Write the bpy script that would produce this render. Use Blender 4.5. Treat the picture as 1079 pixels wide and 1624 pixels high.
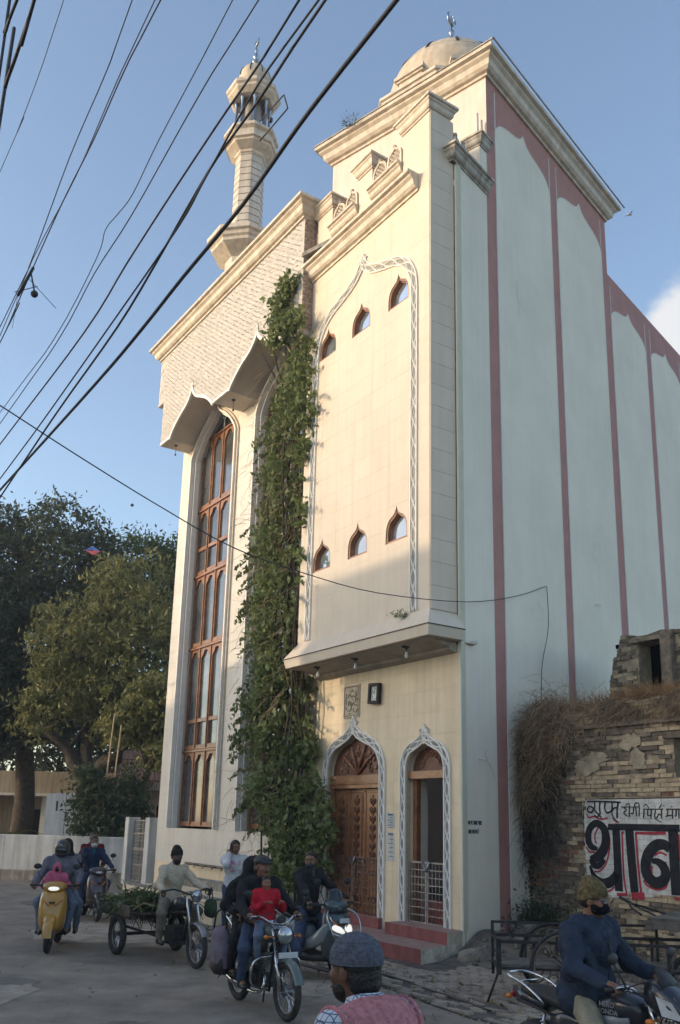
import bpy, bmesh, math, random
import numpy as np
from math import sin, cos, pi, radians, atan2, hypot, sqrt
from mathutils import Vector, Matrix, noise
from mathutils.geometry import tessellate_polygon

random.seed(7)
for o in list(bpy.data.objects):
    bpy.data.objects.remove(o)
S = bpy.context.scene

# ---------------------------------------------------------------- camera
FPX, PITCH, ROLL, PPX, PPY, CAMH = 1406.0, radians(13.93), radians(1.36), 543.6, 952.5, 2.1
IW, IH = 1079.0, 1624.0
cam = bpy.data.cameras.new('camera')
camo = bpy.data.objects.new('camera', cam)
S.collection.objects.link(camo)
cam.sensor_fit = 'VERTICAL'
cam.sensor_height = 24.0
cam.lens = FPX / IH * 24.0
cam.shift_x = -(PPX - IW / 2) / IH
cam.shift_y = (PPY - IH / 2) / IH
cam.clip_start, cam.clip_end = 0.05, 2000
_rt = Vector((1, 0, 0)); _up = Vector((0, -sin(PITCH), cos(PITCH))); _fw = Vector((0, cos(PITCH), sin(PITCH)))
r2 = _rt * cos(ROLL) + _up * sin(ROLL); u2 = _up * cos(ROLL) - _rt * sin(ROLL)
mw = Matrix((r2, u2, -_fw)).transposed().to_4x4()
mw.translation = Vector((0, 0, CAMH))
camo.matrix_world = mw
S.camera = camo

# ---------------------------------------------------------------- sky, sun, exposure
SUN_AZ, SUN_EL = radians(261), radians(14)      # compass style: heading from +Y clockwise
w = bpy.data.worlds.new("World"); S.world = w; w.use_nodes = True
nt = w.node_tree; nt.nodes.clear()
out = nt.nodes.new('ShaderNodeOutputWorld'); bg = nt.nodes.new('ShaderNodeBackground')
sky = nt.nodes.new('ShaderNodeTexSky'); sky.sky_type = 'NISHITA'; sky.sun_disc = False
sky.sun_elevation = SUN_EL; sky.sun_rotation = SUN_AZ
sky.air_density = 1.0; sky.dust_density = 1.6; sky.ozone_density = 1.5
sky.altitude = 100
hs = nt.nodes.new('ShaderNodeHueSaturation'); hs.inputs['Saturation'].default_value = 0.95
# a few low clouds low over the horizon: white patches from noise on the view direction
tcw = nt.nodes.new('ShaderNodeTexCoord'); mpw = nt.nodes.new('ShaderNodeMapping'); mpw.inputs['Scale'].default_value = (1, 1, 2.2)
nt.links.new(tcw.outputs['Generated'], mpw.inputs[0])
nzw = nt.nodes.new('ShaderNodeTexNoise'); nzw.inputs['Scale'].default_value = 9; nzw.inputs['Detail'].default_value = 7; nzw.inputs['Roughness'].default_value = 0.6
nt.links.new(mpw.outputs[0], nzw.inputs['Vector'])
def _ang(az, el): return (sin(radians(az)) * cos(radians(el)), cos(radians(az)) * cos(radians(el)), sin(radians(el)))
acc = None
for az, el, wd in ((23.0, 29.6, .058), (34, 24, .12), (75, 20, .1), (-70, 18, .1), (150, 24, .12)):
    dp = nt.nodes.new('ShaderNodeVectorMath'); dp.operation = 'DISTANCE'; dp.inputs[1].default_value = _ang(az, el); nt.links.new(tcw.outputs['Generated'], dp.inputs[0])
    mrw = nt.nodes.new('ShaderNodeMapRange'); mrw.inputs['From Min'].default_value = wd * 1.25; mrw.inputs['From Max'].default_value = 0.0; mrw.inputs['To Max'].default_value = 1.0; nt.links.new(dp.outputs['Value'], mrw.inputs['Value'])
    if acc is None: acc = mrw.outputs[0]
    else:
        mxw = nt.nodes.new('ShaderNodeMath'); mxw.operation = 'MAXIMUM'; nt.links.new(acc, mxw.inputs[0]); nt.links.new(mrw.outputs[0], mxw.inputs[1]); acc = mxw.outputs[0]
adw = nt.nodes.new('ShaderNodeMath'); adw.operation = 'ADD'; nt.links.new(acc, adw.inputs[0]); nt.links.new(nzw.outputs[0], adw.inputs[1])
rmw = nt.nodes.new('ShaderNodeMapRange'); rmw.interpolation_type = 'SMOOTHSTEP'; rmw.inputs['From Min'].default_value = 0.78; rmw.inputs['From Max'].default_value = 1.12; rmw.inputs['To Max'].default_value = 0.85
nt.links.new(adw.outputs[0], rmw.inputs['Value'])
cmx = nt.nodes.new('ShaderNodeMixRGB'); cmx.inputs[2].default_value = (3.0, 2.95, 2.9, 1); nt.links.new(rmw.outputs[0], cmx.inputs[0]); nt.links.new(sky.outputs[0], cmx.inputs[1])
nt.links.new(cmx.outputs[0], hs.inputs['Color'])
nt.links.new(hs.outputs[0], bg.inputs[0]); bg.inputs[1].default_value = 0.15
nt.links.new(bg.outputs[0], out.inputs[0])
sun = bpy.data.lights.new('sun', 'SUN'); sun.energy = 2.0; sun.angle = radians(0.6); sun.color = (0.58, 0.455, 0.315)
suno = bpy.data.objects.new('sun', sun); S.collection.objects.link(suno)
sd = Vector((sin(SUN_AZ) * cos(SUN_EL), cos(SUN_AZ) * cos(SUN_EL), sin(SUN_EL)))
suno.rotation_euler = sd.to_track_quat('Z', 'Y').to_euler(); suno.location = sd * 60 + Vector((0, 0, 30))
S.view_settings.view_transform = 'Standard'; S.view_settings.look = 'None'
S.view_settings.exposure = 1.12; S.view_settings.gamma = 1.0
S.view_settings.use_curve_mapping = False
S.render.engine = 'CYCLES'

# ---------------------------------------------------------------- frames
HA, HC = radians(-34.06), radians(40.26)
KX, KY = 2.0796, 15.231
ROTF = pi / 2 - HA                 # frame F: x = u (left along the facade), y = n (towards the street)
ROTC = pi / 2 - HC                 # frame C: x = s (back along the side wall), y = into the building
Av = Vector((sin(HA), cos(HA), 0)); Nv = Vector((-cos(HA), sin(HA), 0))
Cv = Vector((sin(HC), cos(HC), 0)); Bv = Vector((-cos(HC), sin(HC), 0))
K0 = Vector((KX, KY, 0))
def WF(u, n, z=0.0): return K0 + Av * u + Nv * n + Vector((0, 0, z))
def WCf(s, y, z=0.0): return K0 + Cv * s + Bv * y + Vector((0, 0, z))

# ---------------------------------------------------------------- colour + materials
def lin(c):
    return tuple(((x / 255) / 12.92 if x / 255 <= 0.04045 else ((x / 255 + 0.055) / 1.055) ** 2.4) for x in c)
MATS = {}
def mat(name, col, rough=0.7, var=0.12, scale=3.0, bump=0.15, bscale=None, metal=0.0, spec=0.4, col2=None, rnd=0.0,
        streak=0.0, coat=0.0, trans=0.0, dirt=None):
    """procedural principled: colour mottled by two noises, fine bump, optional per-object tint and vertical streaks"""
    if name in MATS: return MATS[name]
    m = bpy.data.materials.new(name); m.use_nodes = True; n = m.node_tree; N = n.nodes; L = n.links
    p = N['Principled BSDF']
    tc = N.new('ShaderNodeTexCoord'); mp = N.new('ShaderNodeMapping')
    L.new(tc.outputs['Object'], mp.inputs[0])
    nz = N.new('ShaderNodeTexNoise'); nz.inputs['Scale'].default_value = scale; nz.inputs['Detail'].default_value = 6
    nz.inputs['Roughness'].default_value = 0.65
    L.new(mp.outputs[0], nz.inputs['Vector'])
    c2 = col2 if col2 else tuple(max(0, x * (1 - 2.2 * var)) for x in col)
    c1 = col if col2 else tuple(min(1, x * (1 + var)) for x in col)
    cr = N.new('ShaderNodeValToRGB'); cr.color_ramp.elements[0].position = 0.3; cr.color_ramp.elements[1].position = 0.68
    cr.color_ramp.elements[0].color = (*c2, 1); cr.color_ramp.elements[1].color = (*c1, 1)
    L.new(nz.outputs[0], cr.inputs[0]); cur = cr.outputs[0]
    if streak:
        m2 = N.new('ShaderNodeMapping'); m2.inputs['Scale'].default_value = (5, 5, 0.35); L.new(tc.outputs['Object'], m2.inputs[0])
        n2 = N.new('ShaderNodeTexNoise'); n2.inputs['Scale'].default_value = 1.3; n2.inputs['Detail'].default_value = 5
        L.new(m2.outputs[0], n2.inputs['Vector'])
        r2_ = N.new('ShaderNodeValToRGB'); r2_.color_ramp.elements[0].position = 0.36; r2_.color_ramp.elements[1].position = 0.6
        dcol = dirt if dirt else (0.35, 0.33, 0.3)
        r2_.color_ramp.elements[0].color = (*[1 - streak * (1 - x) for x in dcol], 1); r2_.color_ramp.elements[1].color = (1, 1, 1, 1)
        L.new(n2.outputs[0], r2_.inputs[0])
        mx = N.new('ShaderNodeMixRGB'); mx.blend_type = 'MULTIPLY'; mx.inputs[0].default_value = 1
        L.new(cur, mx.inputs[1]); L.new(r2_.outputs[0], mx.inputs[2]); cur = mx.outputs[0]
    if rnd:
        oi = N.new('ShaderNodeObjectInfo'); mr = N.new('ShaderNodeMapRange')
        mr.inputs['To Min'].default_value = 1 - rnd; mr.inputs['To Max'].default_value = 1 + rnd
        L.new(oi.outputs['Random'], mr.inputs['Value'])
        h = N.new('ShaderNodeHueSaturation'); L.new(mr.outputs[0], h.inputs['Value']); L.new(cur, h.inputs['Color']); cur = h.outputs[0]
    L.new(cur, p.inputs['Base Color'])
    p.inputs['Roughness'].default_value = rough; p.inputs['Metallic'].default_value = metal
    p.inputs['Specular IOR Level'].default_value = spec
    if coat: p.inputs['Coat Weight'].default_value = coat; p.inputs['Coat Roughness'].default_value = 0.08
    if trans: p.inputs['Transmission Weight'].default_value = trans
    if bump:
        nb = N.new('ShaderNodeTexNoise'); nb.inputs['Scale'].default_value = bscale or scale * 12; nb.inputs['Detail'].default_value = 4
        L.new(mp.outputs[0], nb.inputs['Vector'])
        b = N.new('ShaderNodeBump'); b.inputs['Strength'].default_value = bump; b.inputs['Distance'].default_value = 0.02
        L.new(nb.outputs[0], b.inputs['Height']); L.new(b.outputs[0], p.inputs['Normal'])
    m.diffuse_color = (*col, 1)
    MATS[name] = m
    return m
def emat(name, col, strength, base=None):
    m = bpy.data.materials.new(name); m.use_nodes = True; p = m.node_tree.nodes['Principled BSDF']
    p.inputs['Base Color'].default_value = (*(base or col), 1)
    p.inputs['Emission Color'].default_value = (*col, 1); p.inputs['Emission Strength'].default_value = strength
    p.inputs['Roughness'].default_value = 0.15
    return m

# ---------------------------------------------------------------- mesh building
I4 = Matrix.Identity(4)
def T(x=0, y=0, z=0): return Matrix.Translation((x, y, z))
def RX(a): return Matrix.Rotation(a, 4, 'X')
def RY(a): return Matrix.Rotation(a, 4, 'Y')
def RZ(a): return Matrix.Rotation(a, 4, 'Z')
class MB:
    def __init__(s): s.v = []; s.f = []; s.sm = []
    def add(s, vs, fs, sm=False, M=None):
        o = len(s.v)
        if M is not None: vs = [M @ Vector(p) for p in vs]
        s.v.extend([tuple(p) for p in vs]); s.f.extend([tuple(i + o for i in f) for f in fs]); s.sm.extend([sm] * len(fs))
        return s
    def box(s, x0, x1, y0, y1, z0, z1, M=None):
        v = [(x, y, z) for x in (x0, x1) for y in (y0, y1) for z in (z0, z1)]
        return s.add(v, [(0, 1, 3, 2), (4, 6, 7, 5), (0, 4, 5, 1), (2, 3, 7, 6), (0, 2, 6, 4), (1, 5, 7, 3)], False, M)
    def cbox(s, c, d, M=None):
        return s.box(c[0] - d[0] / 2, c[0] + d[0] / 2, c[1] - d[1] / 2, c[1] + d[1] / 2, c[2] - d[2] / 2, c[2] + d[2] / 2, M)
    def taper(s, c, d0, d1, h, M=None):
        v = [(c[0] + sx * d[0] / 2, c[1] + sy * d[1] / 2, c[2] + z) for z, d in ((0, d0), (h, d1)) for sx, sy in ((-1, -1), (1, -1), (1, 1), (-1, 1))]
        return s.add(v, [(3, 2, 1, 0), (4, 5, 6, 7), (0, 1, 5, 4), (1, 2, 6, 5), (2, 3, 7, 6), (3, 0, 4, 7)], False, M)
    def tube(s, pts, r, seg=8, M=None, cap=True, closed=False):
        P = [Vector(p) for p in pts]; n = len(P)
        rr = r if isinstance(r, (list, tuple)) else [r] * n
        vs = []; fs = []; prev = None
        for i in range(n):
            if closed: t = (P[(i + 1) % n] - P[i - 1])
            else: t = (P[min(i + 1, n - 1)] - P[max(i - 1, 0)])
            t = t.normalized() if t.length > 1e-9 else Vector((0, 0, 1))
            if prev is None:
                a = Vector((0, 0, 1)) if abs(t.z) < 0.9 else Vector((1, 0, 0))
                a = (a - t * a.dot(t)).normalized()
            else:
                a = prev - t * prev.dot(t)
                a = a.normalized() if a.length > 1e-6 else t.orthogonal().normalized()
            prev = a; b = t.cross(a)
            for k in range(seg):
                an = 2 * pi * k / seg
                vs.append(P[i] + (a * cos(an) + b * sin(an)) * rr[i])
        m = n if closed else n - 1
        for i in range(m):
            for k in range(seg):
                j = (i + 1) % n; k2 = (k + 1) % seg
                fs.append((i * seg + k, i * seg + k2, j * seg + k2, j * seg + k))
        if cap and not closed:
            fs.append(tuple(range(seg - 1, -1, -1))); fs.append(tuple((n - 1) * seg + k for k in range(seg)))
        return s.add(vs, fs, seg > 4, M)
    def lathe(s, prof, seg=24, M=None, a0=0.0, smooth=True, ang=2 * pi):
        vs = []; fs = []; n = len(prof); full = abs(ang - 2 * pi) < 1e-6; ns = seg if full else seg + 1
        for k in range(ns):
            an = a0 + ang * k / seg
            for r, z in prof: vs.append((r * cos(an), r * sin(an), z))
        for k in range(seg):
            k2 = (k + 1) % ns
            for i in range(n - 1):
                if prof[i][0] < 1e-6 and prof[i + 1][0] < 1e-6: continue
                fs.append((k * n + i, k2 * n + i, k2 * n + i + 1, k * n + i + 1))
        return s.add(vs, fs, smooth, M)
    def ell(s, c, r, M=None, seg=16, rings=10):
        prof = [(sin(pi * i / rings), -cos(pi * i / rings)) for i in range(rings + 1)]
        X = T(*c) @ Matrix.Diagonal((r[0], r[1], r[2], 1))
        return s.lathe(prof, seg, (M @ X) if M is not None else X)
    def torus(s, c, R, r, M=None, seg=28, rs=8, axis='Y', arc=None):
        a0, a1 = arc if arc else (0, 2 * pi)
        n = seg if not arc else seg + 1
        pts = []
        for k in range(n):
            a = a0 + (a1 - a0) * k / seg
            p = (R * cos(a), 0, R * sin(a)) if axis == 'Y' else ((0, R * cos(a), R * sin(a)) if axis == 'X' else (R * cos(a), R * sin(a), 0))
            pts.append((c[0] + p[0], c[1] + p[1], c[2] + p[2]))
        return s.tube(pts, r, rs, M, closed=not arc)
    def loft(s, secs, seg=16, M=None, pw=2.6, cap=True):
        """secs: (x, yc, zc, half width, half height[, power])"""
        vs = []; fs = []
        for q in secs:
            x, yc, zc, hw, hh = q[:5]; e = 2.0 / (q[5] if len(q) > 5 else pw)
            for k in range(seg):
                a = 2 * pi * k / seg; ca, sa = cos(a), sin(a)
                vs.append((x, yc + hw * math.copysign(abs(ca) ** e, ca), zc + hh * math.copysign(abs(sa) ** e, sa)))
        for i in range(len(secs) - 1):
            for k in range(seg):
                k2 = (k + 1) % seg
                fs.append((i * seg + k, i * seg + k2, (i + 1) * seg + k2, (i + 1) * seg + k))
        if cap:
            fs.append(tuple(range(seg - 1, -1, -1))); fs.append(tuple((len(secs) - 1) * seg + k for k in range(seg)))
        return s.add(vs, fs, True, M)
    def prism(s, poly, y0, y1, M=None, holes=()):
        """poly in x-z, extruded along y"""
        loops = [list(poly)] + [list(h) for h in holes]
        flat = [p for l in loops for p in l]
        tris = tessellate_polygon([[Vector((p[0], p[1], 0)) for p in l] for l in loops])
        n = len(flat)
        vs = [(p[0], y0, p[1]) for p in flat] + [(p[0], y1, p[1]) for p in flat]
        fs = []
        for t in tris:
            a, b, c = t
            fs.append((a, b, c)); fs.append((c + n, b + n, a + n))
        o = 0
        for l in loops:
            m = len(l)
            for i in range(m):
                j = (i + 1) % m; fs.append((o + i, o + j, o + j + n, o + i + n))
            o += m
        return s.add(vs, fs, False, M)
    def sweep(s, prof, path, M=None):
        """prof: list of (out, z) ; path: list of (x, y, nx, ny) mitred outward directions. open ends capped"""
        vs = []; fs = []; n = len(prof)
        for x, y, nx, ny in path:
            for o_, z in prof: vs.append((x + nx * o_, y + ny * o_, z))
        for i in range(len(path) - 1):
            for k in range(n):
                k2 = (k + 1) % n
                fs.append((i * n + k, i * n + k2, (i + 1) * n + k2, (i + 1) * n + k))
        fs.append(tuple(range(n - 1, -1, -1))); fs.append(tuple((len(path) - 1) * n + k for k in range(n)))
        return s.add(vs, fs, False, M)
    def build(s, name, m, parent=None, loc=None, rz=None, label=None, cat=None, group=None, kind=None, bevel=0, fix=True, rot=None):
        me = bpy.data.meshes.new(name); me.from_pydata(s.v, [], s.f)
        me.polygons.foreach_set('use_smooth', s.sm)
        if fix:
            b = bmesh.new(); b.from_mesh(me); bmesh.ops.recalc_face_normals(b, faces=b.faces); b.to_mesh(me); b.free()
        ms = m if isinstance(m, (list, tuple)) else [m]
        for q in ms: me.materials.append(q)
        me.update()
        o = bpy.data.objects.new(name, me); S.collection.objects.link(o)
        if parent: o.parent = parent
        if loc is not None: o.location = loc
        if rz is not None: o.rotation_euler = (0, 0, rz)
        if rot is not None: o.rotation_euler = rot
        if bevel:
            bm = o.modifiers.new('bevel', 'BEVEL'); bm.width = bevel; bm.segments = 2; bm.limit_method = 'ANGLE'; bm.angle_limit = radians(40)
        tag(o, label, cat, group, kind)
        return o
def tag(o, label=None, cat=None, group=None, kind=None):
    if label: o['label'] = label
    if cat: o['category'] = cat
    if group: o['group'] = group
    if kind: o['kind'] = kind
    return o
def thing(name, label, cat, loc=(0, 0, 0), rz=0, group=None):
    o = bpy.data.objects.new(name, None); S.collection.objects.link(o); o.location = loc; o.rotation_euler = (0, 0, rz)
    o.empty_display_size = 0.2
    return tag(o, label, cat, group)
def npmesh(name, V, F, m, parent=None, smooth=False, **kw):
    me = bpy.data.meshes.new(name); V = np.asarray(V, np.float32); F = np.asarray(F, np.int32); k = F.shape[1]
    me.vertices.add(len(V)); me.vertices.foreach_set('co', V.ravel())
    me.loops.add(F.size); me.loops.foreach_set('vertex_index', F.ravel())
    me.polygons.add(len(F)); me.polygons.foreach_set('loop_start', np.arange(0, F.size, k, dtype=np.int32))
    me.polygons.foreach_set('loop_total', np.full(len(F), k, np.int32))
    if smooth: me.polygons.foreach_set('use_smooth', np.ones(len(F), bool))
    me.update(calc_edges=True); me.validate()
    for q in (m if isinstance(m, (list, tuple)) else [m]): me.materials.append(q)
    o = bpy.data.objects.new(name, me); S.collection.objects.link(o)
    if parent: o.parent = parent
    tag(o, kw.get('label'), kw.get('cat'), kw.get('group'), kw.get('kind'))
    return o
def smooth_pts(pts, sub=4, closed=False):
    P = [Vector(p) for p in pts]; n = len(P); outp = []
    for i in range(n if closed else n - 1):
        p0 = P[i - 1] if (i > 0 or closed) else P[0]; p1 = P[i]; p2 = P[(i + 1) % n]; p3 = P[(i + 2) % n] if (closed or i + 2 < n) else P[-1]
        for k in range(sub):
            t = k / sub
            outp.append(tuple(0.5 * ((2 * p1) + (p2 - p0) * t + (2 * p0 - 5 * p1 + 4 * p2 - p3) * t * t + (3 * p1 - p0 - 3 * p2 + p3) * t ** 3)))
    if not closed: outp.append(tuple(P[-1]))
    return outp
SH1 = [(1, 0), (.975, .2), (.86, .42), (.66, .57), (.43, .65), (.22, .73), (.09, .84), (0, 1)]
SH2 = [(1, 0), (.93, .1), (.74, .27), (.5, .42), (.27, .53), (.12, .66), (.045, .8), (0, 1)]
def ogee(c, w, z0, zs, zt, sh=SH1, sub=3):
    """closed outline x-z: bottom right, up, tip, down"""
    h = zt - zs
    r = smooth_pts([(x, y, 0) for x, y in sh], sub)
    R = [(c + x * w, zs + y * h) for x, y, _ in r]; Lh = [(c - x * w, zs + y * h) for x, y, _ in r[:-1]][::-1]
    if z0 < zs - 1e-6: return [(c + w, z0)] + R + Lh + [(c - w, z0)]
    return R + Lh
def offset_line(pts, d):
    """offset an open x-z polyline by d to its left"""
    o = []
    for i, p in enumerate(pts):
        a = pts[max(i - 1, 0)]; b = pts[min(i + 1, len(pts) - 1)]
        t1 = Vector((p[0] - a[0], p[1] - a[1])); t2 = Vector((b[0] - p[0], b[1] - p[1]))
        if t1.length < 1e-9: t1 = t2
        if t2.length < 1e-9: t2 = t1
        t1.normalize(); t2.normalize(); n1 = Vector((-t1.y, t1.x)); n2 = Vector((-t2.y, t2.x))
        m = (n1 + n2)
        if m.length < 1e-6: m = n1
        m.normalize(); k = 1 / max(0.45, m.dot(n1))
        o.append((p[0] + m.x * d * k, p[1] + m.y * d * k))
    return o
def band(mb, pts, d0, d1, y0, y1, M=None):
    """strip between offsets d0,d1 of polyline pts, box section y0..y1"""
    a = offset_line(pts, d0) if d0 else list(pts); b = offset_line(pts, d1); n = len(pts)
    vs = []; fs = []
    for i in range(n):
        vs += [(a[i][0], y0, a[i][1]), (b[i][0], y0, b[i][1]), (b[i][0], y1, b[i][1]), (a[i][0], y1, a[i][1])]
    for i in range(n - 1):
        for k in range(4):
            k2 = (k + 1) % 4; fs.append((i * 4 + k, i * 4 + k2, (i + 1) * 4 + k2, (i + 1) * 4 + k))
    fs += [(0, 1, 2, 3), ((n - 1) * 4 + 3, (n - 1) * 4 + 2, (n - 1) * 4 + 1, (n - 1) * 4)]
    mb.add(vs, fs, False, M)
def clip(poly, ax, val, keep_less):
    o = []
    n = len(poly)
    for i in range(n):
        a = poly[i]; b = poly[(i + 1) % n]
        ia = (a[ax] <= val) if keep_less else (a[ax] >= val); ib = (b[ax] <= val) if keep_less else (b[ax] >= val)
        if ia: o.append(a)
        if ia != ib:
            t = (val - a[ax]) / (b[ax] - a[ax]); q = [a[0] + (b[0] - a[0]) * t, a[1] + (b[1] - a[1]) * t]; q[ax] = val; o.append(tuple(q))
    return o
def tiles(outer, holes, cw, ch, gap, y0, y1, x0, z0, brick=False, jit=0.0):
    """cut a plate with holes into tile solids; yields MB per tile"""
    loops = [list(outer)] + [list(h) for h in holes]; flat = [p for l in loops for p in l]
    tr = [[flat[i] for i in t] for t in tessellate_polygon([[Vector((p[0], p[1], 0)) for p in l] for l in loops])]
    bb = [(min(p[0] for p in t), max(p[0] for p in t), min(p[1] for p in t), max(p[1] for p in t)) for t in tr]
    xm, xM = min(p[0] for p in outer), max(p[0] for p in outer); zm, zM = min(p[1] for p in outer), max(p[1] for p in outer)
    res = []
    for j in range(int((zm - z0) // ch), int((zM - z0) // ch) + 1):
        off = (cw / 2 if (brick and j % 2) else 0)
        for i in range(int((xm - x0 - off) // cw), int((xM - x0 - off) // cw) + 1):
            ax0, ax1 = x0 + off + i * cw + gap / 2, x0 + off + (i + 1) * cw - gap / 2; az0, az1 = z0 + j * ch + gap / 2, z0 + (j + 1) * ch - gap / 2
            idx = {}; faces = []
            for t, b in zip(tr, bb):
                if b[1] < ax0 or b[0] > ax1 or b[3] < az0 or b[2] > az1: continue
                p = clip(clip(clip(clip(t, 0, ax0, False), 0, ax1, True), 1, az0, False), 1, az1, True) if len(t) >= 3 else []
                if len(p) < 3: continue
                ids = []
                for q in p:
                    k = (round(q[0], 4), round(q[1], 4))
                    if k not in idx: idx[k] = len(idx)
                    if not ids or ids[-1] != idx[k]: ids.append(idx[k])
                if len(ids) > 1 and ids[0] == ids[-1]: ids.pop()
                if len(ids) >= 3: faces.append(ids)
            if not faces: continue
            pts = list(idx.keys()); n = len(pts); yy = y1 + random.uniform(-jit, jit)
            xs = [p[0] for p in pts]; zs = [p[1] for p in pts]
            if (max(xs) - min(xs)) * (max(zs) - min(zs)) < 0.002: continue
            mb = MB(); fs = []; ed = {}
            for f in faces:
                ar = sum(pts[f[k]][0] * pts[f[(k + 1) % len(f)]][1] - pts[f[(k + 1) % len(f)]][0] * pts[f[k]][1] for k in range(len(f)))
                if ar < 0: f = f[::-1]
                fs.append(tuple(f))
                for k in range(len(f)): ed[(f[k], f[(k + 1) % len(f)])] = 1
            for (a, b) in list(ed):
                if (b, a) not in ed: fs.append((b, a, a + n, b + n))
            mb.add([(p[0], yy, p[1]) for p in pts] + [(p[0], y0, p[1]) for p in pts], fs)
            res.append(mb)
    return res
def textmesh(txt, size, depth=0.002):
    c = bpy.data.curves.new('t', 'FONT'); c.body = txt; c.size = size; c.extrude = depth; c.align_x = 'CENTER'; c.align_y = 'CENTER'; c.resolution_u = 3
    o = bpy.data.objects.new('t', c); S.collection.objects.link(o)
    dg = bpy.context.evaluated_depsgraph_get(); me = bpy.data.meshes.new_from_object(o.evaluated_get(dg))
    vs = [tuple(v.co) for v in me.vertices]; fs = [tuple(p.vertices) for p in me.polygons]
    bpy.data.objects.remove(o); bpy.data.curves.remove(c); bpy.data.meshes.remove(me)
    return vs, fs
# ================================================================ materials of the mosque
m_cream = mat('cream_tile', (.66, .565, .45), .55, .03, 1.0, .04, 60, rnd=.018, spec=.45, streak=.12, dirt=(.6, .5, .38))
m_cream2 = mat('cream_tile_low', (.78, .64, .44), .55, .05, 1.5, .05, 60, rnd=.03, spec=.4, streak=.2, dirt=(.5, .42, .3))
m_grout = mat('grout', (.56, .46, .34), .9, .1, 8, .1)
m_white = mat('white_wall_tile', (.68, .63, .55), .55, .04, 1.0, .05, 50, rnd=.015, streak=.15, dirt=(.6, .55, .45))
m_ivory = mat('ivory_moulding', (.66, .58, .48), .6, .09, 5, .1, 60, streak=.35, dirt=(.5, .4, .3))
m_block = mat('pale_block_paint', (.74, .63, .55), .7, .04, 2, .08, 70, streak=.15, dirt=(.6, .5, .4))
m_trimD = mat('weathered_cornice_paint', (.50, .46, .40), .75, .12, 4, .15, 60, streak=.6, dirt=(.3, .28, .25))
m_pink = mat('mauve_paint', (.44, .22, .19), .8, .06, 2.5, .08, 60, streak=.12, dirt=(.7, .66, .66))
m_pale = mat('pale_green_grey_paint', (.80, .745, .62), .8, .05, .55, .06, 60, streak=.07, dirt=(.62, .62, .58))
m_paleW = mat('pale_grey_paint', (.80, .74, .62), .8, .05, .5, .06, 60, streak=.10, dirt=(.6, .6, .56))
m_line = mat('thin_white_line', (.7, .68, .66), .8, .05)
m_wood = mat('varnished_teak', (.33, .14, .06), .38, .22, 6, .25, 90, spec=.5, streak=.35, dirt=(.4, .3, .25), coat=.2)
m_woodD = mat('carved_dark_teak', (.16, .062, .034), .42, .3, 9, .35, 70, spec=.5, streak=.4, dirt=(.45, .35, .3))
m_glassW = mat('tall_window_glass', (.20, .215, .23), .10, .25, .6, .0, metal=.55, spec=.7)
m_glass = mat('window_glass', (.55, .62, .70), .07, .05, 1, .0, metal=.8, spec=.8)
m_glassD = mat('dark_glass', (.08, .09, .11), .08, .05, 1, .0, metal=.3, spec=.8)
m_stone = mat('grey_stone_cladding', (.55, .515, .475), .8, .10, 7, .3, 50)
m_bandw = mat('white_border', (.80, .77, .71), .6, .05, 6, .05)
m_bandg = mat('grey_relief_inlay', (.27, .255, .235), .6, .12, 14, .15)
m_metal = mat('grey_painted_steel', (.30, .28, .26), .5, .2, 20, .1, metal=.4)
m_silver = mat('silvery_finial', (.30, .34, .40), .28, .1, 9, .03, metal=.9)
m_red = mat('red_painted_cement', (.27, .085, .08), .7, .15, 5, .25, 40, streak=.3, dirt=(.5, .4, .4))
m_redtop = mat('worn_red_step_top', (.31, .20, .17), .85, .15, 5, .25, 40)
m_rough = mat('rough_lime_plaster', (.60, .55, .45), .95, .22, 7, 1.0, 14)
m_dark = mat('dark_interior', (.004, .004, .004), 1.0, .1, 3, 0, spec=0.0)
m_shaft = mat('minaret_cladding', (.62, .56, .48), .7, .08, 3, .15, 40, streak=.35, dirt=(.5, .45, .4))
m_dome = mat('dome_tile', (.60, .51, .39), .6, .09, 3, .12, 40, streak=.4, dirt=(.6, .5, .4))
m_black = mat('black_line', (.03, .025, .025), .7, .1, 5, 0)
m_cloth_s = mat('stained_grey_cement', (.34, .32, .28), .9, .2, 4, .3, 30, streak=.7, dirt=(.3, .28, .25))

mosque = thing('mosque', 'tall cream and white mosque with pink striped side wall, dome and minaret', 'mosque', K0, ROTF)
RCF = ROTC - ROTF
def fpart(name, mb, m, parent=None, **k): return mb.build(name, m, parent or mosque, **k)
def cpart(name, mb, m, parent=None, **k): return mb.build(name, m, parent or mosque, rz=RCF, **k)

NB, NF = .62, .90
# ---------------- door wall (n = 0), openings for the two doors
D1o = ogee(3.2, 1.08, .0, 3.0, 4.16); D1i = ogee(3.2, .90, .0, 3.0, 3.93)
D2o = ogee(.97, .70, .0, 3.0, 3.83); D2i = ogee(.97, .53, .0, 3.0, 3.60)
mb = MB()
outer = [(.02, 0), (.44, 0)] + D2i[:-1][0:] + [(.44, 0)]
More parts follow.
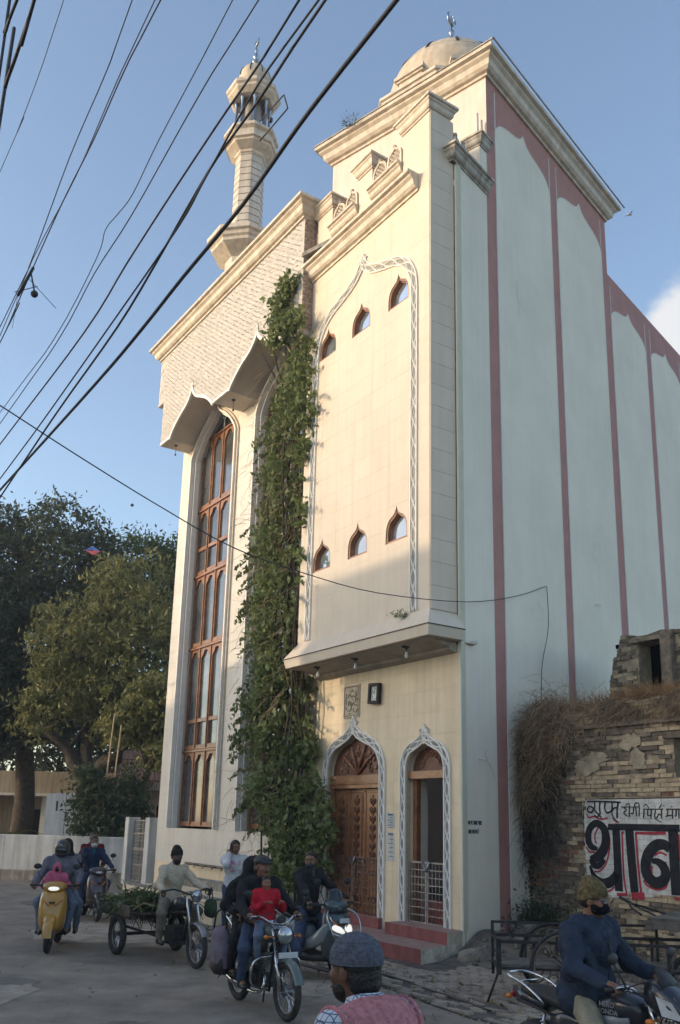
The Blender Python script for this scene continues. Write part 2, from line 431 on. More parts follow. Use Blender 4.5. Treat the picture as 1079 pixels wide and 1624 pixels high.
# the openings touch the ground: cut the wall outline around them instead of using holes
def wall_outline(x0, x1, z1, opens):
    o = [(x0, 0)]
    for op in sorted(opens, key=lambda q: q[0][0]):
        left_to_right = op[::-1]
        o += left_to_right
    return o + [(x1, 0), (x1, z1), (x0, z1)]
dw = wall_outline(.03, 5.6, 5.15, [D2i, D1i])
door_wall = fpart('door_wall', MB().prism(dw, -.10, -.006), m_grout)
for t in tiles(dw, [], .62, .40, .004, -.006, 0.0, .03, .02):
    t.build('tile', m_cream2, door_wall)
def guilloche(parent, outer_l, wband, y, step=.31):
    """white edge beads, crossing wave and leaf shaped grey insets along an arch band"""
    L_ = outer_l
    mb_ = MB(); band(mb_, L_, 0, .022, y, y + .035); band(mb_, L_, wband - .022, wband, y, y + .035)
    mid = offset_line(L_, wband / 2)
    # resample
    d = [0]
    for i in range(1, len(mid)): d.append(d[-1] + hypot(mid[i][0] - mid[i - 1][0], mid[i][1] - mid[i - 1][1]))
    def at(s):
        s = max(0, min(d[-1] - 1e-4, s)); i = 0
        while d[i + 1] < s: i += 1
        t = (s - d[i]) / (d[i + 1] - d[i]); a, b = mid[i], mid[i + 1]
        tx, tz = b[0] - a[0], b[1] - a[1]; l = hypot(tx, tz) or 1
        return a[0] + tx * t, a[1] + tz * t, tx / l, tz / l
    n = max(4, round(d[-1] / step)); amp = wband / 2 - .035
    for sgn in (1, -1):
        pts = []
        for k in range(n * 8 + 1):
            x, z, tx, tz = at(d[-1] * k / (n * 8)); o_ = sgn * amp * sin(pi * k / 8)
            pts.append((x - tz * o_, y + .02, z + tx * o_))
        mb_.tube(pts, .0175, 4)
    beads = mb_.build('border_relief', m_bandw, mosque)
    g = MB(); band(g, L_, .02, wband - .02, y, y + .010)
    for k in range(n):
        bed = MB()
        x, z, tx, tz = at(d[-1] * (k + .5) / n); h = d[-1] / n * .30; ww = amp * .62
        vs = [(x, y + .03, z)]; m_ = 10
        for q in range(m_):
            a = 2 * pi * q / m_; ex, ez = h * cos(a), ww * sin(a) * abs(sin(a)) ** .3
            vs.append((x + tx * ex - tz * ez, y + .012, z + tz * ex + tx * ez))
        bed.add(vs, [(0, q + 1, (q + 1) % m_ + 1) for q in range(m_)], True)
        bed.build('leaf_inset', m_bandg, beads)
    return g.build('arch_band', m_bandc, mosque)
m_bandc = mat('pale_grey_band', (.43, .40, .35), .7, .1, 12, .1)
def openline(pts): return pts[:]                # bottom right .. tip .. bottom left
for outp in (D1o, D2o):
    guilloche(door_wall, openline(outp), .18 if outp is D1o else .17, 0.001)
# reveals of the openings
for nm, D, dep in (('door_reveal', D1i, .42), ('door_reveal', D2i, .42)):
    mb = MB(); band(mb, D, -.004, -.03, -.45, -.013); fpart(nm, mb, m_cream2)
# main carved door
md = mosque
mb = MB(); mb.box(2.31, 4.09, -.40, -.30, .28, .42); mb.box(2.31, 2.41, -.40, -.28, .42, 2.72); mb.box(3.99, 4.09, -.40, -.28, .42, 2.72)
mb.box(2.25, 4.15, -.40, -.24, 2.72, 2.80); mb.box(2.25, 4.15, -.40, -.26, 2.83, 2.98); mb.box(2.31, 4.09, -.40, -.22, 2.80, 2.83)
fr = mb.build('door_frame', m_wood, md, bevel=.006)
for i, (a, b) in enumerate(((2.41, 2.93), (2.935, 3.465), (3.47, 3.99))):
    mb = MB(); mb.box(a + .006, b - .006, -.38, -.345, .42, 2.71)
    for (z0, z1) in ((.5, .82), (1.0, 1.30), (1.40, 2.60)):
        mb.box(a + .09, b - .09, -.345, -.335, z0, z1)
        mb.box(a + .115, b - .115, -.335, -.318, z0 + .03, z1 - .03)
    for z0 in (.46, .9, 1.34, 2.66): mb.box(a + .03, b - .03, -.345, -.328, z0 - .02, z0 + .02)
    leaf = mb.build('door_leaf', m_wood, md, bevel=.005)
    c = MB(); cx = (a + b) / 2
    for k in range(7):                                             # carved scrolls
        zc = 1.49 + k * .165
        for s in (-1, 1):
            c.torus((cx + s * .055, -.316, zc), .042, .011, seg=10, rs=4)
            c.tube([(cx + s * .012, -.312, zc - .08), (cx + s * .05, -.30, zc - .03), (cx + s * .085, -.312, zc + .05)], [.006, .014, .004], 5)
        c.ell((cx, -.315, zc + .08), (.02, .015, .035), seg=6, rings=4)
    for zc in (.66, 1.15):
        for s in (-1, 1): c.torus((cx + s * .06, -.316, zc), .045, .012, seg=10, rs=4)
    c.build('carving', m_woodD, leaf)
mb = MB(); tym = ogee(3.2, .885, 2.985, 3.0, 3.90)
mb.prism(tym, -.40, -.34); ty = mb.build('tympanum', m_woodD, md)
mb = MB()
for a in (-52, -22, 22, 52):
    ca, sa = sin(radians(a)), cos(radians(a)); mb.tube([(3.2, -.32, 3.0), (3.2 + ca * .42, -.31, 3.0 + sa * .42), (3.2 + ca * .66, -.32, 3.0 + sa * .60)], [.03, .03, .02], 6)
for k in range(9):
    a = radians(-80 + 20 * k); mb.torus((3.2 + sin(a) * .42, -.325, 3.02 + cos(a) * .38), .05, .014, seg=10, rs=4)
    mb.ell((3.2 + sin(a) * .6, -.33, 3.03 + cos(a) * .5), (.035, .02, .05), seg=6, rings=4)
mb.build('carving', m_wood, ty)
MB().box(2.9, 3.15, -.315, -.295, 1.33, 1.37).build('door_bolt', m_metal, md)
# second, open door
sd_ = mosque
mb = MB(); mb.box(1.40, 1.50, -.46, -.36, .40, 2.86); mb.box(.44, 1.5, -.42, -.24, 2.86, 3.0); mb.box(.44, .50, -.42, -.3, .40, 2.86)
mb.build('door_frame', m_wood, sd_, bevel=.006)
mb = MB(); mb.prism(ogee(.97, .52, 2.985, 3.0, 3.57), -.42, -.36); ty = mb.build('tympanum', m_woodD, sd_)
mb = MB()
for k in range(7):
    a = radians(-72 + 24 * k); mb.torus((.97 + sin(a) * .27, -.35, 3.04 + cos(a) * .26), .04, .012, seg=10, rs=4)
mb.build('carving', m_wood, ty)
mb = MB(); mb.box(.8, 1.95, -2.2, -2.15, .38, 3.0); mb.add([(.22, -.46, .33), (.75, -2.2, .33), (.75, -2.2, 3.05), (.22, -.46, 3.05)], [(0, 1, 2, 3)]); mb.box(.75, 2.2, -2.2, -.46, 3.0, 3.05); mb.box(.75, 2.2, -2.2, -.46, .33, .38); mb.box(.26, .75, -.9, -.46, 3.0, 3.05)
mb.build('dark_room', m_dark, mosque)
mb = MB(); mb.box(1.43, 1.48, -.64, -.465, .38, 2.95); rw = mb.build('passage_wall', m_grout, sd_)
for k in range(7):
    MB().box(1.415, 1.43, -.635, -.47, .4 + k * .36, .755 + k * .36).build('tile', m_white, rw)
mb = MB(); mb.box(.53, 1.36, -.62, -.5, .38, .78); mb.build('inner_step', m_red, sd_)
for o_ in list(mosque.children):
    if o_.name.split('.')[0] in ('door_frame', 'door_leaf', 'tympanum', 'door_bolt', 'dark_room', 'passage_wall', 'inner_step'): o_.location.y = .2
# metal gates in front of the doors
def gate(name, u0, u1, z0, z1, nb_, nr, y, m):
    g = thing(name, None, None); g.parent = mosque
    mb_ = MB()
    for z in (z0, z1): mb_.box(u0, u1, y - .012, y + .012, z - .015, z + .015)
    um = (u0 + u1) / 2
    for x in (u0, u1, um - .02, um + .02): mb_.box(x - .014, x + .014, y - .013, y + .013, z0, z1 + .02)
    mb_.build('gate_frame', m, g)
    for k in range(nb_):
        x = u0 + (u1 - u0) * (k + .5) / nb_
        MB().tube([(x, y, z0), (x, y, z1)], .007, 5).build('bar', m, g)
    for k in range(1, nr):
        z = z0 + (z1 - z0) * k / nr; MB().box(u0, u1, y - .004, y + .004, z - .009, z + .009).build('rail', m, g)
    b_ = MB(); b_.tube([(um + .10, y + .03, z1 + .02), (um, y + .03, z1 - .15), (um - .10, y + .03, z1 + .02)], .012, 5); b_.build('latch', m_silver, g)
    return g
gate('metal_gate', 2.31, 4.09, .32, 1.42, 18, 8, -.05, mat('brown_rusty_steel', (.20, .12, .09), .6, .3, 15, .2))
gate('metal_gate', .50, 1.44, .42, 1.42, 10, 8, -.05, m_metal)
# thresholds and steps (side end follows direction C)
def stepped(name, u0l, n0, n1, z0, z1, u1, m, mt, endm=None, du=0.0):
    k = .27 / .963
    mb_ = MB(); v = [(u0l - n0 * k, n0), (u0l - n1 * k, n1), (u1, n1), (u1, n0)]
    vs = [(x, y, z0) for x, y in v] + [(x, y, z1) for x, y in v]
    mb_.add(vs, [(0, 1, 2, 3), (1, 5, 6, 2), (2, 6, 7, 3), (0, 4, 7, 3), (0, 4, 5, 1)]); mb_.add([(x, y, z1) for x, y in v], [(0, 1, 2, 3)])
    o_ = mb_.build(name, [m, mt, endm or m], mosque)
    for p in o_.data.polygons:
        if abs(p.normal.z) > .9 and p.center.z > z0 + .01: p.material_index = 1
        elif p.normal.x < -.8: p.material_index = 2
    return o_
stepped('entrance_platform', .02, -.02, 1.12, -.05, .22, 5.0, m_red, m_redtop, m_rough)
stepped('door_step', .02, -.02, .42, .22, .41, 1.55, m_red, m_redtop, mat('dirty_cream_cement', (.60, .52, .40), .9, .15, 4, .4, 20, streak=.3))
fpart('door_sill', MB().box(.46, 1.5, -.45, -.01, .2, .405), m_red)
fpart('door_sill', MB().box(2.31, 4.09, -.45, -.01, .2, .405), m_red)
stepped('door_step', 2.15, .002, .14, .22, .40, 4.2, m_red, m_redtop)

# ---------------- the bay
win = []
for zc, cs in ((12.13, (3.62, 2.34, 1.06)), (7.18, (3.62, 2.32, 1.06))):
    for c in cs: win.append(ogee(c, .33, zc, zc + .16, zc + .70))
bay_o = [(.09, 5.70), (4.45, 5.70), (4.45, 14.40), (.09, 14.40)]
bay = fpart('bay_wall', MB().prism(bay_o, .35, NB - .003, holes=win), m_grout)
for t in tiles(bay_o, win, .605, .44, .003, NB - .003, NB, .09, 5.70): t.build('tile', m_cream, bay)
for wn in win:
    f_ = MB(); band(f_, wn + [wn[0]], .0, .045, NB - .14, NB - .02); band(f_, wn + [wn[0]], .035, .065, NB - .14, NB - .07)
    wo = f_.build('arched_window', m_wood, mosque)
    g_ = MB(); g_.prism(wn, NB - .14, NB - .12); g_.build('pane', m_glass, wo)
    r_ = MB(); band(r_, wn + [wn[0]], -.05, -.002, NB - .27, NB - .02); r_.build('reveal', m_cream, wo)
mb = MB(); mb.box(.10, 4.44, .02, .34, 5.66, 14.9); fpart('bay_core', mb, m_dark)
# right and left return of the bay, tiled
ret = MB(); ret.box(.075, .095, .0, NB - .013, 5.70, 16.0); ret = fpart('bay_return', ret, m_grout)
for k in range(24):
    MB().box(.06, .075, .02, NB - .003, 5.71 + k * .43, 5.71 + k * .43 + .424).build('tile', m_cream, ret)
fpart('bay_return', MB().box(4.45, 4.47, -.05, NB - .001, 5.70, 14.4), m_cream)
# long arch border on the bay
bo = [(2.3 + x, z) for x, z in [(-1.87, 5.74), (-1.87, 8), (-1.87, 10), (-1.87, 12.2)]]
arc = ogee(2.3, 1.87, 12.2, 12.2, 14.0, SH1, 4)
line = [(4.17, 5.74), (4.17, 8.5)] + arc + [(.43, 8.5), (.43, 5.74)]
guilloche(bay, line, .20, NB + .001, .40)
m_soff = mat('shaded_cream_soffit', (.42, .37, .30), .8, .1, 3, .1, 30, streak=.2)  # wall cream darkened in the colour to stand in for shade under the bay
# corbelled base of the bay
def ring(profile, m, name, u0=.09, u1=4.45, n1=NB, M=None, back=0.0, parent=None, left=True):
    d = [(u0, back, -1, 0), (u0, n1, -1, 1), (u1, n1, 1, 1)] + ([(u1, back, 1, 0)] if left else [])
    mb_ = MB().sweep(profile, d); return fpart(name, mb_, m, parent)
ring([(-.05, 5.72), (.0, 5.72), (.22, 5.40), (.22, 5.385), (.18, 5.2), (-.3, 5.2), (-.3, 5.72)], m_cream, 'bay_skirt')
ring([(.19, 5.392), (.232, 5.392), (.232, 5.378), (.19, 5.378)], m_black, 'skirt_joint')
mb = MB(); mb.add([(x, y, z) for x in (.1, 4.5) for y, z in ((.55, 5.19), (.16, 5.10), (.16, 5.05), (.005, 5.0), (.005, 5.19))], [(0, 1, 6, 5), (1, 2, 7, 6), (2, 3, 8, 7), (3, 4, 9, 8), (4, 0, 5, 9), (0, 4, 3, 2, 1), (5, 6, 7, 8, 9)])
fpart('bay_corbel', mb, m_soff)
mb = MB()
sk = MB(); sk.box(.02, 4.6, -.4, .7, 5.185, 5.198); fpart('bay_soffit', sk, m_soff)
for u in (3.9, 2.55, .95):
    b_ = MB(); b_.lathe([(.09, 0), (.09, .02), (.03, .03), (.03, .05), (0, .05)], 12, T(u, .45, 5.185) @ RX(pi)); b_.tube([(u, .45, 5.15), (u, .45, 5.08)], .008, 5)
    lb = b_.build('lamp_holder', m_black, mosque)
    b_ = MB(); b_.lathe([(.018, 0), (.022, -.03), (.036, -.07), (.03, -.1), (0, -.12)], 10, T(u, .45, 5.085)); b_.build('bulb', mat('clear_glass_bulb', (.7, .72, .72), .1, .02, 1, 0, spec=.8), lb)
# cornice, parapet, pillars, jali panels
CORN = [(0, 0), (.04, 0), (.04, .05), (.09, .07), (.13, .12), (.15, .22), (.20, .27), (.20, .31), (.26, .33), (.26, .40), (-.05, .40), (-.05, 0)]
def corn(z, sc=1.0, h=1.0): return [(a * sc, z + b * h) for a, b in CORN]
fpart('bay_cornice', MB().sweep(corn(14.36, 1.15), [(.42, NB - .01, 0, 1), (4.45, NB - .01, 0, 1)]), m_ivory)
mb = MB(); mb.box(.95, 4.45, .35, NB - .02, 14.40, 15.02); mb.box(.95, 4.45, .4, NB + .06, 15.02, 15.06); fpart('parapet_base', mb, m_cream)
for q_ in ((.09, .94, .12, NB, 14.405, 16.02), (2.06, 2.55, .2, NB - .02, 15.06, 16.02), (3.62, 4.25, .1, NB - .02, 15.06, 16.0)): fpart('parapet_pillar', MB().box(*q_), m_cream)
def cap(name, u0, u1, n0, n1, z, h=.30, m=m_ivory, sc=.6, parent=None, rz=None):
    p = [(a * sc, z + b * h / .40) for a, b in CORN]
    mb_ = MB(); q = []
    path = [(u0, n0, -1, -1), (u1, n0, 1, -1), (u1, n1, 1, 1), (u0, n1, -1, 1), (u0, n0, -1, -1)]
    mb_.sweep(p, path); mb_.box(u0, u1, n0, n1, z, z + h * .98)
    return mb_.build(name, m, parent or mosque, rz=rz)
cap('pillar_cap', .09, .94, .12, NB, 16.02); cap('pillar_cap', 2.06, 2.55, .2, NB - .02, 16.02); cap('pillar_cap', 3.62, 4.25, .1, NB - .02, 16.0, .28)
def jali(u0, u1, z0, h, y, rz=None, parent=None):
    """pair of small lattice arches on a moulded ledge"""
    g = MB(); n = 2; w_ = (u1 - u0) / n
    for k in range(n):
        c = u0 + w_ * (k + .5); out_ = ogee(c, w_ / 2 - .01, z0, z0 + h * .35, z0 + h, SH1, 2)
        band(g, out_, .0, .05, y - .03, y + .03)
        xs = [p[0] for p in out_]; W2 = w_ / 2 - .03
        def inside(x, z):
            t = min(1, max(0, (z - z0 - h * .35) / (h * .65))); return abs(x - c) < W2 * (1 - t ** 1.4)
        stp = .105
        for d in (-1, 1):
            for q in range(-14, 15):
                pts = []
                for r in range(0, 40):
                    x = c + q * stp + d * r * .025; z = z0 + r * .025
                    if z < z0 + h and inside(x, z): pts.append((x, y, z))
                if len(pts) > 1: g.tube([pts[0], pts[-1]], .016, 4)
    return g.build('jali_panel', m_ivory, parent or mosque, rz=rz)
jali(.98, 2.02, 15.42, .62, NB - .02); jali(2.6, 3.58, 15.40, .60, NB - .04)
for (a, b) in ((.97, 2.06), (2.57, 3.6)):
    fpart('jali_ledge', MB().sweep([(p * .75, 15.14 + q * .68) for p, q in CORN], [(a, NB - .05, 0, 1), (b, NB - .05, 0, 1)]).box(a, b, .35, NB - .045, 15.06, 15.41), m_ivory)
mb = MB(); mb.box(4.25, 4.42, -.1, NB - .05, 15.06, 15.7); mb.box(3.62, 4.40, -.2, .1, 15.0, 15.7); fpart('parapet_end', mb, m_cream)

# ---------------- stone clad fascia with two arches
FZ = 13.0
a1 = ogee(10.33, 1.47, FZ, FZ, 14.32, SH2, 4); a2 = ogee(6.5, 1.47, FZ, FZ, 14.27, SH2, 4)
fo = [(4.40, FZ)] + a2[::-1] + a1[::-1] + [(12.45, FZ), (12.45, 16.05), (4.40, 16.05)]
fo2 = [fo[0]]
for p in fo[1:]:
    if hypot(p[0] - fo2[-1][0], p[1] - fo2[-1][1]) > 1e-4: fo2.append(p)
fo = fo2
fascia = fpart('stone_fascia', MB().prism(fo, 0.0, NF - .03), mat('soffit_plaster', (.60, .54, .47), .8, .06, 2, .08))
def wavy(tl, ox=0):
    mb_ = MB()
    for t in tl:
        n = len(t.v) // 2; xs = [p[0] for p in t.v]; xm = (min(xs) + max(xs)) / 2; k = random.uniform(.10, .22); kz = random.uniform(-.14, .24); zs = [p[2] for p in t.v]; zm = sum(zs) / len(zs)
        t.v = [(p[0], p[1] + ((p[0] - xm) * k + (p[2] - zm) * kz if i < n else 0), p[2]) for i, p in enumerate(t.v)]
        mb_.add(t.v, t.f)
    return mb_
st = wavy(tiles(fo, [], .19, .07, .003, NF - .03, NF, 4.4, FZ, brick=True, jit=.006))
st.build('stone_tiles', m_stone, fascia, kind='stuff')
for a_ in (a1, a2):
    mb = MB(); band(mb, a_, .0, .085, NF - .03, NF + .03); mb.build('arch_edge', m_bandw, fascia)
mb = MB()
for (x0, x1) in ((4.42, 5.05), (7.95, 8.88), (11.78, 12.44)): mb.box(x0, x1, NF - .02, NF + .025, FZ, FZ + .07)
mb.build('arch_edge', m_bandw, fascia)
# sides of the fascia
sideb = MB(); sideb.box(4.37, 4.40, 0, NF, FZ + .15, 16.05)
sb_ = sideb.build('fascia_return', m_stone, mosque)
st = MB()
for j in range(34):
    for i in range(4):
        y0_ = i * .24 - (.12 if j % 2 else 0); z_ = FZ + .16 + j * .085
        ya, yb = max(0.0, y0_ + .004), min(NF, y0_ + .232)
        if yb - ya > .03: st.box(4.35 - random.uniform(0, .012), 4.372, ya, yb, z_ + .004, z_ + .081)
st.build('stone_tiles', mat('shaded_stone_cladding', (.36, .27, .21), .8, .2, 9, .3, 50), sb_, kind='stuff')  # fascia stone with the shade of this unlit side put into its colour
mb = MB(); mb.box(12.46, 12.90, -5.0, NF - .02, 14.45, 16.05); wrap = mb.build('fascia_wrap', mat('soffit_plaster', (0, 0, 0)), mosque)
st = MB()
for j in range(18):
    for i in range(2):
        st.box(12.46 + i * .22 + .004, 12.46 + i * .22 + .216, NF - .02, NF + random.uniform(-.012, .004), 14.46 + j * .088, 14.46 + j * .088 + .08)
st.build('stone_tiles', m_stone, wrap, kind='stuff')
FCP = [(a * 1.25, 16.03 + b * 1.08) for a, b in CORN]
fpart('fascia_cornice', MB().sweep(FCP, [(4.40, -.6, -1, 0), (4.40, NF, -1, 1), (12.90, NF, 1, 1), (12.90, -5, 1, 0)]), m_ivory)
# pull cords under the fascia
for u in (8.35, 12.1):
    b_ = MB(); b_.lathe([(.05, 0), (.05, -.02), (0, -.03)], 10, T(u, .55, FZ)); b_.tube([(u, .55, FZ - .02), (u, .55, FZ - .28)], .006, 4); b_.ell((u, .55, FZ - .3), (.03, .03, .03), seg=8, rings=5)
    b_.build('pull_cord', m_black, mosque)
# ---------------- wing wall with tall arched windows
W1 = ogee(10.5, 1.39, 1.80, 12.55, 14.35, SH2, 4); W2 = ogee(6.5, 1.39, 1.80, 12.55, 14.35, SH2, 4)
ww = [(4.6, 0), (12.72, 0), (12.72, 14.9), (4.6, 14.9)]
wing = fpart('wing_wall', MB().prism(ww, -.30, -.005, holes=[W1, W2]), m_grout)
tl = tiles(ww, [W1, W2], .9, .45, .004, -.005, 0, 4.6, 0)
tl.sort(key=lambda t: -max(p[0] for p in t.v)); 
rest = MB()
for k, t in enumerate(tl):
    xs = [p[0] for p in t.v]; zs = [p[2] for p in t.v]
    yel = max(zs) < .95
    if min(xs) > 7.6 and len([1]) and k < 190: t.build('tile', m_cream2 if yel else m_white, wing)
    else: rest.add(t.v, t.f)
rest.build('wall_tiles', m_white, wing, kind='stuff')
fpart('wing_side', MB().box(12.72, 12.76, -16, -.001, 0, 15.9), m_white)
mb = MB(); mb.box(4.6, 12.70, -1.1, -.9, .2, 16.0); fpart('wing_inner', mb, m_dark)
mb = MB(); mb.box(4.5, 12.75, -9, -.3, 15.9, 16.0); fpart('wing_roof', mb, m_cloth_s)
for c, n_ in ((10.5, 3), (6.5, 2)):
    for k, (d0, d1, h) in enumerate(((-.00, -.07, .06), (-.07, -.14, .03), (.10, .0, .04))):
        mb = MB(); W_ = ogee(c, 1.39, 1.80, 12.55, 14.35, SH2, 4)
        if k < 2: band(mb, W_, d0, d1 + .012, -.02 if k else -.04, h + .03 * (k == 0) + .02)
        else: band(mb, W_, .0, .07, -.17, -.02)
        fpart('window_moulding', mb, m_bandw if k != 1 else m_ivory)
    rev = MB(); band(rev, W_, -.02, .002, -.32, -.013); fpart('window_reveal', rev, m_white)
    wroot = mosque
    u0, u1 = c - 1.37, c + 1.37; Y0, Y1 = -.34, -.26
    secs = [(1.86, 3.86, 0), (3.90, 6.75, 1), (6.80, 8.90, 0), (8.95, 10.95, 1), (11.0, 13.15, 0)]
    for (z0, z1, small) in secs:
        f_ = MB(); holes = []; nl = 4; wl = (u1 - u0) / nl; hs_ = []
        for i in range(nl):
            xa, xb = u0 + i * wl + .075, u0 + (i + 1) * wl - .075; cx = (xa + xb) / 2; hw = (xb - xa) / 2; zb = z0 + .12
            if small:
                hs_.append([(xa, zb), (xb, zb), (xb, zb + .62), (xa, zb + .62)]); zb += .72
            zt = z1 - .1
            hs_.append([(xa, zb), (xb, zb), (xb, zt - .22), (cx + hw * .55, zt - .1), (cx + hw * .4, zt - .02), (cx, zt), (cx - hw * .4, zt - .02), (cx - hw * .55, zt - .1), (xa, zt - .22)])
        f_.prism([(u0, z0), (u1, z0), (u1, z1), (u0, z1)], Y0, Y1, holes=hs_)
        for i in (1, 2, 3): f_.box(u0 + i * wl - .022, u0 + i * wl + .022, Y1 - .002, Y1 + .03, z0 + .03, z1 - .03)
        f_.box(u0, u1, Y1 - .002, Y1 + .05, z1 - .03, z1 + .02)
        fo_ = f_.build('window_sash', m_wood, wroot)
        for h_ in hs_:
            p_ = MB(); ti = random.uniform(-.012, .012); xa, xb = h_[0][0] - .02, h_[1][0] + .02; zz = [q[1] for q in h_]
            y_ = Y0 + .03; p_.add([(xa, y_ - ti, min(zz)), (xb, y_ + ti, min(zz)), (xb, y_ + ti, max(zz)), (xa, y_ - ti, max(zz))], [(0, 1, 2, 3)]); p_.build('pane', m_glassW, fo_)
    tr = MB(); tp = ogee(c, 1.36, 13.18, 13.19, 14.3, SH2, 4)
    g_ = MB(); g_.prism(tp, Y0, Y0 + .02); go = g_.build('top_light', m_glassD, wroot)
    tr.tube([(c, Y1, 13.2), (c, Y1, 13.5), (c + .3, Y1, 13.75), (c + .5, Y1, 13.62)], .025, 5); tr.tube([(c, Y1, 13.5), (c - .3, Y1, 13.75), (c - .5, Y1, 13.62)], .025, 5)
    tr.tube([(c - .9, Y1, 13.2), (c - .45, Y1, 13.55), (c, Y1, 14.1), (c + .45, Y1, 13.55), (c + .9, Y1, 13.2)], .022, 5)
    tr.build('tracery', m_bandw, go)
# ---------------- side wall in the C frame
SW = cpart('side_wall', MB().box(1.21, 7.47, .02, .3, .0, 15.0).box(1.29, 7.47, .02, .3, 15.0, 18.15).box(7.47, 26, .02, .4, 0, 16.5), m_pink)
cpart('side_wall_front', MB().box(.01, 1.205, .01, .05, 0, 15.05), m_paleW)
cpart('corner_strip', MB().box(.005, .15, -.010, .012, .40, 15.03), mat('corner_strip_paint', (.58, .57, .44), .8, .05))
for k, (a, b, zs, zt) in enumerate(((1.61, 4.18, 16.8, 17.66), (4.55, 7.1, 16.8, 17.64), (7.55, 9.92, 15.15, 15.89), (10.3, 12.7, 15.15, 15.89), (13.08, 15.5, 15.15, 15.89), (15.9, 18.4, 15.15, 15.89))):
    pnl = ogee((a + b) / 2, (b - a) / 2, -.05, zs, zt, SH1, 4)
    mb = MB().prism(pnl, .004, .022); cpart('plaster_panel', mb, m_pale, SW and mosque)
    mb = MB(); top = zt + .28
    for x in (a, b): mb.box(x - .010, x + .010, -.002, .021, zs - .1, top)
    band(mb, pnl, -.014, .004, -.001, .02); cpart('panel_edge', mb, m_line)
m_crk = mat('plaster_crack_line', (.22, .21, .19), .9, .1)
for k, (s0, z0, ln) in enumerate(((2.4, 13.6, .8), (3.2, 4.6, .9), (.7, 3.4, .5))):
    g_ = random.Random(k + 50); x, z = s0, z0; pts = [(x, .003, z)]
    for q in range(9): x += g_.uniform(-.09, .13); z -= ln / 9; pts.append((x, .003, z))
    cpart('wall_crack', MB().tube(pts, [.001 + .002 * sin(pi * (i + .5) / 10) for i in range(10)], 4), m_crk)
m_rep = mat('plaster_repair_patch', (.75, .70, .585), .9, .06, 3, .3, 30)
for k, (s0, z0, rx, rz_) in enumerate(((5.9, 8.3, .3, .45), (2.9, 6.3, .3, .2))):
    g_ = random.Random(k + 80); cpart('repair_patch', MB().prism([(s0 + rx * cos(a) * g_.uniform(.6, 1.1), z0 + rz_ * sin(a) * g_.uniform(.6, 1.1)) for a in [2 * pi * i / 18 for i in range(18)]], .0015, .006), m_rep)
for s0, z0 in ((.35, 5.25), (.55, 3.2), (5.7, 7.0)): cpart('wall_hook', MB().tube([(s0, 0, z0), (s0 + .03, -.06, z0), (s0 + .10, -.07, z0 - .03), (s0 + .13, -.05, z0 + .03)], .012, 5), m_bandw)
# ---------------- tall hall block
cpart('hall_front', MB().box(1.285, 1.6, .31, 4.45, 14.5, 18.15), m_block)
cpart('hall_front_skin', MB().box(1.272, 1.284, .024, 4.45, 14.5, 18.12), m_block)
cpart('hall_side_far', MB().box(1.3, 7.47, 4.15, 4.44, 12, 18.15), m_block)
HP = [(a * 1.35, 18.12 + b * 1.2) for a, b in CORN]
cpart('hall_cornice', MB().sweep([(o_, z) for o_, z in HP], [(7.47, .02, 1, -1), (1.28, .02, -1, -1), (1.28, 4.45, -1, 1), (7.47, 4.45, 1, 1), (7.47, .02, 1, -1)]), [m_ivory])
cpart('hall_roof', MB().box(1.3, 7.4, .05, 4.4, 18.5, 18.62), m_cloth_s)
cpart('cornice_drip', MB().box(.90, 7.9, -.41, -.38, 18.605, 18.63).box(.90, .93, -.41, 4.8, 18.605, 18.63), m_trimD)
cpart('hall_back', MB().box(7.2, 7.47, .4, 4.45, 15, 18.15), m_pink)
cpart('rear_roof', MB().box(7.47, 26, .3, 9, 16.3, 16.45), m_cloth_s)
cpart('terrace', MB().box(.1, 9, .3, 4.3, 14.80, 14.9), m_cloth_s)
# side parapet
LP = [(a * .75, 15.03 + b * .72) for a, b in CORN]
cpart('side_ledge', MB().sweep(LP, [(-.10, .30, -1, 0), (-.10, .012, -1, -1), (1.22, .012, 0, -1)]).box(-.1, 1.2, .013, .3, 15.03, 15.31), m_trimD)
mb = MB(); mb.box(.98, 1.26, .03, .3, 15.30, 16.16); cpart('parapet_pillar', mb, m_paleW)
cap('pillar_cap', .98, 1.24, .02, .3, 16.14, .26, m_trimD, .5, rz=RCF)
jali(.02, .62, 15.32, .62, .12, rz=RCF); cpart('parapet_link', MB().prism([(.0, 15.3), (.95, 15.3), (.95, 15.45), (.7, 15.5), (.45, 15.98), (.2, 16.05), (.0, 16.05)], .2, .26), m_trimD)
mb = MB(); mb.tube([(1.18, .10, 16.4), (1.18, .10, 16.95)], .035, 8); mb.tube([(1.05, .12, 16.4), (1.05, .12, 17.05)], .03, 8); cpart('roof_pipe', mb, mat('pale_pvc', (.6, .58, .52), .5, .05))
# ---------------- dome on its octagonal drum
DC = (4.3, 2.85)
mb = MB(); mb.lathe([(2.02, 18.6), (2.02, 20.25)], 8, T(DC[0], DC[1], 0), radians(22.5), False); drum = cpart('dome_drum', mb, m_block)
mb = MB(); mb.lathe([(2.02, 20.0), (2.06, 20.05), (2.1, 20.12), (2.22, 20.2), (2.22, 20.3), (2.28, 20.32), (2.28, 20.4), (1.5, 20.42)], 8, T(DC[0], DC[1], 0), radians(22.5), False)
mb.build('drum_cornice', m_ivory, drum)
mb = MB()
for k in range(8):
    a = radians(45 * k)
    M_ = T(DC[0], DC[1], 0) @ RZ(a); mb.box(1.55, 1.95, -.36, .36, 20.4, 20.72, M_); mb.box(1.45, 2.05, -.46, .46, 20.72, 20.82, M_); mb.box(1.5, 2.0, -.41, .41, 20.66, 20.72, M_)
mb.build('drum_merlon', m_ivory, drum)
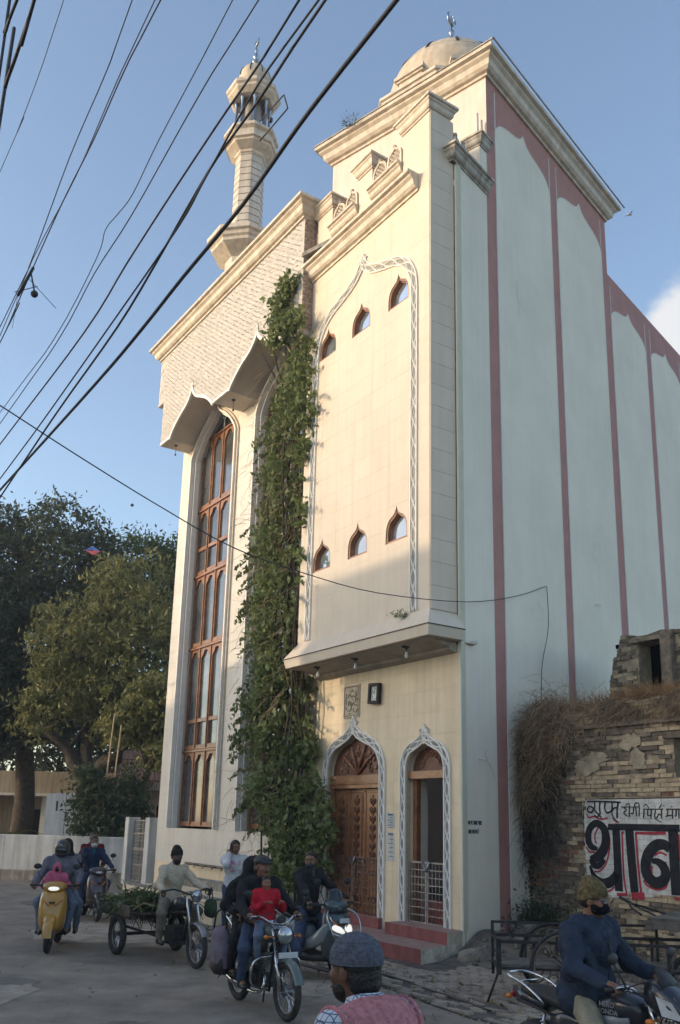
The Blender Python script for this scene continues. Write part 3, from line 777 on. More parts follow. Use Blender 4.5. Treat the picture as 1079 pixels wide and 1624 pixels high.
R_ = 1.78; zc = 20.92; prof = [(R_ * cos(radians(a)) * (1 if a >= 0 else .99), zc + R_ * 1.03 * sin(radians(a))) for a in range(-20, 91, 5)]
prof[-1] = (0, zc + R_)
mb = MB(); mb.lathe(prof, 64, T(DC[0], DC[1], 0)); dome = cpart('dome', mb, m_dome)
mb = MB()
for k in range(12):
    a = 2 * pi * k / 12 + .15
    mb.tube([(DC[0] + (R_ + .004) * cos(radians(e)) * cos(a), DC[1] + (R_ + .004) * cos(radians(e)) * sin(a), zc + (R_ + .004) * sin(radians(e))) for e in range(28, 84, 6)], [.05] * 10, 6)
mb.build('dome_rib', mat('brown_rib', (.045, .03, .025), .6, .1), dome)
mb = MB(); mb.torus((DC[0], DC[1], zc + R_ * sin(radians(28))), R_ * cos(radians(28)), .022, axis='Z', seg=48, rs=5); mb.build('dome_ring', m_trimD, dome)
def finial(parent, M, s, rz=None):
    p = [(.16, 0), (.2, .03), (.1, .1), (.05, .14), (.13, .2), (.15, .26), (.08, .33), (.04, .38), (.10, .44), (.11, .5), (.05, .57), (.03, .66), (.065, .72), (.065, .77), (.02, .83), (.015, .98), (0, .98)]
    f_ = MB(); f_.lathe([(a * s, b * s) for a, b in p], 16, M)
    o_ = f_.build('finial', m_silver, parent, rz=rz)
    c = MB(); r0 = .14 * s; zc_ = (.98 + .15) * s; pts = []; rr = []
    for k in range(19):
        a = radians(115 + 310 * k / 18); pts.append((r0 * cos(a), 0, zc_ + r0 * sin(a))); rr.append(.006 * s + .034 * s * sin(pi * k / 18))
    c.tube(pts, rr, 6, M)
    v = [(0, 0, zc_)] + [((.09 if k % 2 == 0 else .036) * s * sin(2 * pi * k / 10), -.01, zc_ + (.09 if k % 2 == 0 else .036) * s * cos(2 * pi * k / 10)) for k in range(10)]
    v += [(0, .02, zc_)]; c.add(v, [(0, k + 1, (k + 1) % 10 + 1) for k in range(10)] + [(11, (k + 1) % 10 + 1, k + 1) for k in range(10)], False, M)
    c.build('crescent_and_star', m_silver, parent, rz=rz)
finial(dome, T(DC[0], DC[1], 22.72), 1.28)
for o_ in bpy.data.objects:
    if o_.parent == dome and o_.name.startswith(('finial', 'crescent')): o_.rotation_euler = (0, 0, 0)
# ---------------- minaret
mnu, mnn = 11.3, -1.0
MN = T(mnu, mnn, 0); oa = radians(22.5)
mb = MB(); mb.lathe([(.5, 20.3), (.48, 23.4)], 8, MN, oa, False); mn = fpart('minaret', mb, m_shaft)
mb = MB(); 
for k in range(12): 
    z = 20.48 + k * .25; mb.lathe([(.49, z), (.508 - k * .0016, z), (.508 - k * .0016, z + .014), (.49, z + .014)], 8, MN, oa, False)
mb.build('course_joint', m_black, mn)
mb = MB(); mb.lathe([(.62, 16), (.62, 19.35), (1.08, 19.66), (1.08, 19.76), (1.15, 19.82), (1.15, 19.94), (1.24, 19.98), (1.24, 20.12), (.9, 20.28), (.5, 20.32)], 8, MN, oa, False); mb.build('base_ledge', m_ivory, mn)
mb = MB(); mb.lathe([(.47, 23.28), (.53, 23.32), (.53, 23.40), (.80, 23.58), (.80, 23.66), (.88, 23.68), (.88, 23.86), (.80, 23.9), (.80, 24.0), (.92, 24.06), (.92, 24.16), (.3, 24.18)], 8, MN, oa, False); bal = mb.build('balcony', m_ivory, mn)
mb = MB()
for k in range(8):
    a = oa + k * pi / 4; mb.lathe([(.07, 24.14), (.07, 24.22), (.045, 24.25), (.042, 25.35), (.07, 25.42), (.07, 25.5)], 10, MN @ T(.56 * cos(a), .56 * sin(a), 0))
mb.build('column', m_silver, mn)
mb = MB(); mb.lathe([(.28, 24.1), (.28, 25.5)], 10, MN); mb.build('lantern_core', m_metal, mn)
mb = MB(); mb.lathe([(.5, 25.5), (.70, 25.5), (.86, 25.66), (.86, 25.74), (.93, 25.80), (.93, 25.92), (.7, 25.98), (.5, 26.15), (0, 26.15)], 8, MN, oa, False); mb.build('lantern_roof', m_ivory, mn)
mb = MB(); mb.lathe([(.46, 26.0), (.48, 26.3)] + [(.54 * cos(radians(a)), 26.52 + .58 * sin(radians(a))) for a in range(-16, 90, 8)] + [(0, 27.1)], 32, MN); cd = fpart('cap_dome', mb, m_dome)
mb = MB()
for k in range(8):
    a = k * pi / 4; mb.tube([(mnu + (.545 * cos(radians(e)) * cos(a)), mnn + .545 * cos(radians(e)) * sin(a), 26.52 + .585 * sin(radians(e))) for e in range(0, 88, 12)], .022, 4)
mb.build('dome_rib', m_black, cd)
finial(mn, T(mnu, mnn, 27.05), 1.0)
mb = MB(); q = [(mnu - .75, mnn + .1, 24.3), (mnu - 1.75, mnn - .2, 24.75), (mnu - 1.95, mnn - .25, 24.1), (mnu - .8, mnn + .1, 23.5)]
mb.tube([q[0], q[1]], .02, 5); mb.tube([q[1], q[2]], .025, 5); mb.tube([q[2], q[3]], .025, 5); mb.cbox((mnu - 1.3, mnn, 24.0), (.1, .1, .14)); mb.build('speaker_bracket', m_black, mn)
# ---------------- clock and inscribed plaque
clk = thing('wall_clock', 'small square clock in a dark frame hung beside the carved plaque', 'clock', WF(2.44, .02, 4.52), ROTF)
mb = MB(); mb.prism([(-.17, -.2), (.17, -.2), (.17, .2), (-.17, .2)], 0, .08, holes=[[(-.11, -.14), (.11, -.14), (.11, .14), (-.11, .14)]], M=RY(radians(-4))); mb.build('clock_frame', m_black, clk, bevel=.008)
mb = MB(); mb.box(-.115, .115, .02, .035, -.145, .145, RY(radians(-4))); mb.build('clock_face', mat('clock_face', (.62, .66, .62), .4, .05, 3, 0), clk)
mb = MB(); mb.tube([(0, .04, 0), (.05, .04, .05)], .006, 4); mb.tube([(0, .04, 0), (-.02, .04, .1)], .005, 4)
for k in range(12): mb.cbox((.085 * sin(k * pi / 6), .038, .115 * cos(k * pi / 6)), (.012, .006, .016))
mb.build('hand', m_black, clk)
pq = fpart('inscribed_plaque', MB().box(3.0, 3.55, -.002, .022, 4.12, 4.78), mat('plaque_stone', (.56, .47, .34), .7, .08, 6, .2))
mb = MB(); band(mb, [(3.52, 4.15), (3.52, 4.75), (3.03, 4.75), (3.03, 4.15), (3.52, 4.15)], 0, .015, .022, .03)
S_ = [[(3.48, 4.35), (3.42, 4.28), (3.32, 4.26), (3.27, 4.33), (3.28, 4.44)], [(3.45, 4.40), (3.45, 4.62)], [(3.38, 4.36), (3.34, 4.46), (3.30, 4.37), (3.24, 4.36), (3.2, 4.42), (3.14, 4.36), (3.07, 4.36)],
      [(3.18, 4.3), (3.18, 4.24), (3.1, 4.22), (3.06, 4.28)], [(3.12, 4.42), (3.11, 4.65)], [(3.40, 4.52), (3.34, 4.6), (3.26, 4.53), (3.20, 4.56), (3.15, 4.52), (3.07, 4.58)],
      [(3.3, 4.62), (3.24, 4.68), (3.2, 4.63)], [(3.36, 4.2), (3.3, 4.2)], [(3.22, 4.47), (3.2, 4.49)], [(3.27, 4.28), (3.25, 4.29)], [(3.08, 4.46), (3.05, 4.5)]]
for st_ in S_: mb.tube([(x, .026, z) for x, z, _ in smooth_pts([(a, b, 0) for a, b in st_], 3)], .011, 5)
mb.build('arabic_lettering', mat('engraved_letters', (.27, .22, .16), .8, .1), pq)
# torn paper notices between the doors
mb = MB(); m_paper = mat('torn_paper', (.58, .60, .58), .9, .12, 20, .1, streak=.3)
pp = [(1.96, 2.12, .0), (1.95, 1.66, .02)]
for i, (x, z, a) in enumerate(pp):
    n_ = MB(); ww_ = .12; hh = (.15, .26)[i]
    poly = [(x - ww_ + random.uniform(-.02, .02), z - hh), (x, z - hh + random.uniform(-.03, .03)), (x + ww_ - .02, z - hh), (x + ww_ + random.uniform(-.03, .0), z), (x + ww_, z + hh), (x - ww_ + .02, z + hh - .02), (x - ww_, z)]
    n_.prism(poly, .002, .006); po = n_.build('paper_notice', m_paper, mosque)
    l_ = MB()
    for k in range(6): 
        zz = z + hh - .06 - k * hh / 3.4; l_.box(x - ww_ + .04, x + ww_ - .05 - .04 * (k % 2), .006, .008, zz, zz + (.03 if k == 0 else .012))
    l_.build('printed_lines', mat('blue_black_print', (.10, .14, .20), .8, .3, 30, 0), po)
# small painted notice on the side wall, letter shapes drawn as strokes with a head line
def strokes(parent, name, items, m, y=.0, wd=.02, rz=None, yoff=.002):
    mb_ = MB()
    for st_ in items:
        pts = st_[0]; wds = st_[1] if len(st_) > 1 else wd
        P2 = smooth_pts([(a, b, 0) for a, b in pts], 5) if len(pts) > 2 else [(a, b, 0) for a, b in pts]
        n_ = len(P2); ws = [(wds if not isinstance(wds, (list, tuple)) else wds[min(len(wds) - 1, int(i / max(1, n_ - 1) * (len(wds) - 1)))] * (1 - ((i / max(1, n_ - 1) * (len(wds) - 1)) % 1)) + wds[min(len(wds) - 1, int(i / max(1, n_ - 1) * (len(wds) - 1)) + 1)] * ((i / max(1, n_ - 1) * (len(wds) - 1)) % 1)) for i in range(n_)]
        vs = []
        for i in range(n_):
            a = P2[max(0, i - 1)]; b = P2[min(n_ - 1, i + 1)]; tx, tz = b[0] - a[0], b[1] - a[1]; l = hypot(tx, tz) or 1
            nx, nz = -tz / l * ws[i] / 2, tx / l * ws[i] / 2
            for s in (1, -1):
                vs += [(P2[i][0] + nx * s, y, P2[i][1] + nz * s), (P2[i][0] + nx * s, y - yoff, P2[i][1] + nz * s)]
        fs = []
        for i in range(n_ - 1):
            o_ = i * 4; p_ = o_ + 4
            fs += [(o_, o_ + 2, p_ + 2, p_), (o_ + 1, p_ + 1, p_ + 3, o_ + 3), (o_, p_, p_ + 1, o_ + 1), (o_ + 2, o_ + 3, p_ + 3, p_ + 2)]
        fs += [(0, 1, 3, 2), (n_ * 4 - 4, n_ * 4 - 2, n_ * 4 - 1, n_ * 4 - 3)]
        mb_.add(vs, fs)
    return mb_.build(name, m, parent, rz=rz)
GL = {'ya': [[(0, .5), (0, .3), (.12, .25), (.3, .35)], [(.3, .8), (.3, 0)], [(.0, .8), (.1, .6), (0, .5)]], 'ha': [[(.1, .8), (.1, .6), (.3, .55), (.05, .4), (.25, .3), (.1, .1)]], 'aa': [[(.15, .8), (.15, 0)]],
      'pa': [[(.05, .8), (.05, .4), (.2, .35), (.3, .45)], [(.3, .8), (.3, 0)]], 'ra': [[(.05, .8), (.2, .6), (.05, .5), (.25, .05)]], 'i': [[(.1, .8), (.25, .6), (.05, .45), (.25, .3), (.1, .0)]],
      'sh': [[(.1, .75), (.2, .6), (.05, .45), (.18, .1)], [(.32, .8), (.32, 0)]], 'ta': [[(.3, .35), (.1, .35), (.1, .05)], [(.3, .8), (.3, 0)]], 'la': [[(.0, .15), (.08, .45), (.17, .2), (.3, .45)], [(.3, .8), (.3, 0)]],
      'ga': [[(.1, .8), (.1, .3), (.0, .25)], [(.3, .8), (.3, 0)]], 'na': [[(.0, .35), (.12, .4), (.3, .4)], [(.3, .8), (.3, 0)]], 'sa': [[(.05, .8), (.15, .6), (.05, .45), (.2, .1)], [(.1, .4), (.3, .4)], [(.3, .8), (.3, 0)]],
      'ma': [[(.05, .8), (.05, .3), (.0, .2), (.1, .35), (.3, .35)], [(.3, .8), (.3, 0)]], 'ai': [[(.15, .6), (.3, .5), (.1, .3), (.25, .05)], [(.2, .8), (.05, 1.05)], [(.22, .8), (.15, 1.1)]], 'e': [[(.2, .8), (.02, 1.05)]], 'Ta': [[(.2, .8), (.2, .6), (.05, .4), (.15, .1), (.3, .2)]],
      'kha': [[(.0, .8), (.12, .6), (.0, .5), (.15, .1)], [(.2, .4), (.3, .45)], [(.38, .8), (.38, 0)]]}
lines = [[['ya', 'ha', 'aa'], ['pa', 'ra'], ['i', 'sh', 'ta', 'ha', 'aa', 'ra'], ['pa', 'aa', 'sa', 'Ta', 'ra']], [['la', 'ga', 'aa', 'na', 'aa'], ['sa', 'kha', 'ta'], ['ma', 'na', 'aa'], ['ai']]]
it = []
sc = .078
for li, words in enumerate(lines):
    x = .20; z = 2.08 - li * .145
    for wd_ in words:
        x0 = x
        for g_ in wd_:
            for st_ in GL[g_]: it.append(([(x + a * sc, z + b * sc) for a, b in st_], .011))
            x += (.2 if g_ in ('aa', 'e') else .36) * sc * .86
        it.append(([(x0 - .004, z + .8 * sc), (x, z + .8 * sc)], .011)); x += .028
strokes(mosque, 'painted_notice', it, mat('dark_green_paint', (.035, .09, .085), .8, .2, 20, 0), y=.008, rz=RCF, yoff=.004)
# painted sign strokes: points (along wall, height) in metres, widths
BLK = [([(1.437, 2.522), (1.788, 2.517), (2.147, 2.502)], [0.0266]), ([(1.59, 2.511), (1.599, 2.435), (1.518, 2.338), (1.435, 2.364), (1.478, 2.435), (1.556, 2.409), (1.642, 2.322), (1.728, 2.253)], [0.0274]), ([(1.716, 2.51), (1.697, 2.409), (1.705, 2.322), (1.638, 2.261), (1.584, 2.295)], [0.0274]), ([(1.827, 2.51), (1.808, 2.409), (1.854, 2.332), (1.955, 2.375), (1.968, 2.509)], [0.0274]), ([(1.953, 2.341), (2.012, 2.41), (2.087, 2.41)], [0.0253]), ([(2.098, 2.509), (2.068, 2.376), (2.06, 2.248)], [0.0316]), ([(1.952, 2.324), (1.99, 2.239), (2.073, 2.18)], [0.019]), ([(2.153, 2.427), (2.509, 2.427)], [0.0148]), ([(2.205, 2.419), (2.255, 2.376), (2.2, 2.334), (2.27, 2.275)], [0.019]), ([(2.321, 2.419), (2.303, 2.267)], [0.019]), ([(2.239, 2.453), (2.305, 2.486), (2.322, 2.427)], [0.0148]), ([(2.405, 2.419), (2.388, 2.327), (2.34, 2.326)], [0.019]), ([(2.446, 2.419), (2.453, 2.277)], [0.019]), ([(2.426, 2.427), (2.44, 2.486), (2.511, 2.469), (2.502, 2.278)], [0.019]), ([(2.588, 2.391), (2.966, 2.392)], [0.0148]), ([(2.601, 2.436), (2.654, 2.469), (2.709, 2.391)], [0.0148]), ([(2.604, 2.391), (2.588, 2.254)], [0.0211]), ([(2.678, 2.386), (2.672, 2.296), (2.722, 2.296)], [0.019]), ([(2.745, 2.391), (2.729, 2.247)], [0.0211]), ([(2.828, 2.379), (2.801, 2.28), (2.843, 2.264), (2.882, 2.314), (2.92, 2.298)], [0.019]), ([(2.937, 2.392), (2.926, 2.249)], [0.019]), ([(2.798, 2.248), (2.855, 2.216), (2.922, 2.192)], [0.0127]), ([(2.889, 2.403), (2.943, 2.469)], [0.0148]), ([(2.98, 2.452), (2.989, 2.441)], [0.0211]), ([(3.024, 2.392), (3.271, 2.393)], [0.0148]), ([(3.053, 2.388), (3.04, 2.299), (3.006, 2.282), (3.085, 2.299), (3.133, 2.3)], [0.019]), ([(3.14, 2.393), (3.129, 2.251)], [0.0211]), ([(3.124, 2.441), (3.135, 2.431)], [0.0211]), ([(3.206, 2.388), (3.199, 2.3), (3.17, 2.292)], [0.019]), ([(3.257, 2.393), (3.246, 2.253)], [0.019]), ([(1.619, 1.734), (1.497, 1.764), (1.428, 1.865), (1.456, 2.04), (1.576, 2.147), (1.698, 2.132), (1.792, 2.03), (1.796, 1.843), (1.716, 1.687), (1.577, 1.587), (1.452, 1.564)], [0.0527, 0.116, 0.1308, 0.1266, 0.116, 0.1308, 0.1582, 0.1688, 0.1793, 0.1582, 0.0844]), ([(1.439, 1.452), (1.519, 1.286), (1.664, 1.185), (1.817, 1.196), (1.94, 1.27), (1.999, 1.365)], [0.0316, 0.0949, 0.1582, 0.1688, 0.1688, 0.1266]), ([(1.452, 1.555), (1.514, 1.473), (1.636, 1.462), (1.753, 1.569)], [0.0633, 0.1055, 0.1055, 0.0844]), ([(2.023, 2.078), (2.023, 1.565), (2.024, 1.078)], [0.1519, 0.1519, 0.1604]), ([(1.862, 2.1), (2.568, 2.103), (3.248, 2.102)], [0.1013, 0.1055, 0.1097]), ([(2.292, 2.075), (2.307, 1.579), (2.335, 1.085)], [0.1646, 0.1604, 0.1561]), ([(3.046, 1.788), (2.945, 1.848), (2.787, 1.826), (2.639, 1.691), (2.576, 1.511), (2.605, 1.352), (2.746, 1.258), (2.894, 1.307), (2.941, 1.42), (2.892, 1.527), (2.789, 1.586), (2.7, 1.582)], [0.1477, 0.1582, 0.1793, 0.1899, 0.1941, 0.1857, 0.1793, 0.173, 0.1688, 0.1519, 0.1055, 0.0633]), ([(3.126, 2.092), (3.117, 1.602), (3.115, 1.097)], [0.1793, 0.1793, 0.1793])]
RED = [([(1.414, 2.311), (1.456, 2.25), (1.571, 2.269), (1.659, 2.235), (1.748, 2.227), (1.86, 2.246)], [0.0169]), ([(1.968, 2.238), (2.03, 2.188), (2.094, 2.181)], [0.0169]), ([(1.372, 1.759), (1.436, 1.684), (1.56, 1.68)], [0.019]), ([(1.65, 2.079), (1.577, 1.974), (1.575, 1.87), (1.602, 1.819)], [0.019]), ([(1.839, 2.083), (1.883, 1.913), (1.86, 1.709), (1.77, 1.486), (1.631, 1.369), (1.531, 1.363)], [0.019]), ([(1.425, 1.28), (1.486, 1.165), (1.636, 1.074), (1.809, 1.062), (1.932, 1.137)], [0.019]), ([(2.126, 2.012), (2.179, 2.014)], [0.0253]), ([(2.142, 2.004), (2.134, 1.323), (2.177, 1.032)], [0.0211]), ([(2.408, 2.011), (2.987, 2.025)], [0.0295]), ([(2.418, 2.011), (2.427, 1.536), (2.456, 1.086)], [0.0253]), ([(2.756, 1.672), (2.858, 1.725), (2.981, 1.69)], [0.0211]), ([(2.696, 1.517), (2.682, 1.405), (2.72, 1.311)], [0.0211]), ([(2.945, 1.593), (2.982, 1.453), (2.96, 1.295), (2.915, 1.198), (2.758, 1.156), (2.585, 1.207), (2.52, 1.283)], [0.0211]), ([(1.978, 1.025), (2.188, 1.033)], [0.0338]), ([(2.269, 1.023), (2.523, 1.04)], [0.0717]), ([(3.215, 2.014), (3.209, 1.606)], [0.0295]), ([(3.083, 1.048), (3.165, 1.047)], [0.0295])]
PLATE = [(1.386, 2.559), (2.415, 2.565), (3.285, 2.572), (3.869, 2.568), (3.74, 1.071), (3.164, 1.035), (2.671, 1.039), (2.308, 0.997), (1.953, 0.966), (1.651, 0.959), (1.451, 0.951), (1.367, 1.217), (1.328, 1.793), (1.349, 2.391)]
# overhead cables: radius, points in metres
WIRES = [(0.024, [(3.66, 0.31, 8.37), (0.34, 5.3, 8.08), (-0.12, 5.99, 8.04), (-0.48, 6.51, 7.97), (-1.05, 7.36, 7.82), (-1.82, 8.5, 7.77), (-2.46, 9.45, 7.7), (-3.38, 10.8, 7.65), (-6.17, 14.93, 7.68), (-14.01, 26.53, 7.76)]), (0.016, [(3.1, 0.8, 9.1), (-0.22, 5.77, 8.58), (-0.54, 6.25, 8.53), (-0.88, 6.75, 8.44), (-1.34, 7.43, 8.4), (-1.73, 8.02, 8.26), (-2.13, 8.61, 8.06), (-2.8, 9.6, 7.8), (-4.09, 11.5, 7.57), (-5.75, 13.95, 7.18), (-13.54, 25.44, 5.35)]), (0.014, [(2.86, 1.46, 10.2), (-0.48, 6.35, 9.22), (-0.89, 6.95, 9.1), (-1.37, 7.66, 9.06), (-2.07, 8.7, 8.96), (-2.82, 9.8, 8.8), (-3.7, 11.1, 8.58), (-6.24, 14.86, 8.53), (-14.08, 26.46, 8.38)]), (0.012, [(3.1, 0.72, 8.57), (-0.27, 5.68, 8.47), (-0.61, 6.18, 8.46), (-0.92, 6.63, 8.4), (-1.44, 7.4, 8.13), (-1.8, 7.93, 7.94), (-3.0, 9.71, 7.74), (-4.48, 11.89, 7.51), (-5.66, 13.64, 7.39), (-13.47, 25.23, 6.6)]), (0.008, [(2.56, 1.17, 9.41), (-0.81, 6.12, 8.95), (-1.47, 7.09, 8.86), (-2.43, 8.51, 8.56), (-3.11, 9.51, 8.47), (-3.87, 10.64, 8.21), (-5.56, 13.14, 8.14), (-13.4, 24.74, 7.82)]), (0.007, [(2.14, 1.99, 11.15), (-1.15, 6.8, 9.71), (-1.56, 7.4, 9.53), (-2.16, 8.3, 9.33), (-2.55, 8.87, 9.1), (-2.84, 9.3, 9.14), (-3.06, 9.61, 9.16), (-3.22, 9.86, 8.91), (-4.15, 11.23, 8.55), (-5.82, 13.7, 8.6), (-13.66, 25.3, 8.83)]), (0.009, [(1.53, 1.69, 9.81), (-1.8, 6.68, 9.56), (-2.34, 7.49, 9.52), (-2.84, 8.22, 9.28), (-3.44, 9.11, 9.16), (-4.12, 10.12, 8.9), (-4.75, 11.04, 8.57), (-4.93, 11.31, 8.53), (-12.64, 22.87, 6.82)]), (0.007, [(1.4, 1.91, 10.67), (-1.9, 6.83, 9.72), (-2.49, 7.71, 9.55), (-3.18, 8.73, 9.21), (-4.08, 10.06, 9.09), (-4.97, 11.38, 8.69), (-12.56, 22.64, 5.28)]), (0.008, [(0.65, 3.08, 13.23), (-2.32, 7.46, 10.41), (-2.72, 8.05, 10.03), (-3.4, 9.06, 9.74), (-4.24, 10.3, 9.06), (-5.01, 11.43, 8.85), (-12.8, 22.87, 6.72)]), (0.006, [(-0.26, 3.66, 13.54), (-3.37, 8.29, 11.32), (-3.86, 9.02, 10.97), (-4.46, 9.91, 10.78), (-4.92, 10.59, 10.77), (-12.76, 22.19, 10.6)]), (0.022, [(-0.43, 3.14, 13.63), (-2.98, 6.65, 9.48), (-3.06, 6.76, 9.35), (-3.2, 6.98, 9.35), (-3.33, 7.16, 9.25), (-3.53, 7.46, 9.19), (-3.55, 7.49, 8.84), (-4.35, 8.68, -5.09)]), (0.02, [(0.26, 1.96, 10.13), (-3.22, 6.83, 9.67), (-3.37, 7.04, 9.65), (-3.48, 7.2, 9.55), (-3.5, 7.24, 9.2), (-4.29, 8.83, -4.69)])]
DROP = [(-3.62, 8.03, 6.11), (-3.49, 8.19, 6.07), (-2.91, 8.9, 5.86), (-2.19, 9.8, 5.63), (-1.4, 10.77, 5.43), (-0.56, 11.8, 5.41), (0.54, 13.17, 5.5), (2.19, 15.2, 5.9), (3.38, 16.68, 6.41), (4.19, 17.67, 6.89)]
# ================================================================ ground, road, pavement
m_ground = mat('dusty_earth', (.20, .175, .14), .95, .2, 1.2, .5, 25, col2=(.13, .11, .09))
m_road = mat('worn_asphalt', (.33, .275, .215), .9, .2, 1.5, 1.0, 40, col2=(.165, .14, .112))
m_paver = mat('worn_concrete_paver', (.36, .30, .235), .9, .2, 3, .5, 30, rnd=.16, col2=(.20, .165, .13))
m_dust = mat('pavement_bed', (.12, .10, .085), .95, .25, 3, .5, 30)
def sheet(name, pts, z, m, kind='structure', th=0.0, **k):
    mb_ = MB(); v = [Vector((p[0], p[1], z)) for p in pts]
    tr = tessellate_polygon([v]); mb_.add([tuple(p) for p in v], [tuple(t) for t in tr]); return mb_.build(name, m, kind=kind, **k)
sheet('ground', [(-300, -300), (300, -300), (300, 500), (-300, 500)], -.012, m_ground)
rp = [WF(-30, 3.3), WF(-3.4, 3.0), WF(-1.5, 2.7), WF(0, 2.75), WF(4, 2.9), WF(8, 2.6), WF(13, 1.9), WF(16, 1.2), (-7.6, 29.9), (-13, 30.4), (-60, 32), (-60, 12), WF(30, 22), WF(-30, 22)]
sheet('road', [(p[0], p[1]) for p in rp], 0.0, m_road)
# repaired patches and the broken edge groove
for k, (x, y, rx, ry, cc) in enumerate(((-1.6, 9.2, 1.1, .9, 0), (-3.9, 17.5, 1.6, 1.5, 1), (-.4, 12.3, .9, .6, 1), (-5.6, 24.0, 2.2, 2.4, 0), (-4.6, 11.2, 1.0, 1.3, 1), (.9, 8.2, .8, .7, 0))):
    g_ = random.Random(k + 9); pts = [(x + rx * math.copysign(abs(cos(a)) ** .6, cos(a)) * g_.uniform(.85, 1.12), y + ry * math.copysign(abs(sin(a)) ** .6, sin(a)) * g_.uniform(.85, 1.12)) for a in [2 * pi * i / 30 for i in range(30)]]
    sheet('road_patch', pts, .0022 + .0004 * k, (mat('fresh_tar_patch', (.20, .172, .14), .9, .25, 4, .9, 40), mat('dusty_pale_patch', (.37, .315, .25), .92, .2, 3, .9, 40))[cc])
for (a0, b0) in (((-1.2, 2.72), (-3.6, 3.04)), ((-.6, 2.2), (-3.4, 2.62)), ((3.8, 2.9), (-1.2, 2.74))):
    g_ = random.Random(int(a0[0] * 10)); mb = MB(); mb.tube([(*WF(a0[0] + (b0[0] - a0[0]) * i / 12 , a0[1] + (b0[1] - a0[1]) * i / 12 + g_.uniform(-.03, .03)).xy, .03 if a0[1] < 2.5 else .006) for i in range(13)], [g_.uniform(.006, .016) for i in range(13)], 5); mb.build('edge_groove', mat('dirt_filled_groove', (.07, .06, .05), .95, .2), kind='structure')
# cracks and patches on the road
mb = MB(); R0 = random.Random(3)
for k in range(9):
    x, y = R0.uniform(-6, 1.5), R0.uniform(6, 22); a = R0.uniform(0, 6.28); pts = []
    for q in range(9): pts.append((x, y)); a += R0.uniform(-.6, .6); x += .14 * cos(a); y += .22 * sin(a)
    for i in range(8):
        (x0, y0), (x1, y1) = pts[i], pts[i + 1]; l = hypot(x1 - x0, y1 - y0); nx, ny = -(y1 - y0) / l * .006, (x1 - x0) / l * .006
        mb.add([(x0 - nx, y0 - ny, .004), (x0 + nx, y0 + ny, .004), (x1 + nx, y1 + ny, .004), (x1 - nx, y1 - ny, .004)], [(0, 1, 2, 3)])
mb.build('road_crack', mat('tar_crack', (.14, .125, .10), .9, .2), kind='structure')
for k, (x, y, rx, ry) in enumerate(((-3.0, 14.0, 1.0, .35), (-1.2, 14.5, 1.2, .25), (-4.4, 12.2, .8, .3), (.1, 9.0, 1.3, .5), (-3.2, 8.2, .9, .4))):
    pts = [(x + rx * cos(a) * R0.uniform(.7, 1.15), y + ry * sin(a) * R0.uniform(.7, 1.15)) for a in [2 * pi * i / 22 for i in range(22)]]
    sheet('road_stain', pts, .003 + .0005 * k, mat('dark_road_stain', (.185, .162, .132), .8, .15, 3, .3, 60))
pv = MB(); pv.add([tuple(WF(u, n, .0045)) for u, n in ((-9, -.6), (-9, 3.1), (-3.4, 2.98), (-1.5, 2.68), (0, 2.73), (5.0, 2.85), (5.0, .0), (0, -.3))], [(0, 1, 2, 3, 4, 5, 6, 7)])
pvo = pv.build('pavement', m_dust, kind='structure', fix=False)
RP = random.Random(11); cnt = []
for j in range(-2, 34):
    for i in range(-44, 20):
        u = i * .225 + (.11 if j % 2 else 0); n = -.4 + j * .1
        lim = 2.62 + (.12 if u > 0 else .1 * -u)
        if n > lim or u > 4.8 or u < -7.5: continue
        if n < .0 and u > -.9: continue
        if (u > -.75 - n * .28 + .1) and n < 1.45: continue
        if RP.random() < .06 or (n > 2.2 and RP.random() < .35): continue
        cnt.append((u, n))
cnt.sort(key=lambda q: (WF(*q) - Vector((0, 0, 0))).length)
vis = [q for q in cnt if abs(WF(*q).x / WF(*q).y) < .40 and WF(*q).y > 9.0]
single = set(vis[:290]); rest = MB()
def paver_mb(u, n):
    m_ = MB(); z = RP.uniform(.016, .034); t = RP.uniform(-.006, .006); s_ = .018
    P = [(-.106, -.040), (-.05, -.058), (0, -.036), (.05, -.058), (.106, -.040), (.106, .030), (.05, .012), (0, .034), (.05 - .1, .012), (-.106, .030)]
    P = [(-.106, -.034), (-.053, -.05), (0, -.034), (.053, -.05), (.106, -.034), (.106, .048), (.053, .032), (0, .048), (-.053, .032), (-.106, .048)]
    v = [(u + x, n + y, .002) for x, y in P] + [(u + x * .97, n + y * .96, z + t * (x / .1)) for x, y in P]; k = len(P)
    m_.add(v, [tuple(range(k, 2 * k))] + [(i_, (i_ + 1) % k, (i_ + 1) % k + k, i_ + k) for i_ in range(k)]); return m_
pr = None
for q in cnt:
    m_ = paver_mb(*q)
    if q in single:
        o_ = m_.build('paver', m_paver, pvo, fix=False); o_.location = K0; o_.rotation_euler = (0, 0, ROTF)
    else: rest.add(m_.v, m_.f)
o_ = rest.build('pavers', m_paver, pvo, kind='stuff', fix=False); o_.location = K0; o_.rotation_euler = (0, 0, ROTF)
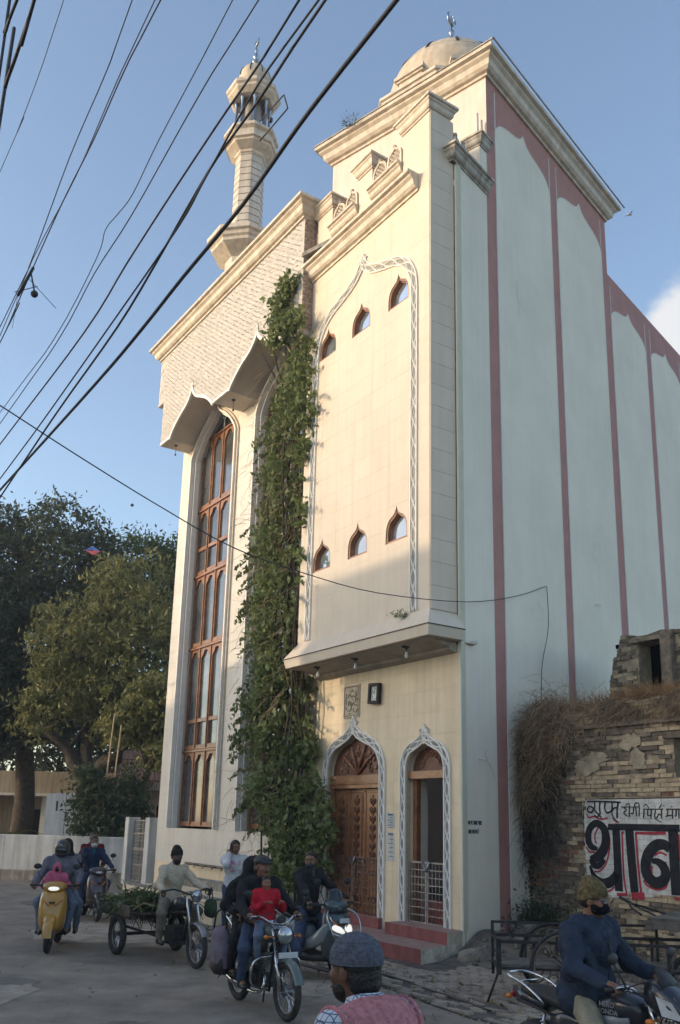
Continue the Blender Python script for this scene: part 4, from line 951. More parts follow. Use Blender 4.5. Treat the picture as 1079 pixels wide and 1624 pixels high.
# foot platform with tap pipe and trough beside the wing
ab = thing('washing_place', 'low cream washing platform with grey trough and tap pipe along the wing wall', 'washing place', K0, ROTF)
MB().box(5.6, 10.6, .012, 1.72, -.05, .45).build('platform', m_cream2, ab, bevel=.02)
MB().box(5.6, 10.6, 1.50, 1.66, .45, .50).box(5.6, 10.5, .02, .5, .45, .62).build('trough', m_cloth_s, ab, bevel=.01)
mb = MB(); mb.tube([(10.4, .16, .95), (5.8, .16, .93)], .035, 8)
for k in range(9): mb.tube([(10.1 - k * .5, .16, .94), (10.1 - k * .5, .28, .94), (10.1 - k * .5, .30, .88)], .018, 6)
mb.build('tap_pipe', mat('rusty_pipe', (.18, .14, .11), .6, .3, 12, .2), ab)
MB().box(10.7, 12.6, .012, .9, -.05, .16).box(10.9, 12.3, .9, 1.3, -.05, .09).build('entry_step', m_cloth_s, ab, bevel=.01)
# ================================================================ vegetation helpers
def leafmat(name, c1, c2, sc=1.7, tr=.35):
    m = bpy.data.materials.new(name); m.use_nodes = True; n = m.node_tree; N = n.nodes; L = n.links; p = N['Principled BSDF']
    tc = N.new('ShaderNodeTexCoord'); nz = N.new('ShaderNodeTexNoise'); nz.inputs['Scale'].default_value = sc; nz.inputs['Detail'].default_value = 8; nz.inputs['Roughness'].default_value = .85
    L.new(tc.outputs['Object'], nz.inputs['Vector']); cr = N.new('ShaderNodeValToRGB'); e = cr.color_ramp.elements
    e[0].position = .34; e[1].position = .66; e[0].color = (*c1, 1); e[1].color = (*c2, 1); L.new(nz.outputs[0], cr.inputs[0])
    L.new(cr.outputs[0], p.inputs['Base Color']); p.inputs['Roughness'].default_value = .55; p.inputs['Specular IOR Level'].default_value = .3
    t = N.new('ShaderNodeBsdfTranslucent'); L.new(cr.outputs[0], t.inputs[0]); mx = N.new('ShaderNodeMixShader'); mx.inputs[0].default_value = tr
    o = N['Material Output']; L.new(p.outputs[0], mx.inputs[1]); L.new(t.outputs[0], mx.inputs[2]); L.new(mx.outputs[0], o.inputs[0]); return m
def leaves(name, P, size, m, parent, seed=0, droop=.4, asp=2.2, kind='stuff', **k):
    g = np.random.default_rng(seed); n = len(P); s = size * g.uniform(.6, 1.35, n)
    d = g.normal(size=(n, 3)); d[:, 2] -= droop; d /= np.linalg.norm(d, axis=1)[:, None]
    r = g.normal(size=(n, 3)); b = np.cross(d, r); b /= np.linalg.norm(b, axis=1)[:, None]; u = np.cross(b, d)
    L2 = (s / 2)[:, None] * d; Wd = (s / 2 / asp)[:, None] * b; up = (s * .12)[:, None] * u
    V = np.stack([P - L2, P + Wd + up, P + L2, P - Wd + up], 1).reshape(-1, 3); i = np.arange(n)[:, None] * 4
    F = np.concatenate([i + [0, 1, 2], i + [0, 2, 3]], 0)
    return npmesh(name, V, F, m, parent, kind=kind, **k)
def crownpts(blobs, n, seed, clump=.5, per=26, hollow=.45):
    g = np.random.default_rng(seed); vol = np.array([b[3] * b[4] * b[5] for b in blobs]); pr_ = vol ** .75; pr_ /= pr_.sum(); out_ = []
    nc = n // per
    for b, c in zip(blobs, g.multinomial(nc, pr_)):
        d = g.normal(size=(c, 3)); d /= np.linalg.norm(d, axis=1)[:, None]; r = g.uniform(hollow ** 3, 1.0, c) ** (1 / 3); r *= g.uniform(.86, 1.12, c)
        C = np.array(b[:3]) + d * r[:, None] * np.array(b[3:6])
        q = np.clip(g.normal(size=(c, per, 3)), -1.7, 1.7) * clump * g.uniform(.5, 1.2, (c, 1, 1)) * [1, 1, .7]
        out_.append((C[:, None] + q).reshape(-1, 3))
    return np.concatenate(out_)
m_bark = mat('bark', (.065, .05, .038), .95, .3, 6, 1.0, 14)
def limbs(parent, base, tips, r0, seed, name='trunk'):
    g = random.Random(seed); mb_ = MB()
    for t_, rr in tips:
        P0 = Vector(base[-1]); P1 = Vector(t_); pts = [tuple(P0)]
        for k in range(1, 5):
            q = P0.lerp(P1, k / 5) + Vector((g.uniform(-.35, .35), g.uniform(-.35, .35), g.uniform(-.1, .4) * (1 - k / 5)))
            pts.append(tuple(q))
        pts.append(tuple(P1)); mb_.tube(smooth_pts(pts, 2), [rr * (1 - .8 * i / 10) for i in range(11)], 7)
        for k in range(5):
            q = Vector(pts[g.randint(2, 5)]); e = q + Vector((g.uniform(-1.6, 1.6), g.uniform(-1.6, 1.6), g.uniform(.1, 1.6)))
            mb_.tube([tuple(q), tuple((q + e) / 2 + Vector((0, 0, .2))), tuple(e)], [rr * .35, rr * .22, .015], 5)
    n_ = len(base); b_ = smooth_pts(base, 3); mb_.tube(b_, [r0 * (1.25 if i == 0 else 1) * (1 - .3 * i / len(b_)) for i in range(len(b_))], 12)
    return mb_.build(name, m_bark, parent)
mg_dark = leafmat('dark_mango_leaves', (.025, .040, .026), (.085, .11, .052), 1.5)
mg_lit = leafmat('olive_leaves', (.05, .075, .025), (.30, .29, .11), 1.2)
mg_yel = leafmat('fresh_green_leaves', (.035, .06, .016), (.12, .16, .04), .9)
mg_vine = leafmat('creeper_leaves', (.045, .080, .025), (.27, .31, .12), 5)
mg_shrub = leafmat('grey_green_shrub_leaves', (.025, .045, .025), (.085, .115, .06), 2)
# big dark tree on the left
t = thing('tree', 'large dark dense tree at the far left behind the white wall', 'tree', (-14.2, 41, 0))
limbs(t, [(.0, 0, 0), (.1, 0, 2.6), (-.2, 0, 5.2)], [((-4, 0, 11), .3), ((-1, -1, 13.5), .3), ((2.2, 0, 11.5), .28), ((3.5, -1, 8), .22), ((-3, -2, 8), .22)], .52, 1)
P = crownpts([(-3.2, 0, 13.0, 3.9, 3, 3.9), (.6, 0, 13.7, 3.0, 3, 3.3), (-.5, -.5, 9.8, 4.6, 3, 2.9), (2.4, 0, 11.6, 2.2, 2.4, 2.8), (-4.6, -.3, 7.6, 2.6, 2.4, 1.9), (1.9, -1.0, 7.5, 2.3, 2.3, 1.8), (-1.2, -1.5, 6.2, 2.4, 2, 1.4), (2.6, -1, 5.6, 1.6, 1.6, 1.2), (-3.4, -1, 5.6, 2.0, 2, 1.2)], 66000, 1, .42)
leaves('crown', P, .25, mg_dark, t, 1)
# second dark tree, partly out of the frame
t = thing('tree', 'dark tree cut off by the left edge with its trunk behind the white wall', 'tree', (-17.4, 38.2, 0))
limbs(t, [(.9, 0, 0), (.95, 0, 2.6), (.4, 0, 5.0)], [((-1, 0, 9), .25), ((2.2, -1, 8.5), .22)], .42, 5)
P = crownpts([(0, 0, 9.5, 3.2, 3, 3.2), (1.0, -.5, 6.6, 2.6, 2.2, 1.5)], 18000, 2, .42); leaves('crown', P, .24, mg_dark, t, 2)
# sunlit tree in front, forked trunk
t = thing('tree', 'olive green sunlit tree with forked trunk in front of the others', 'tree', (-9.6, 35.2, 0))
limbs(t, [(-.3, 0, 0), (-.15, 0, 2.5), (-.1, 0, 3.4)], [((-2.6, 0, 6.4), .34), ((2.0, -.3, 5.4), .36), ((0.4, 0, 9.5), .2), ((-1.2, .3, 9.0), .2)], .50, 3)
P = crownpts([(.9, 0, 10.4, 2.0, 2, 2.3), (-.6, -.4, 8.8, 2.4, 2, 1.9), (1.8, -.4, 8.0, 2.0, 2, 2.2), (-1.2, -.6, 6.9, 1.7, 1.6, 1.3), (1.1, -.8, 6.2, 2.2, 1.8, 1.3), (2.8, 0, 6.0, 1.4, 1.6, 1.9), (-2.3, -.3, 5.6, .9, 1, .9)], 19000, 3, .26)
leaves('crown', P, .25, mg_lit, t, 3, droop=.9, asp=2.6)
# pale green tree behind
t = thing('tree', 'yellow green tree top rising behind the olive tree beside the mosque', 'tree', (-9.3, 43.5, 0))
limbs(t, [(0, 0, 0), (0, 0, 6)], [((-2, 0, 12), .25), ((2, 0, 13), .25), ((0, 0, 14.5), .2)], .4, 6)
P = crownpts([(-1.4, 0, 14.4, 2.4, 2.4, 1.8), (1.6, 0, 14.2, 2.3, 2.2, 1.9), (0, 0, 11.5, 3.2, 2.4, 2.3)], 20000, 4, .38); leaves('crown', P, .22, mg_yel, t, 4)
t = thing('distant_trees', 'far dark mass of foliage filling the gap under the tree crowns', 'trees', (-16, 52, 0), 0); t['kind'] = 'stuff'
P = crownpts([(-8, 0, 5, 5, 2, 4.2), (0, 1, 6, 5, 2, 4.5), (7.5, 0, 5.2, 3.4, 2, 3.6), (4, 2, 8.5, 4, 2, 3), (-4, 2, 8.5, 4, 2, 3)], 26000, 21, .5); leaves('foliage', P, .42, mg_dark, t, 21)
# slim leaning tree by the gate
t = thing('tree', 'slim leaning tree with peeling trunk behind the metal gate', 'tree', (-7.5, 33.0, 0))
mb = MB(); mb.tube(smooth_pts([(.0, 0, 0), (.1, 0, 1.9), (.35, 0, 3.2), (.75, 0, 4.4), (1.0, 0, 6.0)], 3), [.24 - .012 * i for i in range(13)], 9); mb.tube([(.5, 0, 3.8), (.1, 0, 5.0), (-.1, 0, 6)], [.1, .07, .03], 6); mb.build('trunk', m_bark, t)
P = crownpts([(.8, 0, 6.0, 1.3, 1.2, 1.3), (-.3, 0, 5.4, .9, 1, .9), (1.1, 0, 4.4, .8, .8, .6)], 5200, 5, .25); leaves('crown', P, .24, mg_lit, t, 5, droop=.9)
t = thing('bamboo_stakes', 'two thin pale poles standing in the shrub behind the wall', 'poles', (-8.1, 31.6, 0))
for x, l in ((-.15, 5.6), (.12, 5.2)): MB().tube([(x, 0, 0), (x + .25, 0, l)], .028, 6).build('pole', mat('dry_bamboo', (.42, .33, .2), .7, .15), t)
def shrub(label, loc, blobs, n, seed, m=None, size=.17):
    t_ = thing('shrub', label, 'shrub', loc); mb_ = MB(); g = random.Random(seed)
    for k in range(7): mb_.tube([(0, 0, 0), (g.uniform(-.5, .5), g.uniform(-.3, .3), .7), (g.uniform(-.9, .9), g.uniform(-.4, .4), 1.5)], [.04, .025, .01], 5)
    mb_.build('stem', m_bark, t_); leaves('foliage', crownpts(blobs, n, seed, .22), size, m or mg_shrub, t_, seed, droop=.6)
shrub('leafy grey green shrub between the white pillars and the gate', (-8.2, 31.4, 0), [(0, 0, 2.1, 1.0, .8, 1.2), (.7, 0, 1.5, .7, .6, .8), (-.4, 0, 3.2, .6, .6, .7)], 4800, 11)
shrub('taller dark shrub growing against the slim leaning trunk', (-7.4, 32.4, 0), [(0, 0, 2.6, .7, .6, 1.3), (.3, 0, 1.4, .6, .6, .9)], 3000, 12)
shrub('creeping bush spilling over the top of the white wall', (-8.0, 30.9, 1.1), [(0, 0, .5, .9, .4, .45)], 1300, 13)
# palm like plant
t = thing('palm_plant', 'low bright green palm like plant over the white wall', 'plant', (-11.9, 33.4, 0))
mb = MB(); mb.tube([(0, 0, 0), (0, 0, 1.2)], [.18, .12], 8); mb.build('stem', m_bark, t)
V = []; F = []; g = random.Random(5)
for k in range(22):
    a = 2 * pi * k / 22 + g.uniform(-.1, .1); L_ = g.uniform(.9, 1.4); up = g.uniform(.3, 1.0)
    for q in range(7):
        s_ = q / 6; x = L_ * s_; z = 1.2 + up * s_ * 1.2 - 1.1 * s_ * s_; w_ = .09 * sin(pi * (s_ * .92 + .05))
        V += [(x * cos(a) - w_ * sin(a), x * sin(a) + w_ * cos(a), z), (x * cos(a) + w_ * sin(a), x * sin(a) - w_ * cos(a), z + .02)]
        if q: b = len(V) - 4; F.append((b, b + 1, b + 3, b + 2))
npmesh('frond', V, F, mg_yel, t)
# ================================================================ left background: wall, gate, pillars, houses
m_ww = mat('whitewashed_wall', (.56, .57, .56), .9, .1, 1.2, .3, 30, streak=.55, dirt=(.52, .52, .48))
def wallseg(name, p0, p1, h, th, m, parent=None, z0=-.05, **k):
    a = Vector((p0[0], p0[1], 0)); b = Vector((p1[0], p1[1], 0)); d = (b - a); L_ = d.length
    mb_ = MB(); mb_.box(0, L_, -th / 2, th / 2, z0, h); return mb_.build(name, m, parent, loc=a, rz=atan2(d.y, d.x), **k)
wl = thing('compound_wall', 'low whitewashed compound wall with rain streaks along the road bend', 'wall', (-7, 30.2, 0))
for (p0, p1) in (((-6.80, 30.05), (-11.0, 30.65)), ((-11.0, 30.65), (-26, 32.3))):
    o_ = wallseg('wall_section', (p0[0] + 7, p0[1] - 30.2), (p1[0] + 7, p1[1] - 30.2), 1.40, .22, m_ww, wl, bevel=.02)
    o_ = wallseg('wall_footing', (p0[0] + 7, p0[1] - 30.28), (p1[0] + 7, p1[1] - 30.28), .30, .34, m_cloth_s, wl, bevel=.03)
gt = thing('side_gate', 'narrow grey metal grille gate between two white posts', 'gate', K0, ROTF)
MB().box(16.75, 17.05, -1.1, -.7, -.05, 2.05).build('gate_post', m_ww, gt, bevel=.015); MB().box(14.9, 15.25, -1.1, -.65, -.05, 2.05).build('gate_post', m_ww, gt, bevel=.015)
mb = MB(); 
for u in (15.3, 16.0, 16.7): mb.box(u - .02, u + .02, -.92, -.88, .1, 1.98)
for z in (.12, .6, 1.05, 1.1, 1.55, 1.96): mb.box(15.3, 16.7, -.92, -.88, z - .015, z + .015)
mb.build('gate_frame', m_metal, gt)
for k in range(16): MB().tube([(15.36 + k * .087, -.9, .1), (15.36 + k * .087, -.9, 1.96)], .008, 4).build('bar', m_metal, gt)
mb = MB()
for k in range(14): mb.box(15.3, 16.7, -.905, -.897, .2 + k * .125, .212 + k * .125)
mb.build('rail', m_metal, gt)
bp = thing('boundary_pillars', 'pair of tall white slabs with slot openings behind the compound wall', 'pillars', (-10.6, 33.2, 0), radians(3))
m_w2 = mat('fresh_white_paint', (.60, .62, .62), .85, .06, 1.5, .15, 30, streak=.25)
for x0 in (0, .72): MB().prism([(x0, 0), (x0 + .70, 0), (x0 + .70, 2.85 + .05 * x0), (x0, 2.80 + .05 * x0)], -.1, .2, holes=[[(x0 + .36, 2.2), (x0 + .43, 2.2), (x0 + .43, 2.55), (x0 + .36, 2.55)]]).build('slab', m_w2, bp)
MB().box(.1, 1.3, .22, .25, 2.0, 2.7).build('backing', m_dark, bp)
# long low house
m_hw = mat('cream_house_wall', (.42, .37, .30), .85, .08, .8, .15, 20, streak=.4)
hs = thing('house', 'long low cream house with flat overhanging roof behind the trees', 'house', (-20, 45, 0))
MB().box(-6, 9.5, 2.2, 8, 0, 3.0).build('wall', m_hw, hs)
MB().box(-6.4, 9.9, -.6, 8.4, 3.0, 4.1).build('roof', m_hw, hs, bevel=.03)
MB().box(-6.5, 10, -.7, -.58, 2.92, 3.05).build('roof_edge', m_w2, hs)
for x in (-5, -1.5, 2.0, 5.4, 8.8): MB().box(x, x + .7, -.1, .35, 0, 3.0).build('column', m_w2, hs)
for x in (-3.5, .2, 3.8, 7.2): MB().box(x, x + 1.3, 2.14, 2.21, .9, 2.3).build('window', m_dark, hs)
# two storey house seen between trunk and mosque
h2 = thing('house', 'two storey house with rusty balcony railing seen beside the mosque edge', 'house', (-9.6, 40, 0), radians(6))
MB().prism([(0, 0), (5, 0), (5, 3.2), (0, 3.2)], 0, .2, holes=[[(1.62, .3), (2.7, .3), (2.7, 2.55), (1.62, 2.55)]]).build('wall', mat('grey_house_wall', (.30, .26, .24), .9, .1, 1, .2), h2)
MB().box(0, 5, .25, 5, 0, 3.2).build('inner', m_dark, h2)
MB().box(-.6, 5.2, -.9, 4, 3.2, 3.42).build('slab', mat('stained_slab', (.36, .35, .34), .9, .2, 3, .2, streak=.8), h2)
MB().box(.2, 5, 1.0, 4, 3.42, 6.0).build('upper_wall', mat('pinkish_plaster', (.50, .36, .32), .85, .15, 1.5, .2), h2)
MB().box(-.1, .35, -.3, .1, 2.6, 4.9).build('post', mat('pinkish_plaster', (0, 0, 0)), h2)
mb = MB(); m_rust = mat('rusty_railing', (.22, .10, .07), .7, .3, 10, .1)
rl = MB(); 
for z in (3.55, 4.0, 4.45): rl.box(-.5, 5.1, -.86, -.82, z, z + .03)
rl = rl.build('railing', m_rust, h2)
for k in range(28): MB().box(-.5 + k * .2, -.475 + k * .2, -.86, -.82, 3.42, 4.5).build('baluster', m_rust, rl)
MB().lathe([(.55, 0), (.55, .9), (.3, 1.1), (0, 1.12)], 16, T(2.2, 2, 6.0)).build('water_tank', mat('green_tank', (.04, .20, .13), .4, .05), h2)
tag(MB().box(1.75, 2.05, -.06, -.03, 1.2, 2.1, T(0, 0, 0)).build('hanging_cloth', mat('pale_blue_cloth', (.30, .50, .62), .8, .1), loc=(-9.6, 40, 0), rz=radians(6)), 'pale blue cloth hanging in the dark doorway of the far house', 'cloth')
tag(MB().tube([(-11.9, 29.7, .12), (-11.1, 29.6, .10)], .11, 12, cap=False).build('pipe', m_metal), 'short grey drain pipe lying at the foot of the white wall', 'pipe')
# houses across the street (out of view; they shade the lower storeys)
m_opp = mat('opposite_house_plaster', (.68, .60, .48), .9, .1, .6, .2)
t_ = thing('house', 'plain plastered house across the street facing the bay', 'house', WF(14.85, 24, 0), ROTF)
MB().box(-10, 0, 0, 9, 0, 13.3).build('wall', m_opp, t_)
for j in range(4):
    for i in range(3): MB().box(-2.4 - i * 3.2, -1.2 - i * 3.2, -.04, .02, 1 + j * 3.2, 2.4 + j * 3.2).build('window', m_glassD, t_)
t_ = thing('house', 'low plastered house across the street behind the viewer', 'house', WF(4.8, 24.3, 0), ROTF)
MB().box(-36, 0, 0, 8, 0, 7.3).build('wall', m_opp, t_)
for j in range(2):
    for i in range(10): MB().box(-2.4 - i * 3.2, -1.2 - i * 3.2, -.04, .02, 1 + j * 3.2, 2.4 + j * 3.2).build('window', m_glassD, t_)
t_ = thing('house', 'narrow lower house in the gap between the two taller ones across the street', 'house', WF(14.87, 25.5, 0), ROTF)
MB().box(0, 6.2, 0, 4, 0, 10.7).build('wall', m_opp, t_)
for j in range(3): MB().box(1.2, 2.4, -.04, .02, 1 + j * 3.2, 2.4 + j * 3.2).build('window', m_glassD, t_)
t_ = thing('house', 'second plastered house across the street facing the wing', 'house', WF(16.6, 23.1, 0), ROTF + radians(26.8))
MB().box(3.2, 18, 0, 3, 0, 12.78).build('wall', m_opp, t_)
for j in range(3):
    for i in range(4): MB().box(4.4 + i * 3.2, 5.6 + i * 3.2, -.04, .02, 1 + j * 3.2, 2.4 + j * 3.2).build('window', m_glassD, t_)
# ================================================================ ruined brick house
RB = WCf(2.25, 0, 0)
ru = thing('ruined_house', 'crumbling roofless brick house with painted sign beside the mosque wall', 'ruin', RB, ROTF + pi)
m_mort = mat('lime_mortar', (.50, .41, .28), .95, .3, 6, .8, 20, col2=(.22, .175, .125))
m_b1 = mat('lime_washed_brick', (.58, .45, .29), .9, .25, 6, .6, 40, rnd=.22, col2=(.27, .20, .13))
m_b2 = mat('mossy_dark_brick', (.29, .225, .16), .95, .35, 7, .7, 40, rnd=.35, col2=(.075, .065, .055))
m_b3 = mat('bare_red_brick', (.34, .17, .11), .9, .25, 8, .6, 40, rnd=.25, col2=(.12, .08, .06))
wins = [[(.70, 2.90), (.97, 2.90), (.97, 3.36), (.70, 3.36)], [(3.22, 2.88), (4.0, 2.88), (4.0, 3.5), (3.22, 3.5)]]
top = [(-.05, .0), (6.6, 0), (6.6, 4.28), (5.9, 4.22), (5.2, 4.34), (4.4, 4.2), (3.4, 4.28), (2.7, 4.16), (2.0, 4.24), (1.5, 4.1), (1.0, 4.12), (.5, 4.0), (.2, 4.05), (-.05, 3.95)]
rw = MB().prism(top, .025, .42, holes=wins).build('brick_wall', m_mort, ru)
MB().box(-.05, 6.6, .43, .46, 2.4, 3.8).build('dark_inside', m_dark, ru)
signp = PLATE
bt = tiles(top, wins, .235, .074, .010, .03, -.0, 0, .0, brick=True, jit=.024)
RBk = random.Random(5); cand = []
for b in bt:
    xs = [p[0] for p in b.v]; zs = [p[2] for p in b.v]; cx, cz = sum(xs) / len(xs), sum(zs) / len(zs)
    if 1.33 < cx and .94 < cz < 2.6:
        for i, p in enumerate(b.v): b.v[i] = (p[0], max(p[1], -.004), p[2])
        cand.append((2, b, m_b1)); continue
    if cz > 3.15 and RBk.random() < .07 or RBk.random() < .035: continue
    nn = noise.noise(Vector((cx * 1.1, cz * 1.6, 3))) + RBk.uniform(-.25, .25)
    if cx < 1.0: mm = m_b2 if nn < .25 or cz > 2.2 else m_b3
    elif cz > 3.2: mm = m_b2 if nn < .15 else m_b1
    else: mm = m_b3 if nn > .36 else (m_b2 if nn < -.02 else m_b1)
    hid = cx > 3.9 or cz < .5
    cand.append((1 if hid else 0, b, mm))
cand.sort(key=lambda q: q[0]); groups = {}; k = 0
step_ = 0
for pri, b, mm in cand:
    if pri == 0 and k < 296 and RBk.random() < .55:
        b.build('brick', mm, rw); k += 1
    else: groups.setdefault(mm.name, MB()).add(b.v, b.f)
for nm_, g_ in groups.items(): g_.build('bricks', MATS[nm_], rw, kind='stuff')
m_pp = mat('crumbling_yellow_plaster', (.52, .42, .28), .95, .3, 5, 1.0, 16, col2=(.26, .22, .16))
for k in range(11):
    g_ = random.Random(k + 300); t0 = g_.uniform(1.0, 4.6); z0 = g_.uniform(2.65, 3.7) if k < 7 else g_.uniform(.3, .9); rx = g_.uniform(.12, .42); rz_ = g_.uniform(.07, .24)
    if any(w_[0][0] - rx < t0 < w_[1][0] + rx and z0 > 2.6 for w_ in wins): continue
    MB().prism([(t0 + rx * cos(a) * g_.uniform(.55, 1.15), z0 + rz_ * sin(a) * g_.uniform(.55, 1.15)) for a in [2 * pi * i / 20 for i in range(20)]], -.022 - .001 * (k % 5), .01).build('plaster_patch', m_pp, ru)
MB().box(.0, 3.9, -.07, .1, 3.76, 3.82).box(3.9, 6.6, -.07, .1, 3.74, 3.80).build('string_course', m_b2, ru, bevel=.01)
MB().box(.55, 1.12, -.03, .1, 3.36, 3.46).build('lintel', m_b2, ru, bevel=.01); MB().box(3.05, 4.2, -.04, .1, 3.5, 3.6).build('lintel', m_b2, ru, bevel=.01)
mb = MB(); mb.box(.79, .81, .1, .12, 2.9, 3.36); mb.box(.87, .89, .1, .12, 2.9, 3.36); mb.box(.7, .97, .1, .12, 3.1, 3.12); mb.build('window_bars', m_black, ru)
# painted sign straight on the bricks
pl_ = MB()
for t_ in tiles(signp, [], .245, .083, .005, .012, -.008, 0, .0, brick=True, jit=.003):
    if min(p[2] for p in t_.v) < 1.12 and RBk.random() < .16: continue
    pl_.add(t_.v, t_.f)
if 1: pass; so = pl_.build('painted_sign', mat('white_sign_paint', (.74, .71, .65), .85, .14, 5, .7, 22, streak=.35, dirt=(.6, .58, .52)), ru)
strokes(so, 'red_outline', [(p, [q * 1.5 for q in w_]) for p, w_ in RED], mat('red_sign_paint', (.42, .04, .06), .8, .15, 12, .1), y=-.0125, yoff=.002)
strokes(so, 'black_lettering', [(p, w_) for p, w_ in BLK], mat('black_sign_paint', (.018, .018, .022), .75, .3, 14, .2), y=-.015, yoff=.003)
mb = MB(); mb.tube([(x, -.012, z) for x, z in ([signp[-2], signp[-1]] + signp[0:3])], .008, 4); mb.build('sign_border', m_black, so)
# upper storey fragment
UB = WCf(4.2, 0, 0)
up = thing('ruined_room', 'broken upper room of the ruin with one dark doorway', 'ruin', UB, ROTF + pi)
o2 = [(1.02, 4.2), (1.75, 4.2), (1.75, 5.58), (2.34, 5.62), (2.34, 4.2), (6.0, 4.2), (6.0, 5.5), (3.3, 5.62), (2.9, 5.7), (2.3, 5.78), (1.9, 5.72), (1.35, 5.82), (1.28, 5.5), (1.15, 5.3), (1.05, 4.9)]
uw = MB().prism(o2, .02, .40).build('brick_wall', m_mort, up)
g_ = MB(); g2 = MB()
for b in tiles(o2, [], .24, .085, .014, .03, 0, 1.0, 4.2, brick=True, jit=.03):
    if RBk.random() < .1: continue
    cxx = sum(p[0] for p in b.v) / len(b.v)
    (b.build('brick', m_b2 if RBk.random() < .88 else m_b1, uw) if cxx < 3.2 else g_.add(b.v, b.f))
if g_.v: g_.build('bricks', m_b2, uw, kind='stuff')
MB().box(1.5, 2.6, .6, .7, 4.1, 5.7).box(.9, 3.6, .42, 2.2, 5.66, 5.74).box(1.1, 1.3, .4, 2.2, 4.2, 5.66).build('dark_room', m_dark, up)
MB().box(1.60, 2.45, -.06, .2, 5.60, 5.68).build('lintel', m_b2, up, bevel=.01)
MB().box(2.36, 2.60, -.16, .02, 4.2, 5.72).build('pier', m_b2, up, bevel=.03)
mb = MB(); mb.box(-.1, 6.6, .3, 3.2, 4.0, 4.1); mb.build('ruin_floor', m_b2, ru)
# dry creepers and grass: thin curved ribbons
def strands(name, starts, dirs, L_, m, parent, seed, w_=.006, nseg=6, sag=.5, wob=.12, **k):
    g = np.random.default_rng(seed); n = len(starts); P = np.array(starts, float); D = np.array(dirs, float); D /= np.linalg.norm(D, axis=1)[:, None]
    L2 = L_ * g.uniform(.5, 1.3, n); pts = [P.copy()]
    for i in range(nseg):
        D = D + g.normal(size=(n, 3)) * wob; D[:, 2] -= sag / nseg; D /= np.linalg.norm(D, axis=1)[:, None]; P = P + D * (L2 / nseg)[:, None]; pts.append(P.copy())
    pts = np.stack(pts, 1); sd_ = g.normal(size=(n, 1, 3)); ax = np.cross(sd_, np.gradient(pts, axis=1)); ax /= (np.linalg.norm(ax, axis=2)[:, :, None] + 1e-9)
    wv = (w_ * np.linspace(1, .4, nseg + 1))[None, :, None]; V = np.stack([pts - ax * wv, pts + ax * wv], 2).reshape(-1, 3)
    m1 = nseg + 1; i = (np.arange(n)[:, None] * m1 + np.arange(nseg)[None]).reshape(-1, 1) * 2; F = i + np.array([0, 1, 3, 2])
    return npmesh(name, V, F, m, parent, kind='stuff', **k)
m_dry = leafmat('dry_creeper_stems', (.20, .135, .085), (.48, .33, .20), 3, .15); m_dryG = leafmat('orange_dry_grass', (.22, .12, .06), (.50, .30, .14), 3, .3)
g = np.random.default_rng(9); n = 2300
dc = thing('dry_creeper', 'tangled dry brown creeper hanging over the left corner of the ruin', 'creeper', RB, ROTF + pi)
x = np.abs(g.normal(0, .62, n)); x = np.where(x > 2.6, g.uniform(0, .8, n), x); z = g.uniform(2.6, 4.25, n) + np.clip(.5 - x, -.6, .4) * -.9
z = np.where(x > .9, g.uniform(3.5, 4.3, n), z)
strands('dry_stems', np.stack([x - .05, g.uniform(-.32, .0, n), z], 1), np.stack([g.normal(0, .7, n), g.normal(-.3, .4, n), g.normal(.1, .8, n)], 1), .65, m_dry, dc, 1, .005, 7, 1.6, .35)
x = g.uniform(-.05, .8, 420); strands('hanging_stems', np.stack([x, g.uniform(-.2, -.02, 420), g.uniform(1.8, 3.4, 420)], 1), np.stack([g.normal(0, .3, 420), g.normal(-.1, .3, 420), np.full(420, -1.)], 1), .9, mat('dark_dead_stems', (.075, .06, .045), .95, .3), dc, 2, .006, 7, .6, .3)
leaves('dark_foliage', np.stack([g.uniform(-.12, .2, 500), g.uniform(-.2, .02, 500), 2.0 + g.normal(0, .65, 500)], 1), .07, leafmat('dull_dark_leaves', (.02, .024, .014), (.07, .065, .035)), dc, 3)
gr = thing('dry_grass', 'orange dry grass growing along the broken top of the ruin', 'grass', RB, ROTF + pi); n = 6500
x = g.uniform(0, 6.5, n) ** 1.0; y = g.uniform(-.05, 1.4, n)
strands('grass_blades', np.stack([x, y, 4.08 + .12 * (x > 1.6) + .05 * np.sin(x * 3) - .02 * y], 1), np.stack([g.normal(0, .35, n), g.normal(-.25, .4, n), np.ones(n)], 1), .26, m_dryG, gr, 4, .006, 4, .35, .12)
gr2 = strands('hanging_grass', np.stack([g.uniform(1.7, 6, 1800), g.uniform(-.05, .1, 1800), g.uniform(3.9, 4.2, 1800)], 1), np.stack([g.normal(0, .3, 1800), np.full(1800, -.6), g.normal(.2, .4, 1800)], 1), .35, m_dry, gr, 5, .005, 5, 1.6, .2)
n = 500; strands('roof_weeds', np.stack([g.uniform(0.0, 1.6, n), g.uniform(0, .6, n), np.full(n, 4.05)], 1), np.stack([g.normal(-.1, .35, n), g.normal(0, .3, n), np.ones(n)], 1), .5, m_dry, gr, 6, .005, 6, .5, .2)
